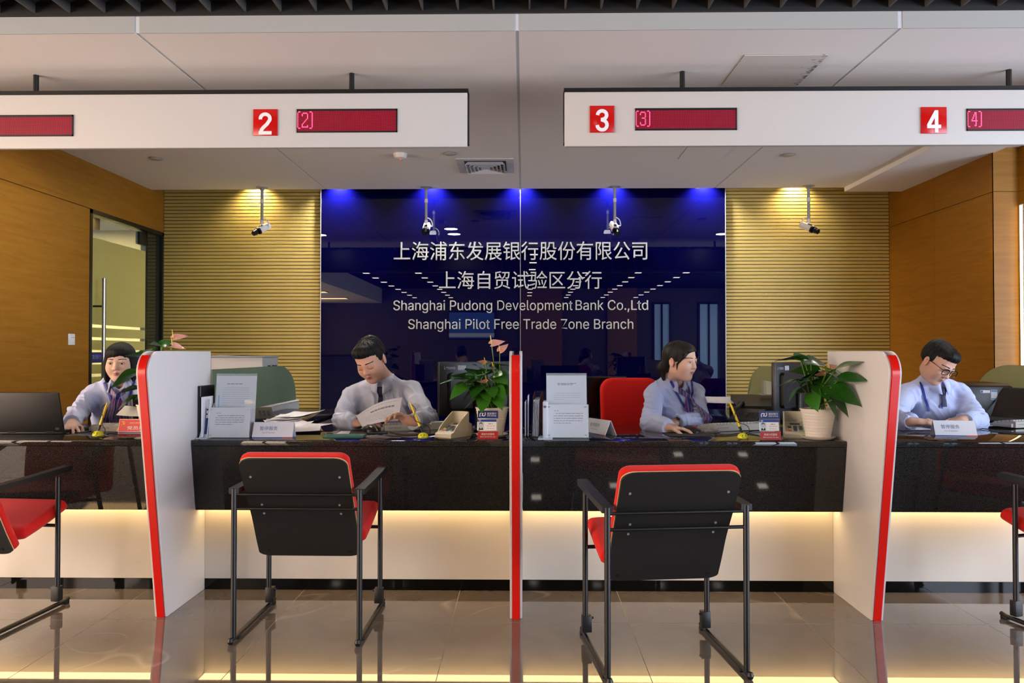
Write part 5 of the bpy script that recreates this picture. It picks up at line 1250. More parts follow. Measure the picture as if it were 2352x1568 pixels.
# ---- anthuriums
LEAFM = [mat('leaf_deep', '#1c4a14', 0.28, spec=0.5, noise=(18, 0.5, '#34701e')), mat('leaf_mid', '#2b641a', 0.28, spec=0.5, noise=(18, 0.5, '#4a8c28')), mat('leaf_pale', '#5c9a24', 0.35, noise=(18, 0.4, '#7ab434'))]
STEMM = mat('stem_green', '#567a2a', 0.5); SPATH = mat('spathe_pink', '#d88a86', 0.4, noise=(20, 0.6, '#b8a070')); SPADX = mat('spadix_yellow', '#c8b050', 0.6)
def leaf_mesh(m, wide=0.78):
    # heart outline from base lobes to tip, base at origin, tip at +x (unit length)
    P_ = []; N = 10
    for i in range(N + 1):
        u = i / N; x = -0.18 + 1.18 * u
        w = wide * 0.5 * (math.sin(math.pi * min(1, (u + 0.04)) ** 0.62)) ** 0.85 if u < 1 else 0.0
        row = []
        for j in range(7):
            v = j / 3 - 1
            xx = x + (0.18 * (1 - abs(v)) * 1.0 if u < 0.16 else 0.0)
            row.append(Vector((xx, v * w, 0.10 * abs(v) ** 1.5 * w - 0.30 * (max(0, x)) ** 2 + 0.03 * math.sin(7 * u) * abs(v))))
        P_.append(row)
    return MB().grid(P_).mesh('leaf', m, angle=60)
LEAVES = [leaf_mesh(m) for m in LEAFM]
SPM = leaf_mesh(SPATH, 0.62)
POTW = mat('pot_white', '#e4ddd2', 0.35, spec=0.5); SOIL = mat('soil', '#2a1c12', 0.95, bump=(120, 0.8))
def anthurium(c, lab, leaves, flowers, pot_top=0.0, seed=1, ptop=0.082, pbot=0.058, ph=0.145):
    """leaves: (px, py, dY, size, azimuth deg, pitch deg, tint) with px,py the middle of the leaf in the photo"""
    rn = random.Random(seed); x, y = c
    t = thing('potted_plant', lab, 'plant', (x, y, CZ))
    prof = [(0.0, 0.012), (pbot, 0.012)]
    N = 22
    for k in range(N + 1):
        q = k / N; prof.append((pbot + (ptop - pbot) * q + 0.0012 * math.sin(q * 2 * math.pi * 9), 0.014 + (ph - 0.014) * q))
    prof += [(ptop + 0.003, ph), (ptop + 0.003, ph + 0.006), (ptop - 0.005, ph + 0.006), (ptop - 0.008, ph - 0.015)]
    MB().lathe(prof, n=40).build('pot', POTW, t)
    MB().lathe([(0.0, 0.002), (0.06, 0.0), (0.07, 0.004), (0.082, 0.016), (0.079, 0.017), (0.066, 0.008), (0.0, 0.008)], n=36).build('saucer', POTW, t)
    MB().lathe([(0.0, ph - 0.012), (ptop - 0.008, ph - 0.016)], n=28).build('soil', SOIL, t)
    base = Vector((0, 0, ph - 0.014))
    for (px, py, dY, size, az, pt, tint) in leaves:
        w = at(px, py, y + dY); mid = w - Vector((x, y, CZ)); a = math.radians(az); p_ = math.radians(pt)
        Mr = R(a, 'Z') @ R(-p_, 'Y') @ R(rn.uniform(-0.25, 0.75), 'X')
        b = mid - (Mr @ Vector((0.4 * size, 0, -0.05 * size)))
        lf_ = link('leaf', LEAVES[tint], t); lf_.matrix_local = T(*b) @ Mr @ Matrix.Scale(size, 4)
        r0 = Vector((rn.uniform(-0.03, 0.03), rn.uniform(-0.03, 0.03), 0)); s0 = base + r0
        MB().tube(bez([s0, s0.lerp(b, 0.55) + Vector((-(b.x - s0.x) * 0.15, (0 - s0.y) * 0.3 - (b.y - s0.y) * 0.2, -0.005)), b], 6), [0.003] * 12 + [0.0022], 6).build('stem', STEMM, t)
    for (px, py, dY, size, az, pt) in flowers:
        w = at(px, py, y + dY); b = w - Vector((x, y, CZ)); Mr = R(math.radians(az), 'Z') @ R(-math.radians(pt), 'Y')
        s0 = base + Vector((rn.uniform(-0.02, 0.02), rn.uniform(-0.02, 0.02), 0))
        MB().tube(bez([s0, s0.lerp(b, 0.5) + Vector((0.008, 0, 0)), b], 8), 0.0026, 6).build('flower_stem', STEMM, t)
        sp = link('spathe', SPM, t); sp.matrix_local = T(*b) @ Mr @ R(math.radians(48), 'X') @ Matrix.Scale(size, 4)
        MB().tube([b, b + Vector((-0.006, -0.002, size * 0.6))], [0.0032, 0.0018], 8).build('spadix', SPADX, t)
    return t
p = at(1130, 1000, 3.80)
anthurium((p.x, 3.80), 'potted anthurium with pink flower standing against the middle partition',
    [(1040, 872, -0.06, 0.11, 200, 5, 1), (1060, 862, 0.0, 0.12, 215, 20, 1), (1055, 895, -0.08, 0.12, 225, -20, 1), (1083, 850, 0.02, 0.12, 250, 30, 0), (1098, 868, -0.04, 0.11, 270, 10, 0),
     (1125, 850, 0.0, 0.12, 300, 25, 0), (1128, 834, 0.03, 0.11, 20, 10, 0), (1150, 838, 0.0, 0.1, 330, 20, 0), (1095, 893, -0.08, 0.12, 250, -15, 0), (1118, 905, -0.09, 0.1, 280, -20, 1),
     (1150, 868, -0.05, 0.11, 300, -10, 1), (1155, 890, -0.06, 0.1, 310, -25, 0), (1085, 920, -0.08, 0.11, 215, -18, 1), (1110, 925, -0.1, 0.1, 260, -30, 1), (1145, 918, -0.09, 0.1, 290, -35, 1),
     (1075, 880, 0.03, 0.12, 180, 10, 0), (1105, 880, 0.05, 0.12, 90, 20, 0), (1160, 850, 0.05, 0.11, 60, 10, 0), (1100, 842, 0.06, 0.1, 120, 30, 0), (1130, 880, 0.06, 0.12, 60, 10, 0), (1068, 878, -0.1, 0.1, 230, 0, 1), (1110, 858, -0.1, 0.1, 265, 15, 1), (1140, 860, -0.1, 0.1, 290, 15, 1), (1075, 905, -0.04, 0.1, 205, -25, 0), (1130, 898, -0.11, 0.09, 285, -15, 1), (1085, 860, -0.1, 0.09, 240, 20, 1), (1148, 900, -0.1, 0.09, 300, -20, 1)],
    [(1129, 790, -0.01, 0.075, 12, 22), (1148, 806, 0.0, 0.065, 25, 45), (1115, 833, -0.04, 0.045, 190, 20), (1133, 842, -0.06, 0.04, 250, 10), (1118, 876, -0.08, 0.045, 200, 10)], seed=3)
p = at(1879, 1000, 3.72)
anthurium((p.x, 3.72), 'leafy green potted plant beside the right partition',
    [(1820, 823, 0.0, 0.13, 165, 12, 0), (1850, 822, 0.02, 0.13, 40, 20, 0), (1878, 830, 0.0, 0.11, 20, 5, 0), (1942, 838, -0.21, 0.14, 300, 30, 0), (1955, 868, -0.26, 0.13, 310, 10, 0),
     (1928, 857, -0.16, 0.14, 320, -10, 2), (1835, 872, -0.04, 0.13, 190, -5, 0), (1855, 866, -0.07, 0.13, 230, 5, 0), (1880, 855, -0.05, 0.12, 280, 25, 0), (1825, 900, -0.05, 0.12, 200, -30, 1),
     (1810, 877, -0.02, 0.11, 175, -5, 0), (1905, 875, -0.08, 0.12, 300, 0, 0), (1938, 905, -0.22, 0.15, 315, -20, 0), (1925, 885, -0.14, 0.13, 300, 0, 0), (1870, 918, -0.1, 0.12, 250, -30, 1),
     (1908, 925, -0.1, 0.14, 310, -45, 1), (1930, 930, -0.2, 0.11, 300, -30, 0), (1890, 895, -0.1, 0.12, 270, -20, 0), (1870, 880, 0.06, 0.13, 120, 20, 0), (1890, 850, 0.06, 0.12, 100, 20, 0),
     (1885, 905, 0.05, 0.11, 110, 0, 0), (1860, 890, 0.02, 0.13, 170, 0, 0), (1885, 870, 0.0, 0.13, 290, 10, 0), (1850, 850, 0.05, 0.12, 150, 10, 0)],
    [(1905, 846, -0.05, 0.06, 20, 25), (1895, 858, -0.08, 0.06, 185, 5)], seed=9)
p = at(352, 1000, 3.98)
anthurium((p.x, 3.98), 'potted anthurium half hidden behind the left partition',
    [(362, 791, 0.0, 0.10, 150, 20, 0), (385, 787, -0.02, 0.08, 30, 25, 0), (335, 803, -0.02, 0.1, 150, 10, 0), (285, 868, -0.02, 0.14, 195, -22, 1), (292, 922, -0.04, 0.11, 200, -25, 1), (300, 893, 0.02, 0.1, 185, 0, 0),
     (345, 845, 0.0, 0.13, 250, 10, 0), (370, 850, 0.0, 0.13, 320, 10, 0), (318, 815, 0.0, 0.11, 190, 15, 0), (390, 830, 0.0, 0.12, 0, 10, 0), (330, 900, -0.05, 0.12, 230, -20, 1), (380, 900, -0.04, 0.12, 310, -20, 1)],
    [(398, 776, -0.02, 0.075, 20, 20), (396, 793, -0.03, 0.07, 30, -5)], seed=5)
# ================================================================== people: bodies grown from distance fields
_rng = np.random.RandomState(7)
_TAB = _rng.rand(32, 32, 32).astype(np.float32)
def vnoise(x, y, z):
    x, y, z = np.broadcast_arrays(x, y, z)
    xi, yi, zi = np.floor(x).astype(np.int32), np.floor(y).astype(np.int32), np.floor(z).astype(np.int32)
    fx, fy, fz = x - xi, y - yi, z - zi
    fx, fy, fz = fx * fx * (3 - 2 * fx), fy * fy * (3 - 2 * fy), fz * fz * (3 - 2 * fz)
    r = 0
    for a in (0, 1):
        for b in (0, 1):
            for c in (0, 1):
                r = r + _TAB[(xi + a) & 31, (yi + b) & 31, (zi + c) & 31] * (fx if a else 1 - fx) * (fy if b else 1 - fy) * (fz if c else 1 - fz)
    return r * 2 - 1
class Field:
    def __init__(self, lo, hi, h):
        self.lo = np.array(lo, float); self.h = h; self.n = np.ceil((np.array(hi, float) - self.lo) / h).astype(int) + 1
        self.f = np.full(self.n, 1.0, np.float32)
        self.ax = [(self.lo[i] + np.arange(self.n[i]) * h).astype(np.float32) for i in range(3)]
    def win(self, lo, hi):
        a = np.clip(np.floor((np.array(lo) - self.lo) / self.h).astype(int), 0, self.n); b = np.clip(np.ceil((np.array(hi) - self.lo) / self.h).astype(int) + 1, 0, self.n)
        sl = tuple(slice(a[i], b[i]) for i in range(3))
        return sl, self.ax[0][sl[0]][:, None, None], self.ax[1][sl[1]][None, :, None], self.ax[2][sl[2]][None, None, :]
    def op(self, sl, d, k, sub=False):
        f = self.f[sl]
        if sub:
            d = -d; hh = np.maximum(k - np.abs(f - d), 0) / max(k, 1e-6); self.f[sl] = np.maximum(f, d) + hh * hh * k * 0.25
        else:
            hh = np.maximum(k - np.abs(f - d), 0) / max(k, 1e-6); self.f[sl] = np.minimum(f, d) - hh * hh * k * 0.25
    def cone(self, a, b, ra, rb, k=0.01, sub=False, cut=None):
        a, b = np.array(a, float), np.array(b, float); m = max(ra, rb) + k + 3 * self.h
        sl, X, Y, Z = self.win(np.minimum(a, b) - m, np.maximum(a, b) + m); ba = b - a; L2 = max(ba @ ba, 1e-9)
        t = np.clip(((X - a[0]) * ba[0] + (Y - a[1]) * ba[1] + (Z - a[2]) * ba[2]) / L2, 0, 1)
        d = np.sqrt((X - a[0] - t * ba[0]) ** 2 + (Y - a[1] - t * ba[1]) ** 2 + (Z - a[2] - t * ba[2]) ** 2) - (ra + (rb - ra) * t)
        if cut is not None:   # flat end at b
            u = ba / math.sqrt(L2); d = np.maximum(d, (X - b[0]) * u[0] + (Y - b[1]) * u[1] + (Z - b[2]) * u[2])
        self.op(sl, d, k, sub)
    def ell(self, c, r, k=0.01, Rm=None, sub=False):
        c, r = np.array(c, float), np.array(r, float); m = r.max() + k + 3 * self.h
        sl, X, Y, Z = self.win(c - m, c + m); X, Y, Z = X - c[0], Y - c[1], Z - c[2]
        if Rm is not None:
            X, Y, Z = (Rm[0, 0] * X + Rm[1, 0] * Y + Rm[2, 0] * Z, Rm[0, 1] * X + Rm[1, 1] * Y + Rm[2, 1] * Z, Rm[0, 2] * X + Rm[1, 2] * Y + Rm[2, 2] * Z)
        k0 = np.sqrt((X / r[0]) ** 2 + (Y / r[1]) ** 2 + (Z / r[2]) ** 2); k1 = np.sqrt((X / r[0] ** 2) ** 2 + (Y / r[1] ** 2) ** 2 + (Z / r[2] ** 2) ** 2)
        self.op(sl, k0 * (k0 - 1) / np.maximum(k1, 1e-6), k, sub)
    def sample(self, p):
        q = (np.asarray(p) - self.lo) / self.h; i = np.floor(q).astype(int)
        if (i < 0).any() or (i >= self.n - 1).any(): return 1.0
        u = q - i; c = self.f[i[0]:i[0] + 2, i[1]:i[1] + 2, i[2]:i[2] + 2]
        c = c[0] * (1 - u[0]) + c[1] * u[0]; c = c[0] * (1 - u[1]) + c[1] * u[1]; return float(c[0] * (1 - u[2]) + c[1] * u[2])
    def march(self, o, d, tmax=0.5, off=0.0):
        o = np.array(o, float); d = np.array(d, float); d = d / np.linalg.norm(d); t = 0.0; st = self.h * 0.6; p0 = None
        while t < tmax:
            v = self.sample(o + d * t)
            if v < 0:
                tt = t - st * (v / (v - p0)) * -1 if False else t - st * (-v) / max(1e-6, (p0 - v) if p0 is not None else 1)
                return o + d * (tt - off)
            p0 = v; t += st
        return None
    def mesh(self):
        f = self.f; ins = f < 0; n = self.n
        cnt = np.zeros(n - 1, np.uint8)
        for a in (0, 1):
            for b in (0, 1):
                for c in (0, 1): cnt += ins[a:n[0] - 1 + a, b:n[1] - 1 + b, c:n[2] - 1 + c]
        cells = np.argwhere((cnt > 0) & (cnt < 8)); del cnt
        idm = np.full(n - 1, -1, np.int32); idm[cells[:, 0], cells[:, 1], cells[:, 2]] = np.arange(len(cells))
        C = [(a, b, c) for a in (0, 1) for b in (0, 1) for c in (0, 1)]
        val = {q: f[cells[:, 0] + q[0], cells[:, 1] + q[1], cells[:, 2] + q[2]] for q in C}
        acc = np.zeros((len(cells), 3)); w = np.zeros(len(cells))
        for q in C:
            for ax in range(3):
                if q[ax] == 0:
                    r = list(q); r[ax] = 1; r = tuple(r); v0, v1 = val[q], val[r]; m = (v0 < 0) != (v1 < 0)
                    t = np.where(m, v0 / np.where(m, v0 - v1, 1), 0)
                    for k in range(3): acc[:, k] += np.where(m, q[k] + (t if k == ax else 0), 0)
                    w += m
        V = self.lo + (cells + acc / w[:, None]) * self.h
        F = []
        for ax in range(3):
            o1, o2 = [(1, 2), (2, 0), (0, 1)][ax]
            s0 = [slice(None)] * 3; s1 = [slice(None)] * 3; s0[ax] = slice(0, -1); s1[ax] = slice(1, None)
            e = np.argwhere(ins[tuple(s0)] != ins[tuple(s1)])
            ok = (e[:, o1] > 0) & (e[:, o2] > 0) & (e[:, o1] < n[o1] - 1) & (e[:, o2] < n[o2] - 1); e = e[ok]
            q = []
            for (u, v) in ((-1, -1), (0, -1), (0, 0), (-1, 0)):
                g = e.copy(); g[:, o1] += u; g[:, o2] += v; q.append(idm[g[:, 0], g[:, 1], g[:, 2]])
            q = np.stack(q, 1); fl = ~ins[e[:, 0], e[:, 1], e[:, 2]]; q[fl] = q[fl][:, ::-1]; F.append(q)
        F = np.concatenate(F); return V, F[(F >= 0).all(1)]
def np_mesh(name, V, F, m, origin):
    me = bpy.data.meshes.new(name); V = V - np.array(origin)
    me.vertices.add(len(V)); me.vertices.foreach_set('co', V.astype(np.float32).ravel())
    me.loops.add(len(F) * 4); me.loops.foreach_set('vertex_index', F.astype(np.int32).ravel())
    me.polygons.add(len(F)); me.polygons.foreach_set('loop_start', np.arange(0, len(F) * 4, 4, dtype=np.int32)); me.polygons.foreach_set('loop_total', np.full(len(F), 4, np.int32))
    me.polygons.foreach_set('use_smooth', np.ones(len(F), bool)); me.update(calc_edges=True); me.validate()
    me.materials.append(m); return me

def attr_mat(name, rough, sss):
    m = mat(name, '#c08a70', rough, spec=0.35); nt = m.node_tree; b = nt.nodes['Principled BSDF']
    at_ = nt.nodes.new('ShaderNodeVertexColor'); at_.layer_name = 'Col'; nt.links.new(at_.outputs['Color'], b.inputs['Base Color'])
    b.inputs['Subsurface Weight'].default_value = sss; b.inputs['Subsurface Radius'].default_value = (0.006, 0.0025, 0.0015)
    return m
SKIN = attr_mat('skin', 0.48, 0.12)
HAIRM = mat('black_hair', '#080706', 0.55, spec=0.28, bump=(420, 0.7)); HAIRB = mat('dark_brown_hair', '#120a07', 0.5, spec=0.3, bump=(420, 0.6))
SHIRT = mat('pale_blue_shirt', '#b9c2e4', 0.75, spec=0.2, bump=(1400, 0.1)); SHIRTW = mat('pale_grey_shirt', '#c2c8dc', 0.75, spec=0.2, bump=(1400, 0.1))
TROU = mat('navy_trousers', '#14162a', 0.8); TIE = mat('navy_tie', '#12153c', 0.6); LANY = mat('blue_lanyard', '#1b2a86', 0.5)
EYEW = mat('eye_white', '#d8d2cc', 0.2); EYEI = mat('eye_iris', '#120b08', 0.1); BROW = mat('eyebrow', '#1a1210', 0.8); LASH = mat('eyelash', '#150e0c', 0.8)
def scarf_mat():
    m = mat('silk_scarf', '#23257a', 0.35, spec=0.5); nt = m.node_tree; b = nt.nodes['Principled BSDF']
    tc = nt.nodes.new('ShaderNodeTexCoord'); wv = nt.nodes.new('ShaderNodeTexWave'); wv.inputs['Scale'].default_value = 9; wv.inputs['Distortion'].default_value = 5; wv.inputs['Detail'].default_value = 1
    r = nt.nodes.new('ShaderNodeValToRGB'); r.color_ramp.interpolation = 'CONSTANT'; e = r.color_ramp.elements
    e[0].position = 0.0; e[0].color = lin('#1d1a5c'); e[1].position = 0.35; e[1].color = lin('#2f4aa8')
    for p_, c_ in ((0.55, '#d98aa8'), (0.68, '#25205e'), (0.85, '#5a2a5e')):
        x = e.new(p_); x.color = lin(c_)
    nt.links.new(tc.outputs['Object'], wv.inputs['Vector']); nt.links.new(wv.outputs[0], r.inputs[0]); nt.links.new(r.outputs[0], b.inputs['Base Color']); return m
SCARF = scarf_mat()

def A(p): return np.array(p, float)
def nrm(v): v = A(v); return v / np.linalg.norm(v)
def head_frame(yaw, pitch, roll):
    y, p, r = map(math.radians, (yaw, pitch, roll))
    f = A((math.sin(y) * math.cos(p), -math.cos(y) * math.cos(p), -math.sin(p))); up = A((math.sin(y) * math.sin(p), -math.cos(y) * math.sin(p), math.cos(p)))
    rt = np.cross(f, up); up2 = up * math.cos(r) + rt * math.sin(r); rt2 = np.cross(f, up2)
    return np.stack([rt2, f, up2], 1)      # columns: person's right, forward, up

def hand(F, wrist, d, n, thumb, curl, S=1.0, spread=0.0, flat=1.0):
    """wrist, finger direction d, palm normal n (out of the palm), thumb: +1/-1 side along cross(d, n)"""
    d = nrm(d); n = nrm(A(n) - d * (A(n) @ d)); l = np.cross(d, n) * thumb; w = A(wrist)
    Rm = np.stack([l, d, n], 1)
    F.ell(w + d * 0.045 * S, A((0.037, 0.052, 0.0145)) * S, 0.012, Rm)
    F.cone(w - d * 0.015 * S, w + d * 0.03 * S, 0.024 * S, 0.023 * S, 0.014)
    F.ell(w + d * 0.03 * S + l * 0.022 * S + n * 0.004, A((0.018, 0.03, 0.014)) * S, 0.012, Rm)
    nails = []
    for i, (off, ln, base) in enumerate(((0.028, 0.92, 0.086), (0.0095, 1.0, 0.091), (-0.0095, 0.94, 0.087), (-0.0275, 0.76, 0.079))):
        p = w + d * base * S * 0.98 + l * off * S - n * 0.001; c = 0.0; dd = d + l * (off * spread * 12); dd = nrm(dd)
        for j, (seg, r0, r1) in enumerate(((0.042, 0.0092, 0.0083), (0.026, 0.0083, 0.0075), (0.021, 0.0075, 0.0064))):
            c += math.radians(curl[i] * (0.8, 1.1, 0.8)[j]); v = dd * math.cos(c) + n * math.sin(c)
            q = p + v * seg * ln * S; F.cone(p, q, r0 * S, r1 * S, 0.0045 if j else 0.007); p = q
        nails.append(p)
    tb = w + d * 0.02 * S + l * 0.026 * S + n * 0.004
    t1 = tb + nrm(d * 0.75 + l * 0.75 + n * 0.35) * 0.036 * S; t2 = t1 + nrm(d * 0.95 + l * 0.3 + n * (0.25 + curl[4] * 0.01)) * 0.030 * S; t3 = t2 + nrm(d * 1.0 + l * 0.05 + n * (0.2 + curl[4] * 0.015)) * 0.024 * S
    F.cone(tb, t1, 0.0125 * S, 0.0105 * S, 0.012); F.cone(t1, t2, 0.0105 * S, 0.0095 * S, 0.004); F.cone(t2, t3, 0.0095 * S, 0.007 * S, 0.004)

def head(F, C, Rh, S, female, closed):
    P = lambda x, y, z: A(C) + Rh @ (A((x, y, z)) * S)
    E_ = lambda c, r, k, sub=False, Rl=None: F.ell(P(*c), A(r) * S, k * S, Rh if Rl is None else Rh @ Rl, sub)
    Cn = lambda a, b, ra, rb, k, sub=False: F.cone(P(*a), P(*b), ra * S, rb * S, k * S, sub)
    E_((0, -0.016, 0.035), (0.075, 0.094, 0.084), 0.01); E_((0, 0.028, 0.045), (0.067, 0.062, 0.062), 0.02)
    E_((0, 0.030, -0.03), (0.064, 0.058, 0.078), 0.03)
    jw = 0.056 if female else 0.062
    E_((0, 0.018, -0.055), (jw, 0.055, 0.046), 0.03); E_((0, 0.060, -0.094), (0.026 if female else 0.03, 0.021, 0.020), 0.03)
    for s in (-1, 1):
        E_((0.036 * s, 0.056, -0.026), (0.028, 0.030, 0.030), 0.03)
        E_((0.033 * s, 0.098, 0.006), (0.021, 0.013, 0.012), 0.014, True)
        E_((0.032 * s, 0.0755, 0.003), (0.0175, 0.0165, 0.0145), 0.006)
        if closed: E_((0.032 * s, 0.0925, -0.0045), (0.0145, 0.005, 0.0016), 0.002, True)
        else: E_((0.032 * s, 0.0935, 0.003), (0.0150, 0.0066, 0.0062), 0.002, True)
        Rl = np.array(Matrix.Rotation(math.radians(-18 * s), 3, 'Z')) @ np.array(Matrix.Rotation(math.radians(12), 3, 'X'))
        E_((0.077 * s, -0.012, -0.004), (0.0085, 0.020, 0.031), 0.006, False, Rl); E_((0.0855 * s, -0.010, 0.0), (0.005, 0.011, 0.018), 0.004, True, Rl)
        E_((0.0115 * s, 0.094, -0.030), (0.0095, 0.010, 0.0075), 0.007); E_((0.0075 * s, 0.0985, -0.0375), (0.0035, 0.005, 0.003), 0.003, True)
    Cn((-0.032, 0.083, 0.021), (0.032, 0.083, 0.021), 0.009, 0.009, 0.02)
    Cn((0, 0.086, 0.014), (0, 0.101, -0.020), 0.0085, 0.0095, 0.014); E_((0, 0.1045, -0.0265), (0.011, 0.0105, 0.0095), 0.010)
    Cn((-0.013, 0.0845, -0.0565), (0.0, 0.0905, -0.0545), 0.0045, 0.0062, 0.006); Cn((0.013, 0.0845, -0.0565), (0.0, 0.0905, -0.0545), 0.0045, 0.0062, 0.006)
    Cn((-0.012, 0.084, -0.0645), (0.012, 0.084, -0.0645), 0.0062, 0.0062, 0.006); E_((0, 0.0885, -0.0655), (0.012, 0.006, 0.0058), 0.005)
    Cn((-0.020, 0.086, -0.0605), (0, 0.098, -0.0600), 0.0014, 0.0014, 0.002, True); Cn((0.020, 0.086, -0.0605), (0, 0.098, -0.0600), 0.0014, 0.0014, 0.002, True)

def skin_colours(V, C, Rh, S, tone, lip):
    q = ((V - A(C)) @ Rh) / S; n = len(V); col = np.tile(A(lin(tone)[:3]), (n, 1)); x, y, z = q[:, 0], q[:, 1], q[:, 2]
    nz = vnoise(V[:, 0] * 60, V[:, 1] * 60, V[:, 2] * 60)[:, None]; col *= 1 + 0.05 * nz
    g = lambda cx, cy, cz, s: np.exp(-((np.abs(x) - cx) ** 2 + (y - cy) ** 2 + (z - cz) ** 2) / s ** 2)
    red = np.clip(0.35 * g(0.042, 0.07, -0.03, 0.022) + 0.3 * g(0, 0.105, -0.028, 0.012) + 0.5 * g(0.08, -0.01, 0, 0.03), 0, 1)[:, None]; inh = ((np.abs(x) < 0.1) & (np.abs(y) < 0.14) & (np.abs(z) < 0.14))[:, None]
    col = np.where(inh, col * (1 - red) + col * A((1.06, 0.84, 0.80)) * red, col)
    L = np.clip(1.6 - 1.6 * np.sqrt((x / 0.0225) ** 2 + ((z + 0.0605) / 0.0105) ** 2), 0, 1) * (y > 0.075); L = np.clip(L * 1.6, 0, 1)[:, None]
    return col * (1 - L) + A(lin(lip)[:3]) * L

def zcut(F, C, Rh, S, pts):
    """keep only what lies above the hairline z(y) of the head frame"""
    X, Y, Z = F.ax[0][:, None, None] - C[0], F.ax[1][None, :, None] - C[1], F.ax[2][None, None, :] - C[2]
    q = [(Rh[0, i] * X + Rh[1, i] * Y + Rh[2, i] * Z) / S for i in range(3)]
    zl = np.interp(q[1].ravel(), [p[0] for p in pts], [p[1] for p in pts]).reshape(q[1].shape)
    return q, ((zl - q[2]) * S * 0.7).astype(np.float32)
def streaks(F, C, Rh, S, amp, fr=26, lenf=7):
    X, Y, Z = F.ax[0][:, None, None] - C[0], F.ax[1][None, :, None] - C[1], F.ax[2][None, None, :] - C[2]
    near = np.abs(F.f) < 0.012; idx = np.argwhere(near)
    p = np.stack([F.ax[i][idx[:, i]] for i in range(3)], 1) - A(C); q = (p @ Rh) / S
    # strands run from the crown outwards: fine across, long along
    cx, cy = q[:, 0], q[:, 1] + 0.03; ph = np.arctan2(cx, cy); r = np.sqrt(cx ** 2 + cy ** 2)
    v = vnoise(ph * fr / 3.0, r * lenf * 4, q[:, 2] * lenf) * 0.6 + vnoise(ph * fr, r * lenf * 6 + 9, q[:, 2] * lenf * 1.5) * 0.4
    F.f[near] += (v * amp).astype(np.float32)

def ribbon(name, pts, w, nrmls, m, parent, org, th=0.0016):
    """flat band along pts; nrmls = outward direction per point"""
    pts = [A(p) for p in pts]; L = []; R_ = []
    ws = w if isinstance(w, (list, tuple)) else [w] * len(pts)
    for i, p in enumerate(pts):
        t = nrm(pts[min(i + 1, len(pts) - 1)] - pts[max(i - 1, 0)]); s = nrm(np.cross(t, nrmls[i])); o = nrm(nrmls[i]) * th
        L.append(p + s * ws[i] / 2); R_.append(p - s * ws[i] / 2)
    rows = [[Vector(L[i] + nrm(nrmls[i]) * th - A(org)), Vector(pts[i] + nrm(nrmls[i]) * th * 1.6 - A(org)), Vector(R_[i] + nrm(nrmls[i]) * th - A(org)), Vector(R_[i] - A(org)), Vector(L[i] - A(org)), Vector(L[i] + nrm(nrmls[i]) * th - A(org))] for i in range(len(pts))]
    return MB().grid(rows).build(name, m, parent, angle=60)

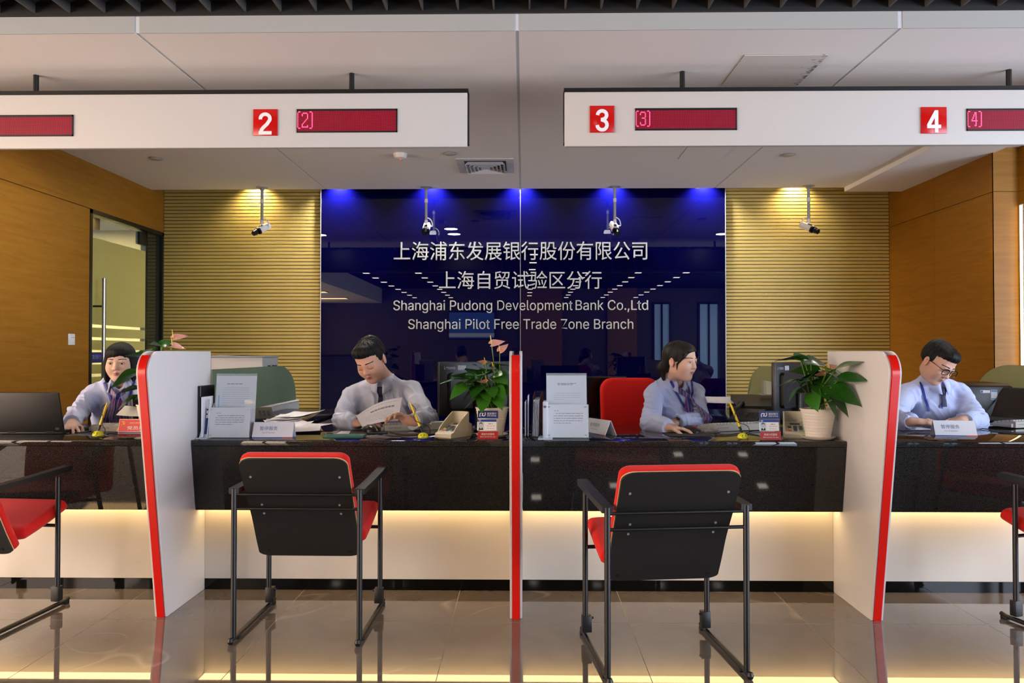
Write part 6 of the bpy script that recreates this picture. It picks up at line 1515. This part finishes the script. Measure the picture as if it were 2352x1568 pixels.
def person(label, spec):
    """spec: all joints in world coordinates"""
    Cc, S, Rh = A(spec['head']), spec['S'], head_frame(*spec['rot'])
    sR, sL, eR, eL, wR, wL = [A(spec[k]) for k in ('sR', 'sL', 'eR', 'eL', 'wR', 'wL')]   # R = image left side
    pel = A(spec['pelvis']); org = A((pel[0], pel[1], 0)); nb = (sR + sL) / 2 + A((0, 0.012, 0.092)) + A(spec.get('neck', (0, 0, 0)))
    fem = spec['female']; hs = spec.get('hs', 1.0); fwd = nrm(np.cross(sR - sL, A((0, 0, 1)))); fwd = fwd if fwd[1] < 0 else -fwd
    side = nrm(sL - sR); mid = (sR + sL) / 2; Rt = np.stack([side, nrm(np.cross(A((0, 0, 1)), side)), A((0, 0, 1))], 1)
    allp = np.stack([Cc, sR, sL, eR, eL, wR, wL, spec['hR'][0], spec['hL'][0]])
    lo = allp.min(0) - 0.16; hi = allp.max(0) + 0.14; hi[2] = Cc[2] + 0.14; lo[2] = 0.72
    # ---- skin
    F = Field(lo, hi, 0.0027); head(F, Cc, Rh, S, fem, spec['closed'])
    nt_ = Cc + Rh @ (A((0, -0.018, -0.055)) * S)
    F.cone(nt_, nb, 0.045 if fem else 0.050, 0.050 if fem else 0.056, 0.02)
    F.ell(mid - A((0, 0, 0.10)), (0.135, 0.075, 0.12), 0.03, Rt); F.cone(nb, sR + A((0, 0, -0.01)), 0.04, 0.03, 0.03); F.cone(nb, sL + A((0, 0, -0.01)), 0.04, 0.03, 0.03)
    for s_, e_, w_ in ((sR, eR, wR), (sL, eL, wL)):
        F.cone(s_, e_, 0.033, 0.029, 0.01); F.cone(e_, w_, 0.029, 0.0235, 0.01)
    for hk in ('hR', 'hL'):
        h_ = spec[hk]; hand(F, *h_[:5], hs * (0.90 if fem else 0.98), spread=h_[5] if len(h_) > 5 else 0.3)
    V, Q = F.mesh(); me = np_mesh('person', V, Q, SKIN, org)
    ca = me.color_attributes.new('Col', 'FLOAT_COLOR', 'POINT'); cc = np.ones((len(V), 4)); cc[:, :3] = skin_colours(V, Cc, Rh, S, spec['tone'], spec['lip']); ca.data.foreach_set('color', cc.astype(np.float32).ravel())
    body = link('person', me); body.location = org; tag(body, label, 'person', 'bank tellers')
    # ---- shirt
    lo2 = np.minimum(np.stack([sR, sL, eR, eL, wR, wL, pel]).min(0), mid) - 0.20; hi2 = np.stack([sR, sL, eR, eL, wR, wL, pel]).max(0) + 0.20; lo2[2] = 0.50; hi2[2] = nb[2] + 0.08
    G = Field(lo2, hi2, 0.0042); sm = SHIRT if spec['shirt'] == 'b' else SHIRTW
    hip = pel + A((0, 0, 0.06)); ch = mid + A((0, 0.0, -0.13)); ab = (ch * 0.45 + hip * 0.55)
    cw = 0.150 if fem else 0.165
    G.ell(ch, (cw, 0.108, 0.17), 0.02, Rt); G.ell(ab, (cw * 0.92, 0.108, 0.17), 0.06, Rt); G.ell(hip, (cw * 0.98, 0.115, 0.11), 0.06, Rt)
    if fem:
        for k in (-1, 1): G.ell(ch + side * 0.06 * k + fwd * 0.065 + A((0, 0, -0.015)), (0.055, 0.05, 0.055), 0.05, Rt)
    for s_, e_, w_, h_ in ((sR, eR, wR, spec['hR']), (sL, eL, wL, spec['hL'])):
        G.cone(nb + A((0, 0.0, -0.025)), s_ + A((0, 0, 0.005)), 0.058, 0.050, 0.05); ar = 0.051 if fem else 0.056
        G.cone(s_, e_, ar, ar * 0.93, 0.03); ww = e_ + (w_ - e_) * 0.93
        G.cone(e_, ww, ar * 0.92, ar * 0.76, 0.012, cut=True)
        c0 = e_ + (w_ - e_) * 0.78; G.cone(c0, w_, 0.038, 0.0375, 0.004, cut=True)
    # folds: pulled cloth near the elbows and loose ripples elsewhere
    near = np.abs(G.f) < 0.03; idx = np.argwhere(near); p = np.stack([G.ax[i][idx[:, i]] for i in range(3)], 1)
    disp = np.zeros(len(p))
    sd = spec['seed']
    q1 = p @ A(((1, 0.3, 0.5), (0.2, 1, 0.4), (-0.5, 0.3, 1))).T
    wx = vnoise(p[:, 0] * 7 + sd, p[:, 1] * 7, p[:, 2] * 7)
    def ridge(f1, f2, f3, o): return np.maximum(0, 1 - 2.6 * np.abs(vnoise(q1[:, 0] * f1 + o + wx * 1.2, q1[:, 1] * f2 + wx, q1[:, 2] * f3)))
    disp += 0.005 * vnoise(q1[:, 0] * 9 + sd, q1[:, 1] * 6, q1[:, 2] * 4) - 0.0075 * ridge(13, 6, 5, sd) - 0.0045 * ridge(24, 11, 8, sd * 3 + 5)
    for s_, e_, w_ in ((sR, eR, wR), (sL, eL, wL)):
        dist = np.linalg.norm(p - e_, axis=1); u = nrm(w_ - s_); ax_ = nrm((e_ - s_) / np.linalg.norm(e_ - s_) - (w_ - e_) / np.linalg.norm(w_ - e_) + A((0.01, 0, 0)))
        wv = np.sin((p - e_) @ nrm(w_ - s_ + 0.4 * ax_) * 170 + 4 * vnoise(p[:, 0] * 18, p[:, 1] * 18, p[:, 2] * 18 + sd)); disp += 0.0062 * wv * np.exp(-(dist / 0.08) ** 2)
        dist = np.linalg.norm(p - (s_ * 0.8 + mid * 0.2 - A((0, 0, 0.07))), axis=1); wv = np.sin((p - s_) @ nrm(A((side[0], side[1], 0.9))) * 120 + 3 * vnoise(p[:, 0] * 12, p[:, 1] * 12, p[:, 2] * 12)); disp += 0.005 * wv * np.exp(-(dist / 0.085) ** 2)
    G.f[near] += disp.astype(np.float32)
    # neck opening
    G.cone(nb + A((0, 0, -0.035)) + fwd * 0.012, nb + A((0, 0, 0.08)), 0.050 if fem else 0.054, 0.06, 0.006, sub=True)
    if fem: G.cone(nb + fwd * 0.09 + A((0, 0, -0.085)), nb + fwd * 0.06 + A((0, 0, 0.03)), 0.010, 0.045, 0.01, sub=True)
    V, Q = G.mesh(); link('shirt', np_mesh('shirt', V, Q, sm, org), body)
    # ---- collar: stand and turned-down leaf
    rows = []; nx = nrm(nt_ - nb); nbz = nb + A((0, 0, -0.012)); r0 = 0.060 if fem else 0.064
    sd_ = side
    op = 0.52 if fem else 0.16
    for k in range(33):
        u = -1 + 2 * k / 32; a = math.pi * u * (1 - op / math.pi)            # 0 = nape, +-pi = front
        dirv = -fwd * math.cos(a) + sd_ * math.sin(a); fr = (1 - math.cos(a)) / 2
        zt = 0.040 - 0.022 * fr; tip = max(0, (abs(u) - 0.72) / 0.28)
        top = nbz + dirv * (r0 - 0.004 * fr) + A((0, 0, zt)) + nx * 0.006
        bot = nbz + dirv * (r0 + 0.020 + 0.016 * tip) + A((0, 0, -0.012 - 0.030 * fr - 0.030 * tip)) + fwd * 0.012 * tip
        midp = (top + bot) / 2 + dirv * 0.008
        inn = nbz + dirv * (r0 - 0.009) + A((0, 0, -0.02 - 0.03 * fr))
        rows.append([Vector(v - org) for v in (inn, top - dirv * 0.003 + A((0, 0, 0.001)), top + dirv * 0.003, midp, bot)])
    cb = MB().grid(rows).build('collar', sm, body, angle=70); md = cb.modifiers.new('solid', 'SOLIDIFY'); md.thickness = 0.0022; md.offset = 0
    # ---- hair
    hl = Cc - 0.20; hh = Cc + 0.19; Hf = Field(hl, hh, 0.0028); spec['hair'](Hf, Cc, Rh, S)
    V, Q = Hf.mesh(); link('hair', np_mesh('hair', V, Q, HAIRB if spec.get('brown') else HAIRM, org), body)
    # ---- face details
    P = lambda x, y, z: Cc + Rh @ (A((x, y, z)) * S); fd = Rh[:, 1]
    for s in (-1, 1):
        if not spec['closed']:
            ec = P(0.032 * s, 0.0785, 0.003); g = nrm(Rh @ A(spec.get('gaze', (0, 1, -0.08)))); mb = MB(); nu, nv = 14, 20
            axu = nrm(np.cross(g, A((0.1, 0.2, 1)))); axv = np.cross(g, axu); rad = 0.0128 * S
            ring = [[Vector(ec + rad * (g * math.cos(th) + (axu * math.cos(2 * math.pi * j / nv) + axv * math.sin(2 * math.pi * j / nv)) * math.sin(th)) - org) for j in range(nv + 1)] for th in [1.6 * i / nu for i in range(nu + 1)]]
            mb.slot(1); mb.grid(ring[:6]); mb.slot(0); mb.grid(ring[5:]); mb.build('eye', [EYEW, EYEI], body, angle=80)
        brow = []; nn = []
        for k in range(9):
            u = k / 8; o = P((0.013 + 0.040 * u) * s, 0.16, 0.0275 + 0.0035 * math.sin(u * 2.4) - 0.003 * u); hit = F.march(o, -fd, 0.15)
            if hit is not None: brow.append(hit); nn.append(fd)
        if len(brow) > 3: ribbon('eyebrow', brow, [(0.0042 if fem else 0.0058) * S * (0.75 + 0.5 * math.sin(0.6 + 2.3 * i / len(brow))) for i in range(len(brow))], nn, BROW, body, org, 0.0007)
        las = []; nn = []
        for k in range(9):
            u = -1 + 2 * k / 8; zz = (-0.0045 - 0.002 * (1 - u * u) if spec['closed'] else 0.003 + 0.0068 * math.sqrt(max(0, 1 - u * u * 0.92)))
            o = P((0.032 + 0.0150 * u) * s, 0.16, zz); hit = F.march(o, -fd, 0.15)
            if hit is not None: las.append(hit); nn.append(fd)
        if len(las) > 3: ribbon('eyelash', las, 0.0022 * S, nn, LASH, body, org, 0.0008)
    # ---- trousers or skirt
    K = Field(A((pel[0] - 0.3, pel[1] - 0.62, 0.0)), A((pel[0] + 0.3, pel[1] + 0.22, 0.75)), 0.009)
    K.ell(pel + A((0, 0, 0.02)), (0.17, 0.13, 0.12), 0.05)
    for k in (-1, 1):
        hp = pel + A((0.09 * k, 0, 0.0)); kn = A((pel[0] + 0.11 * k, pel[1] - 0.42, 0.56)); an = A((pel[0] + 0.11 * k, pel[1] - 0.36, 0.09))
        K.cone(hp, kn, 0.085, 0.06, 0.03); K.cone(kn, an, 0.06, 0.04, 0.02); K.cone(an + A((0, 0.03, -0.045)), an + A((0, -0.15, -0.055)), 0.035, 0.03, 0.02)
    V, Q = K.mesh(); link('trousers', np_mesh('trousers', V, Q, TROU, org), body)
    # ---- what hangs in front
    def chest(x_off, z):      # point on the shirt in front, x_off to image right
        c = mid + side * x_off; o = A((c[0], c[1], z)) + fwd * 0.4; return G.march(o, -fwd, 0.5, 0.0015)
    pts = []; nn = []
    for j in range(16):
        h_ = chest(0.0 if not spec.get('tie') else 0.004, nb[2] - 0.10 - 0.016 * j)
        if h_ is None or (pts and np.linalg.norm(h_ - pts[-1]) > 0.045): continue
        pts.append(h_); nn.append(fwd)
    if len(pts) > 3: ribbon('placket', pts, 0.03, nn, sm, body, org, 0.0014)
    if spec.get('tie'):
        kz = nb[2] - 0.048; k0 = nb + fwd * 0.080 + A((0, 0, -0.050)); k1 = k0 + fwd * 0.012 + A((0, 0, -0.036))
        rows = []
        for (c, w_, d_) in ((k0 + A((0, 0, 0.006)), 0.024, 0.010), (k0, 0.026, 0.014), (k1, 0.014, 0.011), (k1 + A((0, 0, -0.004)), 0.010, 0.007)):
            rows.append([Vector(c + side * w_ * math.cos(a) + fwd * d_ * math.sin(a) - org) for a in [2 * math.pi * j / 16 for j in range(17)]])
        MB().grid(rows).build('tie_knot', TIE, body, angle=60)
        pts = [k1 + fwd * 0.004 + A((0, 0, 0.008))]; nn = [fwd]
        for k in range(1, 16):
            h_ = chest(spec['tie'] * k / 15, k1[2] - 0.017 * k)
            if h_ is None or np.linalg.norm(h_ - pts[-1]) > 0.045: break
            pts.append(h_ + fwd * 0.004); nn.append(fwd)
        ribbon('tie', pts, [0.022 + 0.0022 * i for i in range(len(pts))], nn, TIE, body, org, 0.004)
    if spec.get('lanyard'):
        for k, x0, x1, z1 in spec['lanyard']:
            st = nb + side * 0.068 * k + A((0, 0, 0.016)) - fwd * 0.012; pts = [st]; nn = [nrm(side * k + fwd * 0.3 + A((0, 0, 0.3)))]
            for j in range(0, 14):
                u = j / 13; h_ = chest(x0 + (x1 - x0) * u, nb[2] - 0.02 + (z1 - nb[2] + 0.02) * u)
                if h_ is None: continue
                if len(pts) > 1 and np.linalg.norm(h_ - pts[-1]) > 0.05: break
                pts.append(h_ + fwd * 0.004); nn.append(nrm(fwd + side * 0.3 * k * (1 - u)))
            ribbon('lanyard', pts, 0.013, nn, LANY, body, org)
    if spec.get('scarf'):
        kn = nb + fwd * 0.088 + A((0, 0, -0.105)) + side * spec['scarf']
        h_ = chest(spec['scarf'], nb[2] - 0.105); kn = (h_ + fwd * 0.010) if h_ is not None else kn
        mb = MB(); mb.lathe([(0.0, -0.014), (0.009, -0.012), (0.013, 0.0), (0.010, 0.012), (0.0, 0.014)], c=tuple(kn - org), n=14); mb.build('scarf_knot', SCARF, body)
        for k in (-1, 1):
            pts = []; nn = []
            for j in range(8):
                u = j / 7; a = nbz + (sd_ * 0.074 * k + fwd * 0.03) + A((0, 0, -0.02)); p_ = a * (1 - u) + kn * u + fwd * 0.014 * math.sin(math.pi * u); pts.append(p_); nn.append(nrm(fwd + sd_ * 0.3 * k))
            ribbon('scarf', pts, [0.014 + 0.016 * math.sin(math.pi * (0.15 + 0.75 * j / 7)) for j in range(8)], nn, SCARF, body, org, 0.004)
            pts = []; nn = []
            for j in range(9):
                u = j / 8; h_ = chest(spec['scarf'] + (0.012 + 0.038 * u) * k + 0.006 * math.sin(3 * u), kn[2] - 0.165 * u)
                if h_ is not None and (not pts or np.linalg.norm(h_ - pts[-1]) < 0.06): pts.append(h_ + fwd * (0.006 + 0.01 * math.sin(math.pi * u))); nn.append(nrm(fwd + side * 0.25 * k))
            ribbon('scarf_tail', pts, [0.012 + 0.05 * math.sin(math.pi * 0.62 * j / 8) for j in range(len(pts))], nn, SCARF, body, org, 0.005)
    if spec.get('glasses'):
        GB = mat('glasses_black', '#0c0b0b', 0.25); gl = MB(); ly, lz = 0.104, 0.002
        for s in (-1, 1):
            out = [P(0.034 * s + 0.0265 * (abs(math.cos(a)) ** 0.6) * (1 if math.cos(a) > 0 else -1), ly, lz + 0.0185 * (abs(math.sin(a)) ** 0.6) * (1 if math.sin(a) > 0 else -1)) - org for a in [2 * math.pi * j / 28 for j in range(28)]]
            gl.tube([Vector(v) for v in out], 0.0022 * S, 6, closed=True)
            gl.tube([Vector(P(*v) - org) for v in ((0.057 * s, ly, 0.010), (0.068 * s, 0.096, 0.012), (0.080 * s, 0.02, 0.012), (0.083 * s, -0.008, 0.006))], 0.0019, 6)
        gl.tube([Vector(P(*v) - org) for v in ((-0.0105, ly, 0.009), (0, ly + 0.004, 0.011), (0.0105, ly, 0.009))], 0.0018, 6)
        gl.tube([Vector(P(*v) - org) for v in ((-0.058, ly, 0.0125), (-0.034, ly + 0.001, 0.018), (-0.010, ly, 0.0125))], 0.0026, 6); gl.tube([Vector(P(*v) - org) for v in ((0.058, ly, 0.0125), (0.034, ly + 0.001, 0.018), (0.010, ly, 0.0125))], 0.0026, 6)
        go = gl.build('glasses', GB, body, angle=60)
        MB().tube([Vector(P(*v) - org) for v in ((0.071, 0.075, 0.012), (0.0765, 0.048, 0.012))], 0.0022, 6).build('red_temple', mat('temple_red', '#b02a1c', 0.4), go)
    if spec.get('pocket'):
        c = chest(0.075, mid[2] - 0.14); 
        if c is not None:
            o_ = []
            for (dx, dz) in ((-0.045, 0.05), (0.045, 0.05), (0.045, -0.05), (0.0, -0.065), (-0.045, -0.05)):
                h_ = chest(0.075 + dx, mid[2] - 0.14 + dz); o_.append(Vector((h_ if h_ is not None else c) + fwd * 0.001 - org))
            MB().tube(o_, 0.0012, 5, closed=True).build('pocket', sm, body)
    if spec.get('watch') is not None:
        w_, e_ = (wR, eR) if spec['watch'] == 'R' else (wL, eL); ax_ = nrm(w_ - e_); c = w_ + ax_ * 0.012; u = nrm(np.cross(ax_, A((0, 0, 1)))); v = np.cross(u, ax_)
        wt = MB().tube([Vector(c + (u * math.cos(a) + v * math.sin(a)) * 0.0265 - org) for a in [2 * math.pi * j / 24 for j in range(24)]], 0.0035, 6, closed=True).build('watch_band', mat('gold_band', '#c8a45a', 0.3, metal=0.8), body)
        MB().cyl(Vector(c + nrm(v * 1.0 + fwd * 0.6) * 0.026 - org), Vector(c + nrm(v * 1.0 + fwd * 0.6) * 0.033 - org), 0.012, 16).build('watch_dial', mat('watch_face', '#2a2622', 0.2), wt)
    return body, F, G

# ---- hair styles
def hair_man(front=0.066, tuft=1.0, amp=0.006):
    def fn(Hf, C, Rh, S):
        P = lambda x, y, z: A(C) + Rh @ (A((x, y, z)) * S); E_ = lambda c, r, k, sub=False: Hf.ell(P(*c), A(r) * S, k * S, Rh, sub)
        E_((0, -0.018, 0.040), (0.0815, 0.1015, 0.088), 0.01); E_((0, 0.02, 0.078), (0.066, 0.072, 0.048), 0.02); E_((0.012, 0.062, 0.088), (0.050, 0.032, 0.026 * tuft), 0.02); E_((0, -0.05, 0.09), (0.06, 0.05, 0.04), 0.02)
        q, cut = zcut(Hf, C, Rh, S, [(-0.14, -0.05), (-0.06, -0.048), (-0.036, -0.03), (-0.028, 0.012), (0.004, 0.012), (0.010, -0.02), (0.026, -0.02), (0.034, 0.030), (0.052, 0.052), (0.075, front), (0.12, front + 0.004)])
        streaks(Hf, C, Rh, S, amp); Hf.f = np.maximum(Hf.f, cut + 0.003 * vnoise(q[0] * 160, q[1] * 160, q[2] * 30).astype(np.float32))
    return fn
def hair_bob(Hf, C, Rh, S):
    P = lambda x, y, z: A(C) + Rh @ (A((x, y, z)) * S); E_ = lambda c, r, k, sub=False, Rl=None: Hf.ell(P(*c), A(r) * S, k * S, Rh if Rl is None else Rh @ Rl, sub)
    E_((0, -0.018, 0.038), (0.085, 0.105, 0.092), 0.01); E_((0, 0.03, 0.07), (0.070, 0.072, 0.05), 0.02)
    E_((0.074, -0.010, -0.035), (0.020, 0.058, 0.085), 0.02); E_((-0.074, -0.010, -0.035), (0.020, 0.058, 0.085), 0.02); E_((0, -0.070, -0.035), (0.078, 0.045, 0.085), 0.03)
    Hf.cone(P(0.076, 0.012, -0.03), P(0.070, 0.018, -0.115), 0.016 * S, 0.006 * S, 0.02)
    Rl = np.array(Matrix.Rotation(math.radians(-16), 3, 'Y'))
    E_((-0.010, 0.125, -0.040), (0.066, 0.100, 0.098), 0.008, True, Rl)
    Hf.cone(P(0.06, 0.055, 0.06), P(0.074, 0.030, -0.03), 0.014 * S, 0.010 * S, 0.01)
    streaks(Hf, C, Rh, S, 0.0035, 30, 4)
def hair_tied(Hf, C, Rh, S):
    P = lambda x, y, z: A(C) + Rh @ (A((x, y, z)) * S); E_ = lambda c, r, k, sub=False: Hf.ell(P(*c), A(r) * S, k * S, Rh, sub)
    E_((0, -0.018, 0.038), (0.083, 0.104, 0.091), 0.01); E_((0, 0.026, 0.068), (0.071, 0.070, 0.047), 0.02); E_((0, -0.075, -0.03), (0.06, 0.04, 0.06), 0.03)
    q, cut = zcut(Hf, C, Rh, S, [(-0.14, -0.085), (-0.07, -0.075), (-0.045, -0.05), (-0.036, -0.015), (-0.025, 0.006), (0.0, 0.012), (0.012, -0.005), (0.026, -0.008), (0.036, 0.022), (0.055, 0.046), (0.075, 0.066), (0.12, 0.074)])
    streaks(Hf, C, Rh, S, 0.003, 30, 4); Hf.f = np.maximum(Hf.f, cut)
    # swept fringe on her right, bun and loose strand
    Hf.cone(P(0.01, 0.078, 0.082), P(0.062, 0.060, 0.035), 0.012 * S, 0.010 * S, 0.012); Hf.cone(P(0.062, 0.060, 0.035), P(0.075, 0.028, -0.012), 0.010 * S, 0.006 * S, 0.012); Hf.cone(P(0.0755, 0.028, -0.01), P(0.073, 0.026, -0.05), 0.005 * S, 0.002 * S, 0.004)
    E_((0.01, -0.125, -0.045), (0.030, 0.028, 0.036), 0.012); Hf.cone(P(0.01, -0.125, -0.06), P(0.01, -0.10, -0.125), 0.022 * S, 0.010 * S, 0.02)

Vn = lambda px, py, Y: tuple(at(px, py, Y))
# ---- the woman with the laptop
person('woman in pale blue shirt and scarf working a mouse beside the laptop', dict(
    head=Vn(276, 833, 4.32), S=0.93, rot=(14, 4, 0), female=True, closed=False, gaze=(0.05, 1, -0.1), tone='#dcb4a0', lip='#a8605a', shirt='b', hair=hair_bob, seed=1,
    sR=Vn(217, 905, 4.40), sL=Vn(338, 905, 4.46), eR=Vn(178, 948, 4.20), eL=Vn(352, 968, 4.25), wR=Vn(166, 970, 4.03), wL=Vn(322, 972, 4.10), pelvis=(at(278, 900, 4.62).x, 4.66, 0.55),
    hR=(Vn(166, 970, 4.03), (0.38, -0.75, -0.25), (0.15, -0.25, -1), 1, (20, 22, 26, 30, 20), 1.1), hL=(Vn(322, 972, 4.10), (-0.8, -0.4, -0.1), (0, -0.2, -1), -1, (20, 22, 24, 26, 15)),
    lanyard=((-1, -0.075, 0.0, 0.87), (1, 0.085, 0.045, 0.84)), scarf=0.006))
office_chair(at(278, 900, 4.62).x, 4.72, 0, 'red office chair hidden behind the woman at left', 0.86, 0.36)
# ---- the man in the tie
b2, F2, G2 = person('man in pale shirt and dark tie reading papers', dict(
    head=Vn(853, 828, 4.32), S=1.01, rot=(-14, 30, 9), female=False, closed=True, tone='#d8a890', lip='#a8635a', shirt='w', hair=hair_man(0.064, 1.2, 0.007), seed=2, neck=(0.0, -0.015, 0.0),
    sR=Vn(812, 908, 4.45), sL=Vn(948, 902, 4.45), eR=Vn(787, 965, 4.30), eL=Vn(983, 962, 4.28), wR=Vn(817, 973, 4.12), wL=Vn(950, 968, 4.08), pelvis=(at(880, 900, 4.65).x, 4.68, 0.55),
    hR=(Vn(817, 973, 4.12), (0.75, -0.45, 0.12), (0.3, 0.3, -1), 1, (22, 24, 26, 28, 15), 0.2), hL=(Vn(950, 968, 4.08), (-0.85, -0.25, 0.35), (-0.2, -0.75, -0.7), -1, (26, 28, 30, 34, 25), 0.3),
    tie=0.012))
office_chair(at(880, 900, 4.65).x, 4.74, 0, 'red office chair hidden behind the man in the tie', 0.86, 0.36)
# ---- the woman by the red chair
person('woman in lilac blue shirt and scarf turned aside with a hand on the mouse', dict(
    head=Vn(1562, 830, 4.30), S=0.93, rot=(46, 5, 0), female=True, closed=False, gaze=(-0.25, 1, -0.12), tone='#dcb29a', lip='#b06058', shirt='b', hair=hair_tied, brown=True, seed=3, neck=(-0.01, -0.02, 0.0),
    sR=Vn(1504, 906, 4.36), sL=Vn(1596, 902, 4.52), eR=Vn(1492, 972, 4.17), eL=Vn(1608, 965, 4.34), wR=Vn(1535, 981, 4.00), wL=Vn(1556, 970, 4.20), pelvis=(at(1545, 900, 4.65).x, 4.70, 0.55),
    hR=(Vn(1535, 981, 4.00), (0.92, -0.28, -0.12), (0.0, -0.25, -1), -1, (18, 20, 22, 26, 20), 0.5), hL=(Vn(1556, 970, 4.20), (-0.9, -0.1, -0.12), (0, 0, -1), 1, (12, 12, 14, 16, 10)),
    lanyard=((-1, -0.085, -0.01, 0.86), (1, 0.085, 0.04, 0.9)), scarf=0.012, watch='L'))
office_chair(at(1462, 900, 4.80).x, 4.72, math.radians(4), 'red office chair with tall back beside the woman in lilac shirt', at(1440, 868, 4.95).z, 0.40)
# ---- the man with glasses
person('man with black glasses and blue lanyard looking down at his hands', dict(
    head=Vn(2152, 834, 4.38), S=0.98, rot=(18, 34, -12), female=False, closed=True, tone='#d2a58e', lip='#a0605a', shirt='b', hair=hair_man(0.062, 1.0, 0.005), seed=4, neck=(0.0, -0.015, 0.0),
    sR=Vn(2082, 908, 4.48), sL=Vn(2206, 906, 4.50), eR=Vn(2052, 965, 4.30), eL=Vn(2246, 966, 4.32), wR=Vn(2093, 969, 4.12), wL=Vn(2214, 964, 4.15), pelvis=(at(2150, 900, 4.65).x, 4.72, 0.55),
    hR=(Vn(2093, 969, 4.12), (0.9, -0.35, 0.05), (0.15, 0.25, -1), 1, (24, 26, 28, 32, 22), 0.2), hL=(Vn(2214, 964, 4.15), (-0.85, -0.45, -0.05), (-0.1, 0.2, -1), -1, (26, 28, 30, 34, 22), 0.2),
    tie=-0.01, lanyard=((-1, -0.105, -0.09, 0.86), (1, 0.05, -0.03, 0.87)), glasses=True, pocket=True))
office_chair(at(2150, 900, 4.65).x, 4.78, 0, 'red office chair hidden behind the man with glasses', 0.86, 0.36)
# ---- sheet lifted by the man in the tie
t = thing('paper_sheet', 'printed form lifted up by the man in the tie', 'paper', (-0.8, 4.1, CZ))
c4 = [Vector(Vn(818, 955, 4.12)), Vector(Vn(924, 912, 4.16)), Vector(Vn(914, 966, 4.06)), Vector(Vn(832, 980, 4.02))]; P_ = []
for i in range(13):
    u = i / 12; row = []
    for j in range(9):
        v = j / 8; p = (c4[0].lerp(c4[1], u)).lerp(c4[3].lerp(c4[2], u), v); p += Vector((0, -0.02, 0.022)) * math.sin(math.pi * u) * (1 - v * 0.6); row.append(p - Vector((-0.8, 4.1, CZ)))
    P_.append(row)
MB().grid(P_).build('sheet', PAPER, t)
def onp(u, v, o=-0.002):
    p = (c4[0].lerp(c4[1], u)).lerp(c4[3].lerp(c4[2], u), v); p += Vector((0, -0.02, 0.022)) * math.sin(math.pi * u) * (1 - v * 0.6); return p - Vector((-0.8, 4.1, CZ)) + Vector((0, o, 0.0008))
mb = MB()
for v, a, b, w_ in ((0.12, 0.1, 0.95, 0.012), (0.3, 0.3, 0.85, 0.07), (0.5, 0.15, 0.8, 0.010), (0.58, 0.15, 0.85, 0.010), (0.66, 0.15, 0.8, 0.010), (0.74, 0.15, 0.7, 0.010), (0.82, 0.2, 0.8, 0.010)):
    u = a; rn = random.Random(int(v * 100))
    while u < b:
        L = min(rn.uniform(0.04, 0.12), b - u); mb.quad(onp(u, v), onp(u + L, v), onp(u + L, v + w_), onp(u, v + w_)); u += L + 0.015
mb.build('print', INK, t, smooth=False)
p = at(303, 941, 3.98); t = thing('paper_sheet', 'grey sheet standing up before the scarf of the woman at left', 'paper', (p.x, 3.99, CZ))
c4 = [Vector(Vn(266, 953, 3.98)), Vector(Vn(287, 931, 4.0)), Vector(Vn(325, 934, 3.98)), Vector(Vn(318, 956, 3.95))]
P_ = [[(c4[0].lerp(c4[3], i / 8)).lerp(c4[1].lerp(c4[2], i / 8), j / 6) + Vector((0, -0.01 * math.sin(math.pi * i / 8), 0)) - Vector((p.x, 3.99, CZ)) for j in range(7)] for i in range(9)]
MB().grid(P_).build('sheet', mat('paper_grey', '#b9bab4', 0.8), t)
MB().tube([Vector((0.03, 0.012, 0.0)), Vector((0.03, 0.012, 0.17))], 0.003, 8).box(0.0, -0.01, 0.0, 0.06, 0.03, 0.004).build('paper_clip_stand', BLACKP, t)
